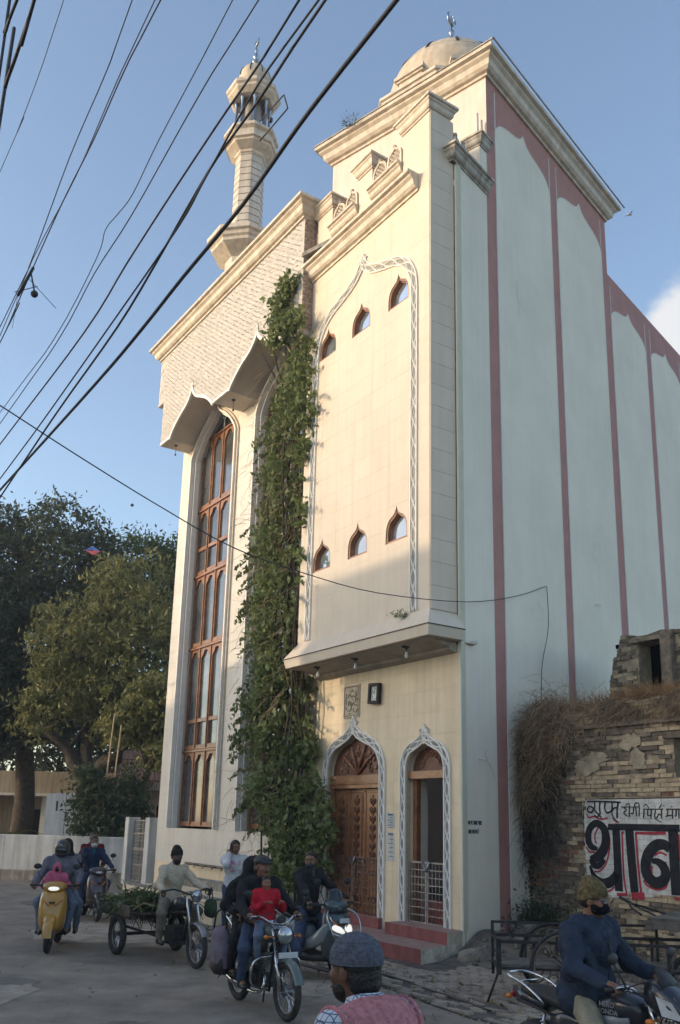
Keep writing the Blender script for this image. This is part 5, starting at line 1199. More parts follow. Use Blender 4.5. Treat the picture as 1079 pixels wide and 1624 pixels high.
# green weeds at the wall foot
def weeds(label, loc, n_, sx, sy, sz, size, m, seed):
    t_ = thing('weeds', label, 'weeds', loc); g_ = np.random.default_rng(seed)
    P_ = np.stack([g_.normal(0, sx, n_), g_.normal(0, sy, n_), np.abs(g_.normal(0, sz, n_)) + .03], 1); leaves('leaves', P_, size, m, t_, seed)
    strands('stalks', P_[:n_ // 4] * [1, 1, 0], np.stack([g_.normal(0, .3, n_ // 4), g_.normal(0, .3, n_ // 4), np.ones(n_ // 4)], 1), sz * 2.2, m, t_, seed, .004)
weeds('dark green weeds at the corner of the ruin and the side wall', WCf(2.0, -.35, .35), 900, .3, .22, .22, .07, mg_shrub, 31)
weeds('weeds on the rubble below the painted sign', WCf(2.4, -1.5, .3), 1100, .6, .25, .25, .07, mg_shrub, 32)
weeds('pale green weeds behind the handcart wheel', WCf(1.6, -1.8, .15), 700, .5, .3, .2, .06, mg_vine, 33)
weeds('small tuft on the ledge of the bay skirt', WF(.75, .72, 5.62), 90, .1, .04, .06, .05, mg_vine, 34)
weeds('green sprout on the hall cornice', WCf(.86, 3.5, 18.5), 120, .14, .1, .14, .06, mg_shrub, 35)
weeds('green leaves growing on the side wall beside the ruin', WCf(2.0, -.1, 3.25), 130, .12, .07, .12, .12, mg_shrub, 36)
weeds('small green bush at sign height beside the side wall', WCf(2.2, -.2, 1.75), 140, .1, .1, .1, .1, mg_shrub, 37)
# rubble
m_rock = mat('broken_plaster_rubble', (.30, .26, .21), .95, .25, 5, .9, 20, rnd=.3, col2=(.15, .13, .11))
def rock(r, seed):
    b = bmesh.new(); bmesh.ops.create_icosphere(b, subdivisions=2, radius=r); g_ = random.Random(seed); off = Vector((g_.uniform(0, 99), 0, 0))
    for v in b.verts:
        d = noise.noise(v.co * 1.1 / r + off) * .5 + noise.noise(v.co * 3 / r + off) * .18; v.co *= 1 + d; v.co.z *= .66
    m_ = MB(); m_.v = [tuple(v.co) for v in b.verts]; m_.f = [tuple(v.index for v in f.verts) for f in b.faces]; m_.sm = [False] * len(m_.f); b.free(); return m_
RR_ = random.Random(21)
for k in range(46):
    s_ = RR_.uniform(-.5, 2.2); y_ = -abs(RR_.gauss(.45, .5)); r_ = RR_.uniform(.05, .14) if k > 9 else RR_.uniform(.13, .24)
    p = WCf(s_, y_ - .1, r_ * .35 + max(0, s_ * .16)); 
    o_ = rock(r_, k).build('rubble_stone', m_rock, loc=p, rz=RR_.uniform(0, 6)); tag(o_, 'broken piece of masonry in the rubble heap at the side wall foot', 'rubble', 'rubble pieces at the side wall foot')
hp = MB(); N_ = 22; V = []; F = []
for i in range(N_ + 1):
    for j in range(N_ + 1):
        s_ = -.9 + 4.0 * i / N_; y_ = -4.2 + 4.15 * j / N_; e = max(0, min(1, (s_ + .9) / 1.6)) * max(0, min(1, 1 - abs(y_ + .0) / 4.2)) 
        z_ = .50 * e * (.75 + .5 * noise.noise(Vector((s_ * 1.3, y_ * 1.3, 0)))) + .05 * noise.noise(Vector((s_ * 5, y_ * 5, 2))) * e - .01; V.append((s_, y_, z_))
        if i and j: a_ = i * (N_ + 1) + j; F.append((a_, a_ - 1, a_ - N_ - 2, a_ - N_ - 1))
hp.add(V, F, True); o_ = hp.build('rubble_mound', mat('rubble_earth', (.17, .14, .11), .95, .3, 4, 1.0, 22, col2=(.08, .07, .055)), loc=K0, rz=ROTC, kind='structure')
gg = np.random.default_rng(4); gv = MB()
for k in range(420):
    s_ = gg.uniform(-.8, 2.2); y_ = -gg.uniform(.05, 3.8) ; r_ = gg.uniform(.012, .05); e = max(0, min(1, (s_ + .9) / 1.6)) * max(0, 1 - abs(y_) / 4.2)
    m_ = rock(r_, k + 100) if k < 120 else None
    if m_: gv.add([(p[0] + s_, p[1] + y_, p[2] + .45 * e) for p in m_.v], m_.f)
    else: gv.taper((s_, y_, .4 * e), (r_ * 2, r_ * 1.6), (r_ * 1.2, r_), r_)
gv.build('gravel', m_rock, loc=K0, rz=ROTC, kind='stuff', label='small broken chips scattered over the rubble', cat='gravel')
tag(MB().tube([(0, 0, .02), (.08, .05, .1), (.02, .12, .05), (-.1, .05, .08)], [.05, .07, .06, .03], 6).build('crumpled_packet', mat('red_white_wrapper', (.55, .05, .05), .4, .2, 9, .3, 30, col2=(.6, .58, .55)), loc=WCf(.9, -1.9, .42)), 'crumpled red and white wrapper on the rubble', 'litter')
# ================================================================ climbing vine on the facade
vt = [(14.6, 4.7, 5.2), (14.2, 4.5, 5.4), (13.2, 4.25, 5.7), (12.0, 4.1, 6.5), (11.0, 4.0, 6.7), (9.9, 4.35, 6.8), (8.6, 4.4, 7.1), (7.2, 4.4, 7.0), (5.7, 4.8, 6.75), (4.5, 4.75, 7.0), (3.8, 4.5, 7.1), (2.8, 3.9, 6.9), (1.7, 3.5, 5.9), (1.0, 3.7, 5.3), (.7, 3.9, 5.0)]
vn = thing('climbing_vine', 'tall green creeper climbing the corner between bay and wing', 'creeper', K0, ROTF)
g = np.random.default_rng(77); n = 29000
zs_ = np.array([v[0] for v in vt][::-1]); lo = np.array([v[1] for v in vt][::-1]); hi = np.array([v[2] for v in vt][::-1])
nc = n // 22; zc_ = g.uniform(.75, 14.6, nc); dens = np.interp(zc_, [0, 1, 2, 12.6, 13.2, 14.6], [.4, .8, .85, .62, .34, .16]); keep = g.uniform(0, 1, nc) < dens; zc_ = zc_[keep]; nc = len(zc_)
f_ = g.beta(1.1, 1.1, nc); jag = .42 * np.sin(zc_ * 3.1) + .3 * np.sin(zc_ * 7.3 + 1); a_ = np.interp(zc_, zs_, lo) - .1 * jag; b_ = np.interp(zc_, zs_, hi) + jag * .8 * g.uniform(0, 1, nc)
uc = a_ + (b_ - a_) * f_; edge = 1 - np.abs(f_ - .5) * 2
nmin = np.where(uc < 4.55, np.where(zc_ > 5.4, NB + .06, .15), .10); nmin = np.where(zc_ > 13.0, NF + .05, nmin)
ncn = nmin + g.uniform(0, 1, nc) * (.12 + .75 * edge * np.where(zc_ > 13, .35, 1)) 
C_ = np.stack([uc, ncn, zc_], 1); P_ = (C_[:, None] + g.normal(size=(nc, 22, 3)) * [.13, .10, .12]).reshape(-1, 3)
P_[:, 1] = np.maximum(P_[:, 1], np.repeat(nmin - .03, 22))
leaves('foliage', P_[::2], .155, mg_vine, vn, 8, droop=.9, asp=1.5); leaves('young_foliage', P_[1::2], .10, leafmat('fresh_creeper_leaves', (.08, .11, .03), (.30, .34, .14), 4), vn, 12, droop=.5, asp=1.6)
mb = MB(); gr_ = random.Random(3)
for k in range(16):
    u_ = gr_.uniform(4.4, 6.1); pts = [(u_, .5, 0)]
    z = 0
    while z < 13.5 - k * .3: z += 1.1; u_ += gr_.uniform(-.22, .22); pts.append((max(4.55, min(6.5, u_)), gr_.uniform(.2, .6) if z < 12.5 else NF + .1, z))
    mb.tube(smooth_pts(pts, 2), .022, 5)
mb.build('stem', m_bark, vn)
strands('tendrils', np.stack([g.uniform(4.5, 7.0, 500), g.uniform(.3, .9, 500), g.uniform(1, 13, 500)], 1), np.stack([g.normal(.4, .5, 500), g.normal(.3, .4, 500), g.normal(-.3, .3, 500)], 1), .7, m_dry, vn, 9, .006, 6, .8, .25)
# twiggy sprays at the sides
g2_ = np.random.default_rng(5); sp = []
for k in range(70):
    z = g2_.uniform(1.2, 12.5); left = g2_.random() < .6; u_ = np.interp(z, zs_, hi if left else lo); d = 1 if left else -1; L_ = g2_.uniform(.25, .8)
    for q in range(26): s_ = q / 26; sp.append((u_ + d * (s_ * L_ - .1), .35 + .2 * s_ + (NB if not left and z > 5.5 else 0) * .6 + g2_.normal(0, .02), z - .25 * s_ * s_ + g2_.normal(0, .03)))
leaves('side_sprays', np.array(sp), .12, mg_vine, vn, 10, droop=1.2, asp=1.7)
# ================================================================ cables, kites, bird
m_cab = mat('black_cable_sheath', (.018, .02, .03), .6, .2, 5, 0)
LB = ['thick black cable bundle nearest the mosque, crossing the minaret foot', 'twisted black cable second from the thick bundle', 'black cable passing in front of the minaret balcony', 'black cable just left of the balcony crossing', 'thin cable left of the minaret', 'thin kinked cable left of the minaret', 'cable joining the spliced group at the left, nearest the middle', 'thin middle cable of the spliced left group', 'left cable of the spliced group', 'thin lone cable at the upper left', 'thick dark cable bundle in the upper left corner', 'second thick cable bundle at the very corner']
for k, (r_, pts) in enumerate(WIRES):
    P2 = smooth_pts(pts, 4); mb = MB(); nst = 1; r_ *= .8
    for q in range(nst):
        pp = [(p[0] + (r_ * .8 * cos(i * .9 + q * pi) if nst > 1 else 0), p[1], p[2] + (r_ * .8 * sin(i * .9 + q * pi) if nst > 1 else 0)) for i, p in enumerate(P2)]
        mb.tube(pp, r_ * (.75 if nst > 1 else 1), 6)
    mb.build('overhead_cable', m_cab, label=LB[k], cat='cable')
MB().tube(smooth_pts(DROP, 4), .0075, 5).build('service_cable', m_cab, label='sagging black cable from the left to the mosque side wall', cat='cable')
p0 = WCf(3.27, -.03, 6.9); MB().tube(smooth_pts([tuple(p0), tuple(WCf(3.1, -.12, 6.0)), tuple(WCf(2.9, -.06, 5.2)), tuple(WCf(2.65, -.15, 4.5)), tuple(WCf(2.5, -.2, 4.1))], 4), .008, 5).build('loose_cable', m_cab, label='loose cable end dangling down the side wall to the ruin', cat='cable')
sp_ = thing('cable_spacer', 'small splice with frayed wires and round insulator on the left cables', 'insulator', (-4.0, 9.75, 8.55))
mb = MB(); mb.ell((.10, 0, -.22), (.045, .045, .045)); mb.tube([(.02, 0, .1), (.1, 0, -.2)], .01, 5); mb.tube([(-.1, 0, -.25), (.05, 0, .15)], .02, 5); mb.tube([(0, 0, 0), (.35, .1, -.35)], .004, 4); mb.tube([(-.15, 0, -.2), (.12, .02, -.1)], .006, 4); mb.tube([(-.1, 0, -.2), (-.12, 0, -.7)], .003, 4); mb.build('fitting', m_black, sp_)
kt = thing('kite', 'red and blue paper kite flying in front of the dark tree', 'kite', (-8.5, 28.8, 10.8))
mb = MB(); mb.add([(-.28, 0, 0), (0, .02, .16), (.02, .02, -.02)], [(0, 1, 2)]).add([(-.28, 0, 0), (.02, .02, -.02), (-.02, 0, .0)], [(0, 1, 2)]); mb.add([(-.02, .02, .15), (.26, 0, -.04), (.02, .02, .0)], [(0, 1, 2)]); mb.build('blue_panel', mat('blue_kite_paper', (.10, .18, .55), .6, .05), kt, fix=False)
MB().add([(-.26, .01, -.01), (.26, .01, -.05), (.02, .01, -.17)], [(0, 1, 2)]).add([(.02, .005, .0), (.26, .005, -.05), (.05, .005, -.1)], [(0, 1, 2)]).build('red_panel', mat('red_kite_paper', (.60, .12, .14), .6, .05), kt, fix=False)
MB().tube([(-.28, .02, 0), (0, .02, .05), (.27, .02, -.04)], .006, 4).build('spar', m_black, kt)
kt = thing('kite', 'tiny dark diamond kite high against the sky', 'kite', (-7.2, 28.4, 12.3)); MB().add([(-.07, 0, 0), (0, 0, .07), (.07, 0, .0), (0, .01, -.07)], [(0, 1, 2, 3)]).build('paper', m_black, kt, fix=False); MB().tube([(-.07, .01, 0), (.07, .01, 0)], .004, 4).build('spar', m_black, kt)
bd = thing('bird', 'small white bird flying at the right of the hall roof', 'bird', (9.4, 25.9, 22.2), radians(20))
mb = MB(); mb.loft([(-.12, 0, 0, .01, .01), (-.05, 0, 0, .035, .03), (.04, 0, .01, .035, .035), (.10, 0, .03, .015, .02)], 8); mb.add([(-.02, .02, .02), (.03, .02, .02), (-.03, .2, .06), (-.06, .18, .05)], [(0, 1, 2, 3)]); mb.add([(-.02, -.02, .02), (.03, -.02, .02), (-.03, -.2, .0), (-.06, -.18, .0)], [(0, 1, 2, 3)]); mb.build('body', m_w2, bd)

gl = np.random.default_rng(17); lt = MB()
for k in range(700):
    if k < 450: p = WF(gl.uniform(-6, 14), gl.normal(2.75, .5))
    else: p = Vector((gl.uniform(-6, 3), gl.uniform(8, 24), 0))
    r_ = gl.uniform(.006, .022); a_ = gl.uniform(0, 6); lt.taper((0, 0, .003), (r_ * 2.4, r_ * 1.5), (r_ * 1.4, r_), r_ * .7, Matrix.Translation((p.x, p.y, .003)) @ RZ(a_))
lt.build('road_grit', mat('grit_and_chips', (.30, .26, .21), .95, .3, 9, .4, 30), kind='stuff', label='small chips, grit and dry bits along the road edge', cat='grit')
dl = np.random.default_rng(18); n = 260; P = np.stack([dl.uniform(-6, 12, n), dl.normal(2.3, .7, n), np.full(n, .035)], 1); dlp = np.array([tuple(WF(a, b, c)) for a, b, c in P])
o_ = leaves('fallen_leaves', dlp, .09, leafmat('dry_fallen_leaves', (.12, .07, .03), (.34, .24, .10), 6, .1), None, 19, droop=0); tag(o_, 'dry leaves fallen along the foot of the mosque', 'leaves')
# ================================================================ vehicles (x forward, y left, z up, origin on the ground between the wheels)
m_tyre = mat('dusty_tyre', (.045, .042, .040), .85, .25, 12, .4, 60)
m_chrome = mat('chrome', (.55, .55, .56), .18, .1, 8, .02, metal=1.0)
m_dkmet = mat('dark_engine_metal', (.05, .05, .052), .5, .3, 18, .3, metal=.5)
m_alu = mat('dull_aluminium', (.26, .26, .26), .45, .2, 15, .2, metal=.8)
m_plas = mat('black_plastic', (.022, .022, .024), .5, .2, 10, .1)
m_seat = mat('black_vinyl_seat', (.022, .020, .020), .55, .2, 15, .2)
m_lens = emat('lit_headlamp_lens', (1.0, .95, .85), .35, (.6, .6, .6))
m_lens0 = mat('unlit_headlamp_glass', (.42, .44, .46), .06, .2, 9, 0, metal=.7, spec=.8)
m_amber = mat('amber_lens', (.55, .17, .02), .2, .1, 9, 0)
m_mirror = mat('mirror_glass', (.6, .65, .7), .05, .02, 1, 0, metal=1.0)
m_plate = mat('number_plate', (.55, .56, .56), .5, .08, 10, .05)
def paint(name, c, **k): return mat(name, c, .32, .08, 6, .04, 40, coat=.5, spec=.5, **k)
def wheel(v, x, R=.30, w_=.075, y=0.0, kind='spoke', name='wheel'):
    e = bpy.data.objects.new(name, None); S.collection.objects.link(e); e.parent = v; e.location = (x, y, R)
    e.empty_display_size = .1
    MB().torus((0, 0, 0), R - w_ * .55, w_ * .55, seg=40, rs=10).build('tyre', m_tyre, e)
    r_ = MB(); ri = R - w_ * 1.15
    if kind == 'spoke':
        r_.torus((0, 0, 0), ri, .013, seg=32, rs=6)
        sp_ = MB()
        for k in range(20):
            a = 2 * pi * k / 20; b = a + (.35 if k % 2 else -.35); sp_.tube([(.03 * cos(b), .03 * (-1) ** k, .03 * sin(b)), (ri * cos(a), 0, ri * sin(a))], .0035, 4)
        sp_.build('spokes', m_chrome, e)
        r_.lathe([(.055, -.05), (.06, -.04), (.035, 0), (.06, .04), (.055, .05)], 14, RX(pi / 2))
    else:
        r_.torus((0, 0, 0), ri, .018, seg=32, rs=6); r_.lathe([(0, -.05), (.06, -.05), (.06, .05), (0, .05)], 14, RX(pi / 2))
        for k in range(5 if R > .25 else 4):
            a = 2 * pi * k / 5; r_.tube([(.04 * cos(a), 0, .04 * sin(a)), (ri * cos(a), 0, ri * sin(a))], [.022, .014], 6)
    r_.build('rim', m_alu, e)
    return e
def arcguard(R0, a0, a1, hw, x, z, th=.006, n=14):
    vs = []; fs = []
    for i in range(n + 1):
        a = a0 + (a1 - a0) * i / n
        for (r, y) in ((R0 - .02, -hw), (R0, -hw * .75), (R0 + .012, 0), (R0, hw * .75), (R0 - .02, hw)): vs.append((x + r * cos(a), y, z + r * sin(a)))
    for i in range(n):
        for k in range(4): fs.append((i * 5 + k, i * 5 + k + 1, i * 5 + k + 6, i * 5 + k + 5))
    n0 = len(vs); vs += [(v[0], v[1] * .97, v[2] - th) for v in vs]; fs += [tuple(n0 + i for i in f[::-1]) for f in fs]
    m_ = MB(); m_.add(vs, fs, True); return m_
def mirror(v, side, base, top, r=(.012, .055, .04), stem=None, round_=True):
    m_ = MB(); m_.tube(smooth_pts([base, ((base[0] + top[0]) / 2 + .02, (base[1] + top[1]) / 2 + .02 * side, (base[2] + top[2]) / 2), top], 3), .006, 6)
    m_.ell((top[0], top[1], top[2] + r[2] * .6), r, seg=14, rings=8); o_ = m_.build('mirror', stem or m_plas, v)
    MB().ell((top[0] - .008, top[1], top[2] + r[2] * .6), (r[0] * .6, r[1] * .85, r[2] * .85), seg=12, rings=6).build('mirror_glass', m_mirror, o_)
def text_part(name, txt, size, M, m, parent, depth=.001):
    vs, fs = textmesh(txt, size, depth); mb_ = MB(); mb_.add(vs, fs, False, M); return mb_.build(name, m, parent, fix=False)
TX = Matrix(((0, 0, 1, 0), (1, 0, 0, 0), (0, 1, 0, 0), (0, 0, 0, 1)))      # text upright facing +x, reading along +y
TYR = Matrix(((1, 0, 0, 0), (0, 0, -1, 0), (0, 1, 0, 0), (0, 0, 0, 1)))    # text upright facing -y, reading along +x
def motorcycle(label, loc, rz, body, police=False, guard=True, lean=0):
    v = thing('motorcycle', label, 'motorcycle', loc, rz); v.rotation_euler = (lean, 0, rz)
    wheel(v, .66, .30, .07); wheel(v, -.60, .30, .08)
    arcguard(.325, radians(20), radians(170), .055, .66, .30).build('front_mudguard', body if not police else m_plas, v)
    arcguard(.33, radians(15), radians(165), .075, -.60, .31).build('rear_mudguard', m_plas, v)
    f_ = MB()
    for s in (-1, 1): f_.tube([(.66, s * .085, .30), (.50, s * .085, .72)], .022, 8); f_.tube([(.50, s * .085, .72), (.42, s * .085, .95)], .016, 8)
    f_.cbox((.47, 0, .80), (.05, .2, .03)); f_.cbox((.43, 0, .93), (.05, .2, .03)); f_.build('front_fork', m_chrome, v)
    h_ = MB(); h_.tube(smooth_pts([(.30, .36, 1.02), (.36, .22, 1.04), (.41, .08, .97), (.41, -.08, .97), (.36, -.22, 1.04), (.30, -.36, 1.02)], 4), .012, 8); hb = h_.build('handlebar', m_chrome, v)
    g_ = MB()
    for s in (-1, 1): g_.tube([(.34, s * .26, 1.03), (.29, s * .375, 1.02)], .018, 8); g_.tube(smooth_pts([(.39, s * .24, 1.035), (.40, s * .31, 1.02), (.36, s * .38, 1.0)], 3), .006, 5)
    g_.build('grip', m_plas, hb)
    lz = .86
    if not police:
        l_ = MB(); l_.lathe([(0, -.12), (.05, -.11), (.085, -.05), (.095, 0), (.10, .012), (.092, .02)], 20, T(.58, 0, lz) @ RY(pi / 2 - .05)); lo = l_.build('headlamp', m_chrome, v)
        MB().lathe([(.09, .012), (.06, .028), (0, .036)], 20, T(.58, 0, lz) @ RY(pi / 2 - .05)).build('lens', m_lens0, lo)
        MB().lathe([(.05, 0), (.055, .04), (.04, .06)], 14, T(.46, 0, .98)).build('speedometer', m_plas, v)
        MB().cbox((.665, 0, .665), (.012, .23, .06)).build('number_plate', m_plate, v, bevel=.004)
    else:
        c = MB(); c.loft([(.40, 0, .98, .10, .10), (.50, 0, .97, .135, .12), (.60, 0, .94, .125, .10), (.68, 0, .89, .10, .075), (.72, 0, .85, .07, .05)], 18, pw=2.6); co = c.build('front_fairing', body, v)
        MB().loft([(.55, 0, 1.04, .10, .06), (.50, 0, 1.10, .08, .04), (.46, 0, 1.15, .05, .015)], 12).build('visor', m_plas, co)
        for s in (-1, 1): MB().add([(.52, s * .142, 1.0), (.63, s * .124, .97), (.70, s * .098, .86), (.56, s * .138, .88)], [(0, 1, 2, 3)]).build('white_decal', m_plate, co, fix=False)
        l_ = MB(); l_.ell((.68, 0, .865), (.055, .085, .055), seg=18); l_.build('headlamp', emat('dim_lit_lamp', (1, .72, .4), .9, (.8, .7, .55)), co)
        text_part('lettering', 'POLICE', .055, T(.635, 0, .985) @ RY(-.75) @ TX, mat('white_red_print', (.75, .5, .55), .5, .05, 5, 0), co)
        MB().cbox((.735, 0, .735), (.012, .26, .075)).cbox((.742, -.06, .735), (.004, .012, .012)).cbox((.742, .06, .735), (.004, .012, .012)).build('number_plate', m_plate, v, bevel=.004)
    tk = MB(); tk.loft([(-.12, 0, .80, .06, .045), (-.05, 0, .82, .10, .085), (.08, 0, .84, .135, .115), (.22, 0, .855, .135, .115), (.32, 0, .85, .10, .09), (.37, 0, .845, .05, .05)], 20, pw=2.5); to = tk.build('fuel_tank', body, v)
    MB().lathe([(.035, 0), (.035, .015), (0, .018)], 12, T(.2, 0, .965)).build('fuel_cap', m_chrome, to)
    if police:
        for s, t_ in ((.022, 'HERO'), (-.025, 'HONDA')): text_part('lettering', t_, .048, T(.12, -.141, .86 + s) @ TYR, mat('silver_print', (.35, .36, .38), .4, .05, 5, 0), to)
        for s in (-1, 1): MB().loft([(-.02, s * .12, .78, .012, .02), (.12, s * .137, .775, .012, .035), (.28, s * .11, .80, .012, .02)], 8).build('tank_stripe', mat('silver_grey_stripe', (.30, .32, .34), .35, .1, 5, 0), to)
    se = MB(); se.loft([(-.72, 0, .86, .09, .03), (-.6, 0, .85, .125, .045), (-.3, 0, .81, .135, .05), (-.12, 0, .79, .12, .05), (-.03, 0, .80, .07, .04)], 16, pw=3); se.build('seat', m_seat, v)
    for s in (-1, 1):
        MB().loft([(-.42, s * .09, .66, .02, .06), (-.30, s * .115, .66, .025, .10), (-.12, s * .11, .66, .025, .09), (-.05, s * .09, .68, .015, .05)], 12).build('side_panel', body, v)
    tl_ = MB(); tl_.loft([(-.50, 0, .77, .11, .05), (-.72, 0, .80, .09, .055), (-.84, 0, .83, .05, .04)], 14); tl_.build('tail_panel', body, v)
    MB().ell((-.85, 0, .80), (.03, .055, .035), seg=10, rings=6).build('tail_lamp', mat('red_lens', (.35, .02, .02), .2, .1), v)
    k_ = MB(); k_.tube(smooth_pts([(-.45, .14, .80), (-.62, .15, .90), (-.82, .12, .95), (-.88, 0, .955), (-.82, -.12, .95), (-.62, -.15, .90), (-.45, -.14, .80)], 4), .011, 7)
    k_.tube([(-.68, .14, .92), (-.68, -.14, .92)], .009, 6); k_.build('tail_rack', m_chrome, v)
    en = MB(); en.cbox((.02, 0, .36), (.32, .20, .20)); en.lathe([(.10, -.14), (.11, -.12), (.11, .12), (.10, .14)], 18, T(-.03, 0, .36) @ RX(pi / 2))
    eo = en.build('engine', m_dkmet, v, bevel=.015)
    cy = MB()
    for k in range(7): cy.cbox((.12 + .012 * k, 0, .46 + .026 * k), (.17, .19, .012))
    cy.cbox((.16, 0, .53), (.10, .12, .20)); cy.build('cylinder_fins', m_alu, eo)
    ex = MB(); ex.tube(smooth_pts([(.20, -.06, .45), (.30, -.10, .33), (.22, -.13, .23), (-.1, -.14, .22), (-.3, -.15, .25)], 4), .019, 8); ex.tube([(-.28, -.155, .25), (-.40, -.16, .27), (-.85, -.175, .36)], [.022, .042, .038], 12); ex.build('exhaust', m_chrome, v)
    fr = MB(); fr.tube([(.42, 0, .86), (.30, 0, .60), (.22, 0, .24), (-.2, 0, .22), (-.32, 0, .40), (-.3, 0, .72)], .018, 7)
    for s in (-1, 1): fr.tube([(-.22, s * .07, .34), (-.60, s * .095, .30)], .02, 7); fr.tube([(-.3, s * .08, .7), (-.75, s * .1, .78)], .012, 6)
    fr.tube([(-.02, .26, .26), (-.02, -.26, .26)], .013, 6); fr.tube([(-.40, .22, .34), (-.40, -.22, .34)], .011, 6)
    fr.tube([(-.1, .1, .2), (-.25, .16, .03)], .011, 6); fr.build('frame', m_plas, v)
    for s in (-1, 1):
        sh = MB(); sh.tube([(-.58, s * .12, .33), (-.46, s * .12, .72)], .013, 7); pts = []
        for k in range(49): a = 2 * pi * k / 8; t_ = .25 + .65 * k / 48; pts.append((-.58 + .12 * t_ + .026 * cos(a), s * .12 + .026 * sin(a), .33 + .39 * t_))
        sh.tube(pts, .006, 5); sh.build('shock_absorber', m_chrome, v)
        i_ = MB(); i_.tube([(.50, s * .09, .84), (.50, s * .19, .84)], .008, 6); i_.ell((.51, s * .205, .84), (.035, .022, .024), seg=10, rings=6); i_.build('indicator', m_amber, v)
        i_ = MB(); i_.ell((-.80, s * .14, .80), (.03, .02, .022), seg=10, rings=6); i_.build('indicator', m_amber, v)
        mirror(v, s, (.36, s * .24, 1.04), (.34, s * (.36 if not police else .34), 1.26 if not police else 1.2), stem=m_plas)
    cb = MB()
    for s in (-1, 1): cb.tube(smooth_pts([(.36, s * .26, 1.03), (.50, s * .16, 1.08), (.56, s * .05, .96), (.46, s * .03, .80), (.3, s * .02, .62)], 4), .005, 5); cb.tube(smooth_pts([(.34, s * .28, 1.02), (.46, s * .20, 1.0), (.50, s * .07, .86), (.56, s * .07, .55)], 4), .004, 5)
    cb.tube([(-.3, .11, .42), (-.05, .13, .36)], .03, 6); cb.tube([(-.60, .10, .36), (-.05, .12, .42)], .012, 5); cb.tube([(-.60, .10, .24), (-.05, .12, .30)], .012, 5); cb.build('control_cables', m_plas, v)
    MB().cbox((.0, -.16, .50), (.14, .06, .16)).cbox((.05, .13, .52), (.12, .06, .12)).build('engine_cover', m_alu, v, bevel=.02)
    if guard:
        gd = MB()
        for s in (-1, 1): gd.tube(smooth_pts([(.34, s * .04, .62), (.38, s * .24, .60), (.38, s * .30, .50), (.36, s * .28, .34), (.28, s * .06, .26)], 4), .013, 7)
        gd.build('crash_guard', m_chrome, v)
    if not police:
        sg = MB()
        for q in range(3): sg.tube([(-.85 + q * .15, .20, .30), (-.75 + q * .12, .20, .66)], .005, 5)
        sg.tube([(-.9, .20, .28), (-.5, .20, .28), (-.45, .2, .68), (-.8, .2, .68), (-.9, .2, .28)], .008, 5); sg.build('sari_guard', m_chrome, v)
    return v
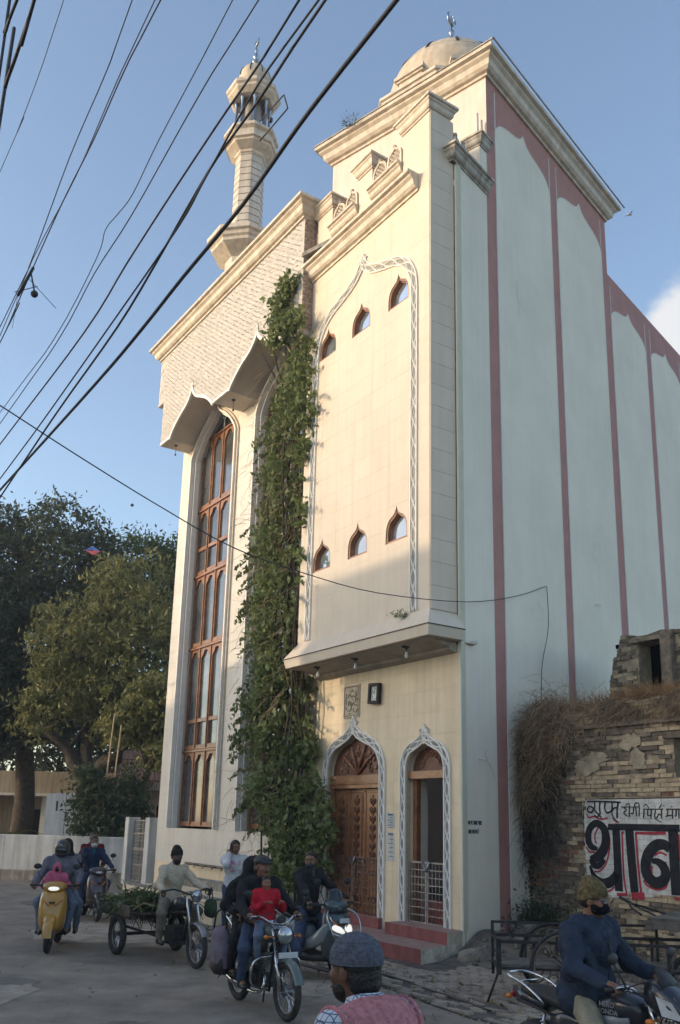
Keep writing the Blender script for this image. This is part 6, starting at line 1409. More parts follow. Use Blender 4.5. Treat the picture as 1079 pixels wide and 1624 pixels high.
def scooter(label, loc, rz, body, dark, lit=True, lean=0, maxi=False, plate='', body2=None):
    v = thing('scooter', label, 'scooter', loc, rz); v.rotation_euler = (lean, 0, rz); body2 = body2 or body
    R = .235 if not maxi else .28
    wheel(v, .62, R, .09, kind='alloy'); wheel(v, -.62, R, .10, kind='alloy')
    fk = MB()
    for s in (-1, 1): fk.tube([(.62, s * .075, R), (.50, s * .07, .60)], .02, 8)
    fk.build('front_fork', m_chrome, v)
    arcguard(R + .03, radians(5), radians(165), .075, .62, R).build('front_mudguard', body, v)
    nose = MB(); nose.loft([(.62, 0, .45, .10, .10, 2.2), (.58, 0, .50, .15, .20, 2.4), (.50, 0, .60, .20, .30, 2.6), (.42, 0, .62, .215, .36, 3), (.36, 0, .60, .205, .36, 3.2), (.32, 0, .56, .17, .33, 3)], 24)
    no = nose.build('front_apron', body, v)
    mg = MB(); mg.loft([(.78, 0, R + .10, .03, .03), (.74, 0, R + .20, .075, .06), (.64, 0, R + .26, .095, .07), (.54, 0, R + .28, .09, .06), (.48, 0, R + .28, .05, .04)], 16); mg.build('mudguard_nose', body, v)
    for s in (-1, 1):
        MB().add([(.575, s * .06, .66), (.52, s * .15, .72), (.50, s * .165, .60), (.56, s * .09, .48)], [(0, 1, 2, 3)]).build('air_slot', m_plas, no, fix=False)
        MB().tube([(.585, s * .045, .70), (.535, s * .15, .78)], .012, 6).build('indicator', m_amber, no)
    MB().prism([(-.05, 0), (.05, 0), (.03, .03), (0, .015), (-.03, .03)], -.01, .01, T(.60, 0, .735) @ RZ(pi / 2)).build('badge', m_plas, no)
    fb = MB(); fb.loft([(.40, 0, .30, .17, .05), (.1, 0, .27, .19, .05), (-.18, 0, .28, .17, .06)], 12, pw=4); fb.build('floorboard', m_plas, v)
    rb = MB(); rb.loft([(-.12, 0, .45, .12, .20), (-.22, 0, .52, .19, .22), (-.5, 0, .56, .20, .20), (-.78, 0, .62, .15, .14), (-.90, 0, .66, .08, .07)], 20, pw=2.8); rb.build('rear_body', body2, v)
    en = MB(); en.loft([(-.3, .1, .26, .10, .10), (-.5, .13, .25, .09, .10), (-.7, .14, .24, .06, .08)], 12); en.tube([(-.2, -.13, .22), (-.4, -.16, .24), (-.8, -.17, .30)], [.03, .055, .05], 10); en.build('engine_case', m_dkmet, v)
    se = MB(); se.loft([(-.06, 0, .735, .10, .03), (-.2, 0, .76, .15, .05), (-.45, 0, .775, .155, .05), (-.62, 0, .80, .14, .055), (-.82, 0, .81, .10, .04)], 16, pw=3); se.build('seat', m_seat, v)
    k_ = MB(); k_.tube(smooth_pts([(-.6, .14, .76), (-.86, .13, .84), (-.95, 0, .86), (-.86, -.13, .84), (-.6, -.14, .76)], 4), .012, 6); k_.build('grab_rail', m_alu, v)
    hz = .98
    hb = MB(); hb.loft([(.30, 0, hz, .10, .05), (.38, 0, hz, .19, .075), (.46, 0, hz - .01, .17, .075), (.52, 0, hz - .03, .12, .05)], 20, pw=2.4); ho = hb.build('handlebar_cowl', body, v)
    g_ = MB(); g_.tube([(.40, .12, hz), (.34, .30, hz + .01), (.31, .38, hz + .01)], .014, 7); g_.tube([(.40, -.12, hz), (.34, -.30, hz + .01), (.31, -.38, hz + .01)], .014, 7)
    for s in (-1, 1): g_.tube([(.335, s * .27, hz + .01), (.305, s * .39, hz + .01)], .02, 8); g_.tube([(.38, s * .25, hz), (.375, s * .38, hz)], .006, 5)
    g_.build('handlebar', m_plas, v)
    if not maxi:
        l_ = MB(); l_.loft([(.50, 0, hz - .03, .095, .034), (.545, 0, hz - .035, .075, .028), (.56, 0, hz - .04, .04, .016)], 16, pw=2.2); l_.build('headlamp', m_lens if lit else m_lens0, ho)
    else:
        ws = MB(); V_ = []; 
        for i in range(6):
            t_ = i / 5
            for j in range(7):
                y = (-1 + j / 3) * (.17 - .05 * t_ * t_ if t_ < .8 else .12); V_.append((.56 - .14 * t_ - abs(y) * .45, y, hz - .08 + .30 * t_ - abs(y) * .2))
        ws.add(V_, [(i * 7 + j, i * 7 + j + 1, i * 7 + j + 8, i * 7 + j + 7) for i in range(5) for j in range(6)], True); so_ = ws.build('windscreen', mat('smoked_screen', (.022, .032, .038), .22, .05, 1, 0, spec=.5), v, fix=False)
        sol = so_.modifiers.new('thickness', 'SOLIDIFY'); sol.thickness = .005
        l_ = MB()
        for s in (-1, 1): l_.loft([(.55, s * .10, .70, .075, .04), (.60, s * .085, .675, .062, .034), (.645, s * .06, .65, .04, .022)], 14, pw=2.2)
        l_.build('headlamp', m_lens, no)
        for s in (-1, 1): MB().tube([(.50, s * .17, .84), (.60, s * .07, .60)], .01, 5).build('chrome_trim', m_chrome, no)
        cg = MB()
        for s in (-1, 1): cg.tube(smooth_pts([(.42, s * .10, .95), (.55, s * .26, .86), (.66, s * .25, .64), (.64, s * .12, .50), (.50, s * .05, .45)], 4), .010, 6); cg.tube(smooth_pts([(.66, s * .25, .64), (.72, 0, .58), (.66, -s * .25, .64)], 4), .009, 6)
        cg.build('crash_guard', m_chrome, v)
        pn = MB()
        for s in (-1, 1): pn.loft([(-.05, s * .175, .42, .03, .05), (.2, s * .19, .50, .035, .09), (.42, s * .20, .62, .03, .12), (.52, s * .17, .72, .02, .06)], 10)
        pn.build('side_fairing', body2, v)
    for s in (-1, 1): mirror(v, s, (.37, s * .17, hz + .05), (.34, s * (.30 if not maxi else .27), hz + .27), (.014, .065, .045), stem=m_plas)
    if plate is not None: MB().cbox((.605 if maxi else .70, 0, .79 if maxi else R + .38), (.01, .16 if maxi else .01, .06 if maxi else .01), ).build('number_plate', m_plate, v)
    return v
BIKE = {}
p_dark = paint('dark_blue_black_paint', (.018, .020, .028)); p_grn = paint('grey_green_paint', (.10, .13, .12)); p_blk = paint('black_paint', (.02, .02, .022))
p_gold = paint('golden_yellow_paint', (.44, .23, .035)); p_mar = paint('dark_maroon_grey_paint', (.05, .035, .04)); p_teal = paint('dark_teal_grey_paint', (.045, .065, .07)); p_silv = paint('silver_blue_paint', (.18, .21, .22))
def fr(x, y, deg): return Vector((x, y, .0)), radians(deg)
L1 = fr(1.97, 6.93, -53); motorcycle('dark blue police motorcycle with chrome tail rack at the lower right', *L1, p_dark, police=True, guard=True)
L2 = fr(-.83, 10.86, -60); motorcycle('motorcycle with round chrome headlamp carrying a man, a boy and a veiled woman', *L2, p_grn)
L3 = fr(-.26, 13.1, -50); scooter('large dark grey scooter with smoked windscreen and chrome guard before the carved door', *L3, p_teal, True, maxi=True, body2=p_silv)
L4 = fr(-4.55, 15.25, -80); scooter('golden yellow scooter with lit headlamp coming down the road', *L4, p_gold, False)
L5 = fr(-5.1, 19.5, -62); scooter('dark maroon scooter behind the golden one', *L5, p_mar, True, lit=False)
# ---------------- goods trike
L6 = fr(-2.98, 14.98, -55)
tr = thing('goods_trike', 'motor tricycle with low wooden load bed piled with greens', 'tricycle', *L6)
wheel(tr, 1.75, .30, .07); wheel(tr, 0, .30, .09, y=.50); wheel(tr, 0, .30, .09, y=-.50)
arcguard(.325, radians(30), radians(150), .06, 1.75, .30).build('front_mudguard', m_alu, tr)
f_ = MB()
for s in (-1, 1): f_.tube([(1.75, s * .08, .30), (1.56, s * .08, .80), (1.52, s * .08, .98)], .022, 8)
f_.build('front_fork', m_chrome, tr)
l_ = MB(); l_.lathe([(0, -.10), (.06, -.08), (.088, 0), (.085, .02)], 18, T(1.66, 0, .98) @ RY(pi / 2)); lo = l_.build('headlamp', m_plas, tr); MB().lathe([(.08, .015), (.05, .03), (0, .036)], 18, T(1.66, 0, .98) @ RY(pi / 2)).build('lens', m_lens0, lo)
h_ = MB(); h_.tube(smooth_pts([(1.34, .42, 1.02), (1.42, .25, 1.06), (1.50, .06, 1.0), (1.50, -.06, 1.0), (1.42, -.25, 1.06), (1.34, -.42, 1.02)], 4), .013, 7); h_.build('handlebar', m_plas, tr)
f_ = MB(); f_.tube([(1.5, 0, .9), (1.32, 0, .35), (.8, 0, .30), (.3, 0, .42)], .025, 8); f_.tube([(1.5, 0, .88), (1.1, 0, .78), (.7, 0, .7), (.5, 0, .5)], .022, 8)
f_.tube([(0, .5, .30), (0, -.5, .30)], .025, 8)
for s in (-1, 1): f_.tube([(.8, s * .12, .32), (.1, s * .40, .42)], .02, 6)
f_.cbox((1.02, 0, .38), (.34, .2, .26)); f_.tube([(1.0, .28, .28), (1.0, -.28, .28)], .012, 6); f_.build('frame', m_dkmet, tr)
MB().loft([(.98, 0, .80, .09, .07), (1.15, 0, .83, .12, .10), (1.32, 0, .84, .10, .08)], 14).build('fuel_tank', p_blk, tr)
MB().loft([(.55, 0, .76, .13, .04), (.8, 0, .75, .14, .05), (.98, 0, .76, .09, .04)], 12, pw=3).build('seat', m_seat, tr)
m_pl = mat('weathered_planks', (.13, .10, .075), .9, .3, 6, .4, 40, rnd=.2)
bed = MB(); 
for s in (-.48, 0, .48): bed.box(-.72, .52, s - .03, s + .03, .56, .62)
bo = bed.build('load_bed', m_pl, tr)
for k in range(10): MB().box(-.72 + k * .125, -.605 + k * .125, -.54, .54, .622, .645).build('plank', m_pl, bo)
for s in (-1, 1): MB().box(-.72, .52, s * .54 - .012, s * .54 + .012, .60, .76).build('side_board', m_pl, tr)
MB().tube([(.52, -.5, .70), (.75, -.42, .82), (1.0, -.36, .80)], .012, 5).build('tow_rope', mat('rope', (.25, .2, .13), .9), tr)
# loads
def onveh(L, x, y, z): 
    p, a = L; return Vector((p.x + x * cos(a) - y * sin(a), p.y + x * sin(a) + y * cos(a), z))
gb = thing('greens_bundle', 'heap of long green vegetable stalks on the tricycle load bed', 'greens', onveh(L6, -.05, 0, .64), L6[1])
g = np.random.default_rng(3); n = 1300
strands('stalks', np.stack([g.uniform(-.65, .3, n), g.normal(0, .24, n), g.uniform(.0, .16, n)], 1), np.stack([g.normal(.3, .8, n), g.normal(0, .5, n), g.uniform(.0, .6, n)], 1), .36, mg_shrub, gb, 3, .012, 6, 1.5, .15)
leaves('leaf_mass', np.stack([g.normal(-.2, .27, 1500), g.normal(0, .22, 1500), np.abs(g.normal(.08, .07, 1500))], 1), .16, mg_vine, gb, 4, asp=3)
sk_ = thing('green_sack', 'dark green bag hanging at the tricycle handlebar', 'bag', onveh(L6, 1.42, .36, .78), L6[1])
MB().loft([(-.13, 0, 0, .03, .05), (-.06, 0, 0, .08, .13), (.06, 0, 0, .08, .14), (.13, 0, 0, .03, .06)], 12).build('bag_body', mat('dark_green_cloth', (.03, .06, .03), .9, .3, 12, .4, 30), sk_)
MB().tube(smooth_pts([(-.06, 0, .12), (0, 0, .30), (.06, 0, .12)], 4), .008, 5).build('strap', m_plas, sk_)
bg = thing('bag', 'grey purple cloth bag with black straps hanging beside the rear seat of the motorcycle', 'bag', onveh(L2, -.50, -.30, .60), L2[1])
mb = MB(); mb.loft([(-.20, 0, -.02, .04, .16), (-.1, 0, 0, .09, .25), (.08, 0, 0, .09, .25), (.2, 0, -.02, .04, .17)], 16, pw=3); mb.build('bag_body', mat('grey_purple_cloth', (.17, .14, .18), .9, .2, 9, .4, 20), bg)
MB().loft([(-.18, 0, -.16, .06, .10), (0, 0, -.17, .10, .12), (.18, 0, -.16, .06, .10)], 12, pw=3).build('bag_bottom', m_plas, bg); MB().tube(smooth_pts([(-.1, -.06, .2), (-.05, -.05, .4), (.05, 0, .42), (.1, .02, .22)], 4), .012, 5).build('strap', m_plas, bg)
# ---------------- hand carts
m_ci = mat('black_painted_iron', (.035, .034, .034), .55, .3, 14, .2, metal=.3)
m_wr = mat('worn_wood', (.18, .16, .135), .9, .3, 4, .5, 30, rnd=.15, streak=.2)
def cartwheel(parent, x, y, R, m):
    e = bpy.data.objects.new('wheel', None); S.collection.objects.link(e); e.parent = parent; e.location = (x, y, R)
    MB().torus((0, 0, 0), R - .025, .022, seg=44, rs=8).build('tyre', m_tyre, e)
    r_ = MB(); r_.torus((0, 0, 0), R - .06, .016, seg=40, rs=6); r_.build('rim', m, e)
    s_ = MB()
    for k in range(14): a = 2 * pi * k / 14; s_.tube([(.03 * cos(a), 0, .03 * sin(a)), ((R - .06) * cos(a), 0, (R - .06) * sin(a))], .009, 5)
    s_.lathe([(.04, -.07), (.05, -.05), (.05, .05), (.04, .07)], 12, RX(pi / 2)); s_.build('spokes', m, e)
a_ct = radians(-3)
ct = thing('handcart', 'black iron framed handcart with a large rusty wheel in front of the rubble', 'handcart', (2.62, 11.75, 0), a_ct)
m_rw = mat('rusty_wheel_iron', (.16, .12, .09), .7, .3, 10, .3)
cartwheel(ct, .18, -.40, .44, m_rw); cartwheel(ct, .18, .45, .44, m_rw)
MB().tube([(.18, -.46, .44), (.18, .5, .44)], .02, 8).build('axle', m_ci, ct)
mb = MB()
for y in (-.33, .36):
    mb.box(-.62, 2.2, y - .02, y + .02, .70, .735); mb.box(-.62, 1.6, y - .018, y + .018, .40, .43)
    for x in (-.62, -.2, .2, .6, 1.0, 1.4): mb.box(x, x + .03, y - .015, y + .015, .4, .72)
for x in (-.62, .3, 1.3): mb.box(x, x + .035, -.33, .36, .40, .43); 
mb.box(-.62, -.585, -.33, .36, .702, .735); mb.box(-.64, -.58, -.35, -.31, .34, .75); mb.box(-.62, -.585, .34, .38, .25, .89); mb.box(-.62, 1.5, .345, .375, .86, .89); mb.box(1.47, 1.5, .345, .375, .4, .88)
mb.tube([(-.6, -.3, .4), (-.75, -.3, .02)], .015, 6)
mb.build('iron_frame', m_ci, ct)
for k in range(7): MB().box(-.6, 1.6, -.31 + k * .095, -.225 + k * .095, .432, .452).build('floor_plank', m_wr, ct)
a_th = radians(-38)
th = thing('wooden_cart', 'flat plank topped vending cart with bicycle wheels at the right edge', 'cart', (5.0, 11.35, 0), a_th)
for k in range(9): MB().box(-1.0 + k * .002, 1.15, -.62 + k * .14, -.49 + k * .14, 1.0 + .004 * (k % 2), 1.03).build('plank', m_wr, th)
MB().box(-1.02, -.94, -.65, .68, .90, 1.0).box(1.05, 1.13, -.65, .68, .90, 1.0).box(-.98, 1.1, -.64, -.58, .90, .998).box(-.98, 1.1, .60, .66, .90, .998).build('cart_frame', m_wr, th, bevel=.008)
for x in (-.5, .6):
    for y in (-.5, .52): cartwheel(th, x, y, .33, m_ci)
mb = MB()
for x in (-.5, .6):
    mb.tube([(x, -.55, .33), (x, .58, .33)], .016, 7)
    for y in (-.44, .46):
        for d in (-.16, .16): mb.tube([(x, y, .33), (x + d, y, .92)], .012, 6)
mb.build('undercarriage', m_ci, th)
mb = MB(); mb.tube(smooth_pts([(-1.0, .45, .97), (-1.35, .42, 1.05), (-1.45, .1, 1.12), (-1.35, -.2, 1.1), (-1.2, -.25, 1.02)], 4), .014, 6); mb.tube([(-1.0, 0, .96), (-1.42, .1, 1.1)], .012, 6); mb.tube([(-1.45, .1, 1.12), (-1.6, .05, 1.2)], .02, 7); mb.build('handlebar', m_ci, th)
# ================================================================ people: smooth-union distance fields turned into one continuous mesh
def V3(*a): return np.array(a if len(a) == 3 else a[0], float)
def unit(v): return v / (np.linalg.norm(v) + 1e-9)
class Field:
    def __init__(s, lo, hi, h):
        s.h = h; s.lo = np.array(lo, np.float64) - 3 * h; s.n = np.ceil((np.array(hi) + 3 * h - s.lo) / h).astype(int) + 1
        s.a = np.full(tuple(s.n), .05, np.float32); s.ax = [s.lo[i] + h * np.arange(s.n[i]) for i in range(3)]
    def region(s, lo, hi, pad):
        i0 = np.clip(np.floor((lo - pad - s.lo) / s.h).astype(int), 0, s.n - 1); i1 = np.clip(np.ceil((hi + pad - s.lo) / s.h).astype(int) + 1, 1, s.n)
        sl = tuple(slice(a, b) for a, b in zip(i0, i1)); return sl, np.meshgrid(*[s.ax[i][sl[i]] for i in range(3)], indexing='ij', sparse=True)
    def merge(s, sl, d, k):
        a = s.a[sl]; hh = np.clip(.5 + .5 * (a - d) / k, 0, 1); s.a[sl] = a * (1 - hh) + d * hh - k * hh * (1 - hh)
    def cap(s, a, b, ra, rb=None, k=.03, flat=None):
        a = V3(a); b = V3(b); rb = ra if rb is None else rb; R = max(ra, rb)
        sl, (X, Y, Z) = s.region(np.minimum(a, b) - R, np.maximum(a, b) + R, .05)
        ba = b - a; l2 = float(ba @ ba) + 1e-9; px_, py_, pz_ = X - a[0], Y - a[1], Z - a[2]
        t = np.clip((px_ * ba[0] + py_ * ba[1] + pz_ * ba[2]) / l2, 0, 1)
        d = np.sqrt((px_ - t * ba[0]) ** 2 + (py_ - t * ba[1]) ** 2 + (pz_ - t * ba[2]) ** 2) - (ra + (rb - ra) * t)
        s.merge(sl, d, k)
    def ell(s, c, r, M=None, k=.03, sub=False):
        c = V3(c); r = V3(r); R = r.max(); sl, (X, Y, Z) = s.region(c - R, c + R, .05); x, y, z = X - c[0], Y - c[1], Z - c[2]
        if M is not None:                                 # rows of M: local axes
            x, y, z = (M[0][0] * x + M[0][1] * y + M[0][2] * z, M[1][0] * x + M[1][1] * y + M[1][2] * z, M[2][0] * x + M[2][1] * y + M[2][2] * z)
        k0 = np.sqrt((x / r[0]) ** 2 + (y / r[1]) ** 2 + (z / r[2]) ** 2); k1 = np.sqrt((x / r[0] ** 2) ** 2 + (y / r[1] ** 2) ** 2 + (z / r[2] ** 2) ** 2) + 1e-6
        d = k0 * (k0 - 1) / k1
        if sub: a = s.a[sl]; hh = np.clip(.5 - .5 * (a + d) / k, 0, 1); s.a[sl] = a * (1 - hh) - d * hh + k * hh * (1 - hh)
        else: s.merge(sl, d, k)
    def plane(s, p, n):                                   # keep the side opposite to n
        n = unit(V3(n)); p = V3(p); X, Y, Z = np.meshgrid(*s.ax, indexing='ij', sparse=True); s.a = np.maximum(s.a, ((X - p[0]) * n[0] + (Y - p[1]) * n[1] + (Z - p[2]) * n[2]).astype(np.float32))
    def folds(s, amp, f=22, ph=0):
        X, Y, Z = np.meshgrid(*s.ax, indexing='ij', sparse=True)
        w1 = np.abs(np.sin(Z * f * .9 + 2.2 * np.sin(X * 8 + ph) + 1.8 * np.sin(Y * 9 + 1))); w2 = np.abs(np.sin(X * f * .7 + Y * f * .5 + 2.5 * np.sin(Z * 7 + ph)))
        s.a = s.a + (amp * (1.1 - 1.4 * w1 - .9 * w2 + .5 * np.sin(Y * f * 1.7 + Z * 14 + ph))).astype(np.float32)
    def mesh(s):
        A = s.a; ins = A < 0; c = np.zeros(tuple(s.n - 1), np.int8)
        for dx in (0, 1):
            for dy in (0, 1):
                for dz in (0, 1): c += ins[dx:dx + s.n[0] - 1, dy:dy + s.n[1] - 1, dz:dz + s.n[2] - 1]
        act = (c > 0) & (c < 8); I = np.argwhere(act)
        if len(I) == 0: return np.zeros((0, 3)), np.zeros((0, 4), int)
        idx = np.full(act.shape, -1, np.int64); idx[act] = np.arange(len(I)); P = np.zeros((len(I), 3)); W = np.zeros(len(I))
        C = [(a, b, d) for a in (0, 1) for b in (0, 1) for d in (0, 1)]
        for p in C:
            for ax in range(3):
                if p[ax]: continue
                q = list(p); q[ax] = 1; v0 = A[I[:, 0] + p[0], I[:, 1] + p[1], I[:, 2] + p[2]]; v1 = A[I[:, 0] + q[0], I[:, 1] + q[1], I[:, 2] + q[2]]
                m = (v0 < 0) != (v1 < 0); t = np.where(m, v0 / (v0 - v1 + 1e-12), 0); e = np.tile(np.array(p, float), (len(I), 1)); e[:, ax] = t; P[m] += e[m]; W[m] += 1
        P = s.lo + (I + P / W[:, None]) * s.h; F = []
        for ax in range(3):
            sh = [slice(1, -1)] * 3; sh[ax] = slice(0, -1); s1 = [slice(1, -1)] * 3; s1[ax] = slice(1, None)
            a0 = ins[tuple(sh)]; a1 = ins[tuple(s1)]; m = a0 != a1; J = np.argwhere(m); off = np.ones(3, int); off[ax] = 0; J = J + off
            u, v = [(1, 2), (2, 0), (0, 1)][ax]; q = []
            for du, dv_ in ((-1, -1), (0, -1), (0, 0), (-1, 0)):
                K_ = J.copy(); K_[:, u] += du; K_[:, v] += dv_; q.append(idx[K_[:, 0], K_[:, 1], K_[:, 2]])
            Q = np.stack(q, 1); fl = a0[m]; Q[~fl] = Q[~fl][:, ::-1]; F.append(Q[(Q >= 0).all(1)])
        return P, np.concatenate(F)
def ik(a, b, l1, l2, pole):
    a = V3(a); b = V3(b); d = b - a; L = np.linalg.norm(d); L_ = min(L, (l1 + l2) * .998); u = d / L; b2 = a + u * L_
    x = (l1 * l1 - l2 * l2 + L_ * L_) / (2 * L_); y = sqrt(max(0, l1 * l1 - x * x)); p = V3(pole) - (V3(pole) @ u) * u
    return a + u * x + unit(p) * y, b2
def skinm(name, c): return mat(name, c, .5, .12, 12, .06, 60, spec=.35)
def cloth(name, c, v=.12, sc=9, **k): return mat(name, c, .92, v, sc, 1.0, 26, spec=.15, **k)
sk1 = skinm('brown_skin', (.23, .115, .07)); sk2 = skinm('dark_brown_skin', (.12, .06, .038)); m_hair = mat('black_hair', (.012, .010, .009), .5, .3, 40, .5, 90); m_eyew = mat('eye_white', (.32, .30, .28), .3, .05, 3, 0); m_lip = mat('lip', (.17, .06, .045), .5, .1, 9, 0)
def person(label, L, pel=(0, .88), py=0.0, lean=8, hands=None, feet=None, yaw=0, pitch=0, s=1.0, h=.010, skin=None, top=None, leg=None, shoe=None, head='hair', hood=None, mask=None, glasses=False,
           twist=0, grip=(True, True), bulk=1.0, coat=False, group=None, inner=None, beard=False, kp=(1, .35, .6), kpl=None, mous=False, noleg=False, collar=None, hairm=None, origin=None, sweater=None, pole=None):
    p0, a0 = L; root = thing('person', label, 'person', origin or p0, a0, group); skin = skin or sk1
    if origin is not None: pass
    P = V3(pel[0], py, pel[1]); le = radians(lean); U = V3(sin(le), 0, cos(le)); tw = radians(twist); Fw = V3(cos(tw), sin(tw), 0); Sd = V3(-sin(tw), cos(tw), 0)
    F_ = unit(np.cross(Sd, U)) ; waist = P + U * .12 * s; chest = P + U * .34 * s; nk = P + U * .50 * s; sw = .17 * s * (bulk * .5 + .5)
    sh = [nk - U * .045 * s + Sd * q * sw for q in (1, -1)]; hp = [P + V3(0, q * .09 * s, -.02) for q in (1, -1)]
    hd = nk + U * .115 * s + V3(cos(tw), sin(tw), 0) * (.03 + .05 * sin(le)) * s + V3(0, 0, .035 * s)
    hands = hands or [(.05, .28, .75), (.05, -.28, .75)]; feet = feet or [(0, .1, .08), (0, -.1, .08)]
    el = []; wr = []
    for q, t in zip((0, 1), hands):
        e, w_ = ik(sh[q], V3(t), .29 * s, .255 * s, pole if (pole and q == 1) else (-.35, (1 if q == 0 else -1) * .55, -.8)); el.append(e); wr.append(w_)
    kn = []; an = []
    for q, t in zip((0, 1), feet):
        sg = 1 if q == 0 else -1; e, w_ = ik(hp[q], V3(t), .43 * s, .42 * s, (kp[0], sg * kp[1], kp[2])); kn.append(e); an.append(w_)
    ya, pi_ = radians(yaw), radians(pitch); hx = V3(cos(ya) * cos(pi_), sin(ya) * cos(pi_), -sin(pi_)); hy = V3(-sin(ya), cos(ya), 0); hz = np.cross(hx, hy); HM = np.array([hx, hy, hz])
    def H(x, y, z): return hd + (hx * x + hy * y + hz * z) * s
    allp = np.array([P, hd, *sh, *el, *wr, *kn, *an]); lo = allp.min(0) - .2; hi = allp.max(0) + .22; lo[2] = max(lo[2], -.02)
    f = Field(lo, hi, h)
    TM = np.array([F_, Sd, U])
    def torso(f, g, k=.05):
        f.ell(P, (.115 * s * bulk + g, .155 * s * bulk + g, .12 * s + g), TM, k); f.ell(waist, (.10 * s * bulk + g, .14 * s * bulk + g, .15 * s + g), TM, k); f.ell(chest, (.115 * s * bulk + g, .165 * s * bulk + g, .17 * s + g), TM, k)
        f.cap(sh[0], sh[1], .055 * s + g, .055 * s + g, k); f.cap(nk - U * .03, nk + U * .02, .062 * s + g * .6, .055 * s + g * .5, k)
    def arm(f, q, g, wrist=1.0, k=.035):
        f.cap(sh[q], el[q], .052 * s + g, .042 * s + g, k); f.cap(el[q], el[q] + (wr[q] - el[q]) * wrist, .041 * s + g, (.029 + .012 * (1 - wrist)) * s + g, k)
    def leg_(f, q, g, ank=1.0, k=.04):
        f.cap(hp[q], kn[q], .085 * s + g, .056 * s + g, k); f.cap(kn[q], kn[q] + (an[q] - kn[q]) * ank, .055 * s + g, .036 * s + g, k)
    # ---- body: one continuous surface
    torso(f, -.012)
    for q in (0, 1):
        arm(f, q, -.003); 
        if not noleg: leg_(f, q, -.008)
        if not noleg: f.cap(an[q], an[q] + V3(.11, 0, -.045) * s, .032 * s, .026 * s, .02)
    f.cap(nk - U * .02, H(-.015, 0, -.06), .056 * s, .052 * s, .025); f.ell(H(-.008, 0, .03), V3(.098, .076, .092) * s, HM, .02); f.ell(H(.022, 0, -.045), V3(.068, .058, .072) * s, HM, .025); f.ell(H(.055, 0, -.092), V3(.026, .028, .022) * s, HM, .02)
    f.cap(H(.084, 0, .018), H(.108, 0, -.028), .009 * s, .015 * s, .012)
    for q in (1, -1):
        f.cap(H(.082, q * .012, .032), H(.07, q * .05, .03), .011 * s, .009 * s, .015); f.ell(H(.06, q * .04, -.025), V3(.025, .022, .025) * s, HM, .02)
        f.ell(H(-.005, q * .079, -.012), V3(.020, .009, .031) * s, HM, .008); f.ell(H(.094, q * .031, .008), V3(.016, .016, .011) * s, HM, .01, sub=True)
    # hands
    for q in (0, 1):
        d = unit(wr[q] - el[q]); sg = 1 if q == 0 else -1; lat = unit(np.cross(d, V3(0, 0, 1))) if abs(d[2]) < .95 else V3(0, 1, 0); lat = lat - (lat @ d) * d; dn = unit(np.cross(d, lat)); dn = dn if dn[2] < 0 else -dn
        ps = wr[q] + d * .05 * s; f.ell(ps, V3(.052, .038, .018) * s, np.array([d, lat, dn]), .015); c_ = 1.0 if grip[q] else .35
        for i in range(4):
            L_ = (.040, .045, .042, .034)[i] * s; b0 = wr[q] + d * .088 * s + lat * (i - 1.5) * .0195 * s
            d1 = unit(d * cos(.9 * c_) + dn * sin(.9 * c_)); d2 = unit(d * cos(2.1 * c_) + dn * sin(2.1 * c_)); d3 = unit(d * cos(3.1 * c_) + dn * sin(3.1 * c_)); b1 = b0 + d1 * L_; b2 = b1 + d2 * L_ * .75; b3 = b2 + d3 * L_ * .55
            rr = max(.0085 * s, h * .8); f.cap(b0, b1, rr * 1.05, rr, .004); f.cap(b1, b2, rr, rr * .95, .004); f.cap(b2, b3, rr * .95, rr * .85, .004)
        tb = wr[q] + d * .03 * s + lat * .035 * s * (1 if (lat[1] * sg) < 0 else -1); td = unit(d * .7 + dn * .6 + (tb - wr[q] - d * .03 * s) * 8); f.cap(tb, tb + td * .04 * s, .012 * s, .010 * s, .008); f.cap(tb + td * .04 * s, tb + td * .03 * s + unit(d * .4 + dn) * .03 * s, .010 * s, .009 * s, .004)
    Vv, Ff = f.mesh(); body = npmesh('body', Vv, Ff, skin, root, smooth=True)
    def part(name, fn, m, lo_=None, hi_=None, hh=None, par=None, fold=0, f_=22):
        g = Field(lo if lo_ is None else lo_, hi if hi_ is None else hi_, hh or h); fn(g)
        if fold: g.folds(fold, f_, len(label) % 7)
        v_, q_ = g.mesh(); 
        return npmesh(name, v_, q_, m, par or root, smooth=True) if len(q_) else None
    hlo, hhi = hd - .21 * s, hd + .21 * s
    # ---- clothes
    if top:
        gth = .016 * bulk
        def jk(g):
            torso(g, gth); 
            for q in (0, 1): arm(g, q, gth * .8, .93)
            if coat: g.ell(P + V3(0, 0, -.02), (.14 * bulk, .175 * bulk, .15), TM, .05)
            g.plane(P - U * (.13 if coat else .07), -U)
            for q in (0, 1): pass
        part('jacket' if coat or bulk > 1.08 else 'shirt', jk, top, fold=.008 if not coat else .0145, f_=15)
        if coat:
            z_ = MB(); pts = []
            for k in range(9):
                t_ = -.12 + .60 * k / 8; c0 = P + U * t_ * s; wd_ = (.125, .125, .12, .12, .128, .132, .13, .11, .085)[k]; pts.append(tuple(c0 + F_ * (wd_ * s * bulk + gth * 1.05)))
            z_.tube(pts, .006, 5); z_.build('zip', m_plas, root)
        if collar: part('collar', lambda g: (g.cap(nk - U * .01, nk + U * .035, .078 * s, .072 * s, .02), g.plane(nk + U * .045, U)), collar, nk - .14, nk + .14)
        if inner: part('inner_shirt', lambda g: g.ell(chest + F_ * (.085 * bulk + .012) * s + U * .06, V3(.035, .035, .15) * s, TM, .02), inner, chest - .25, chest + .3)
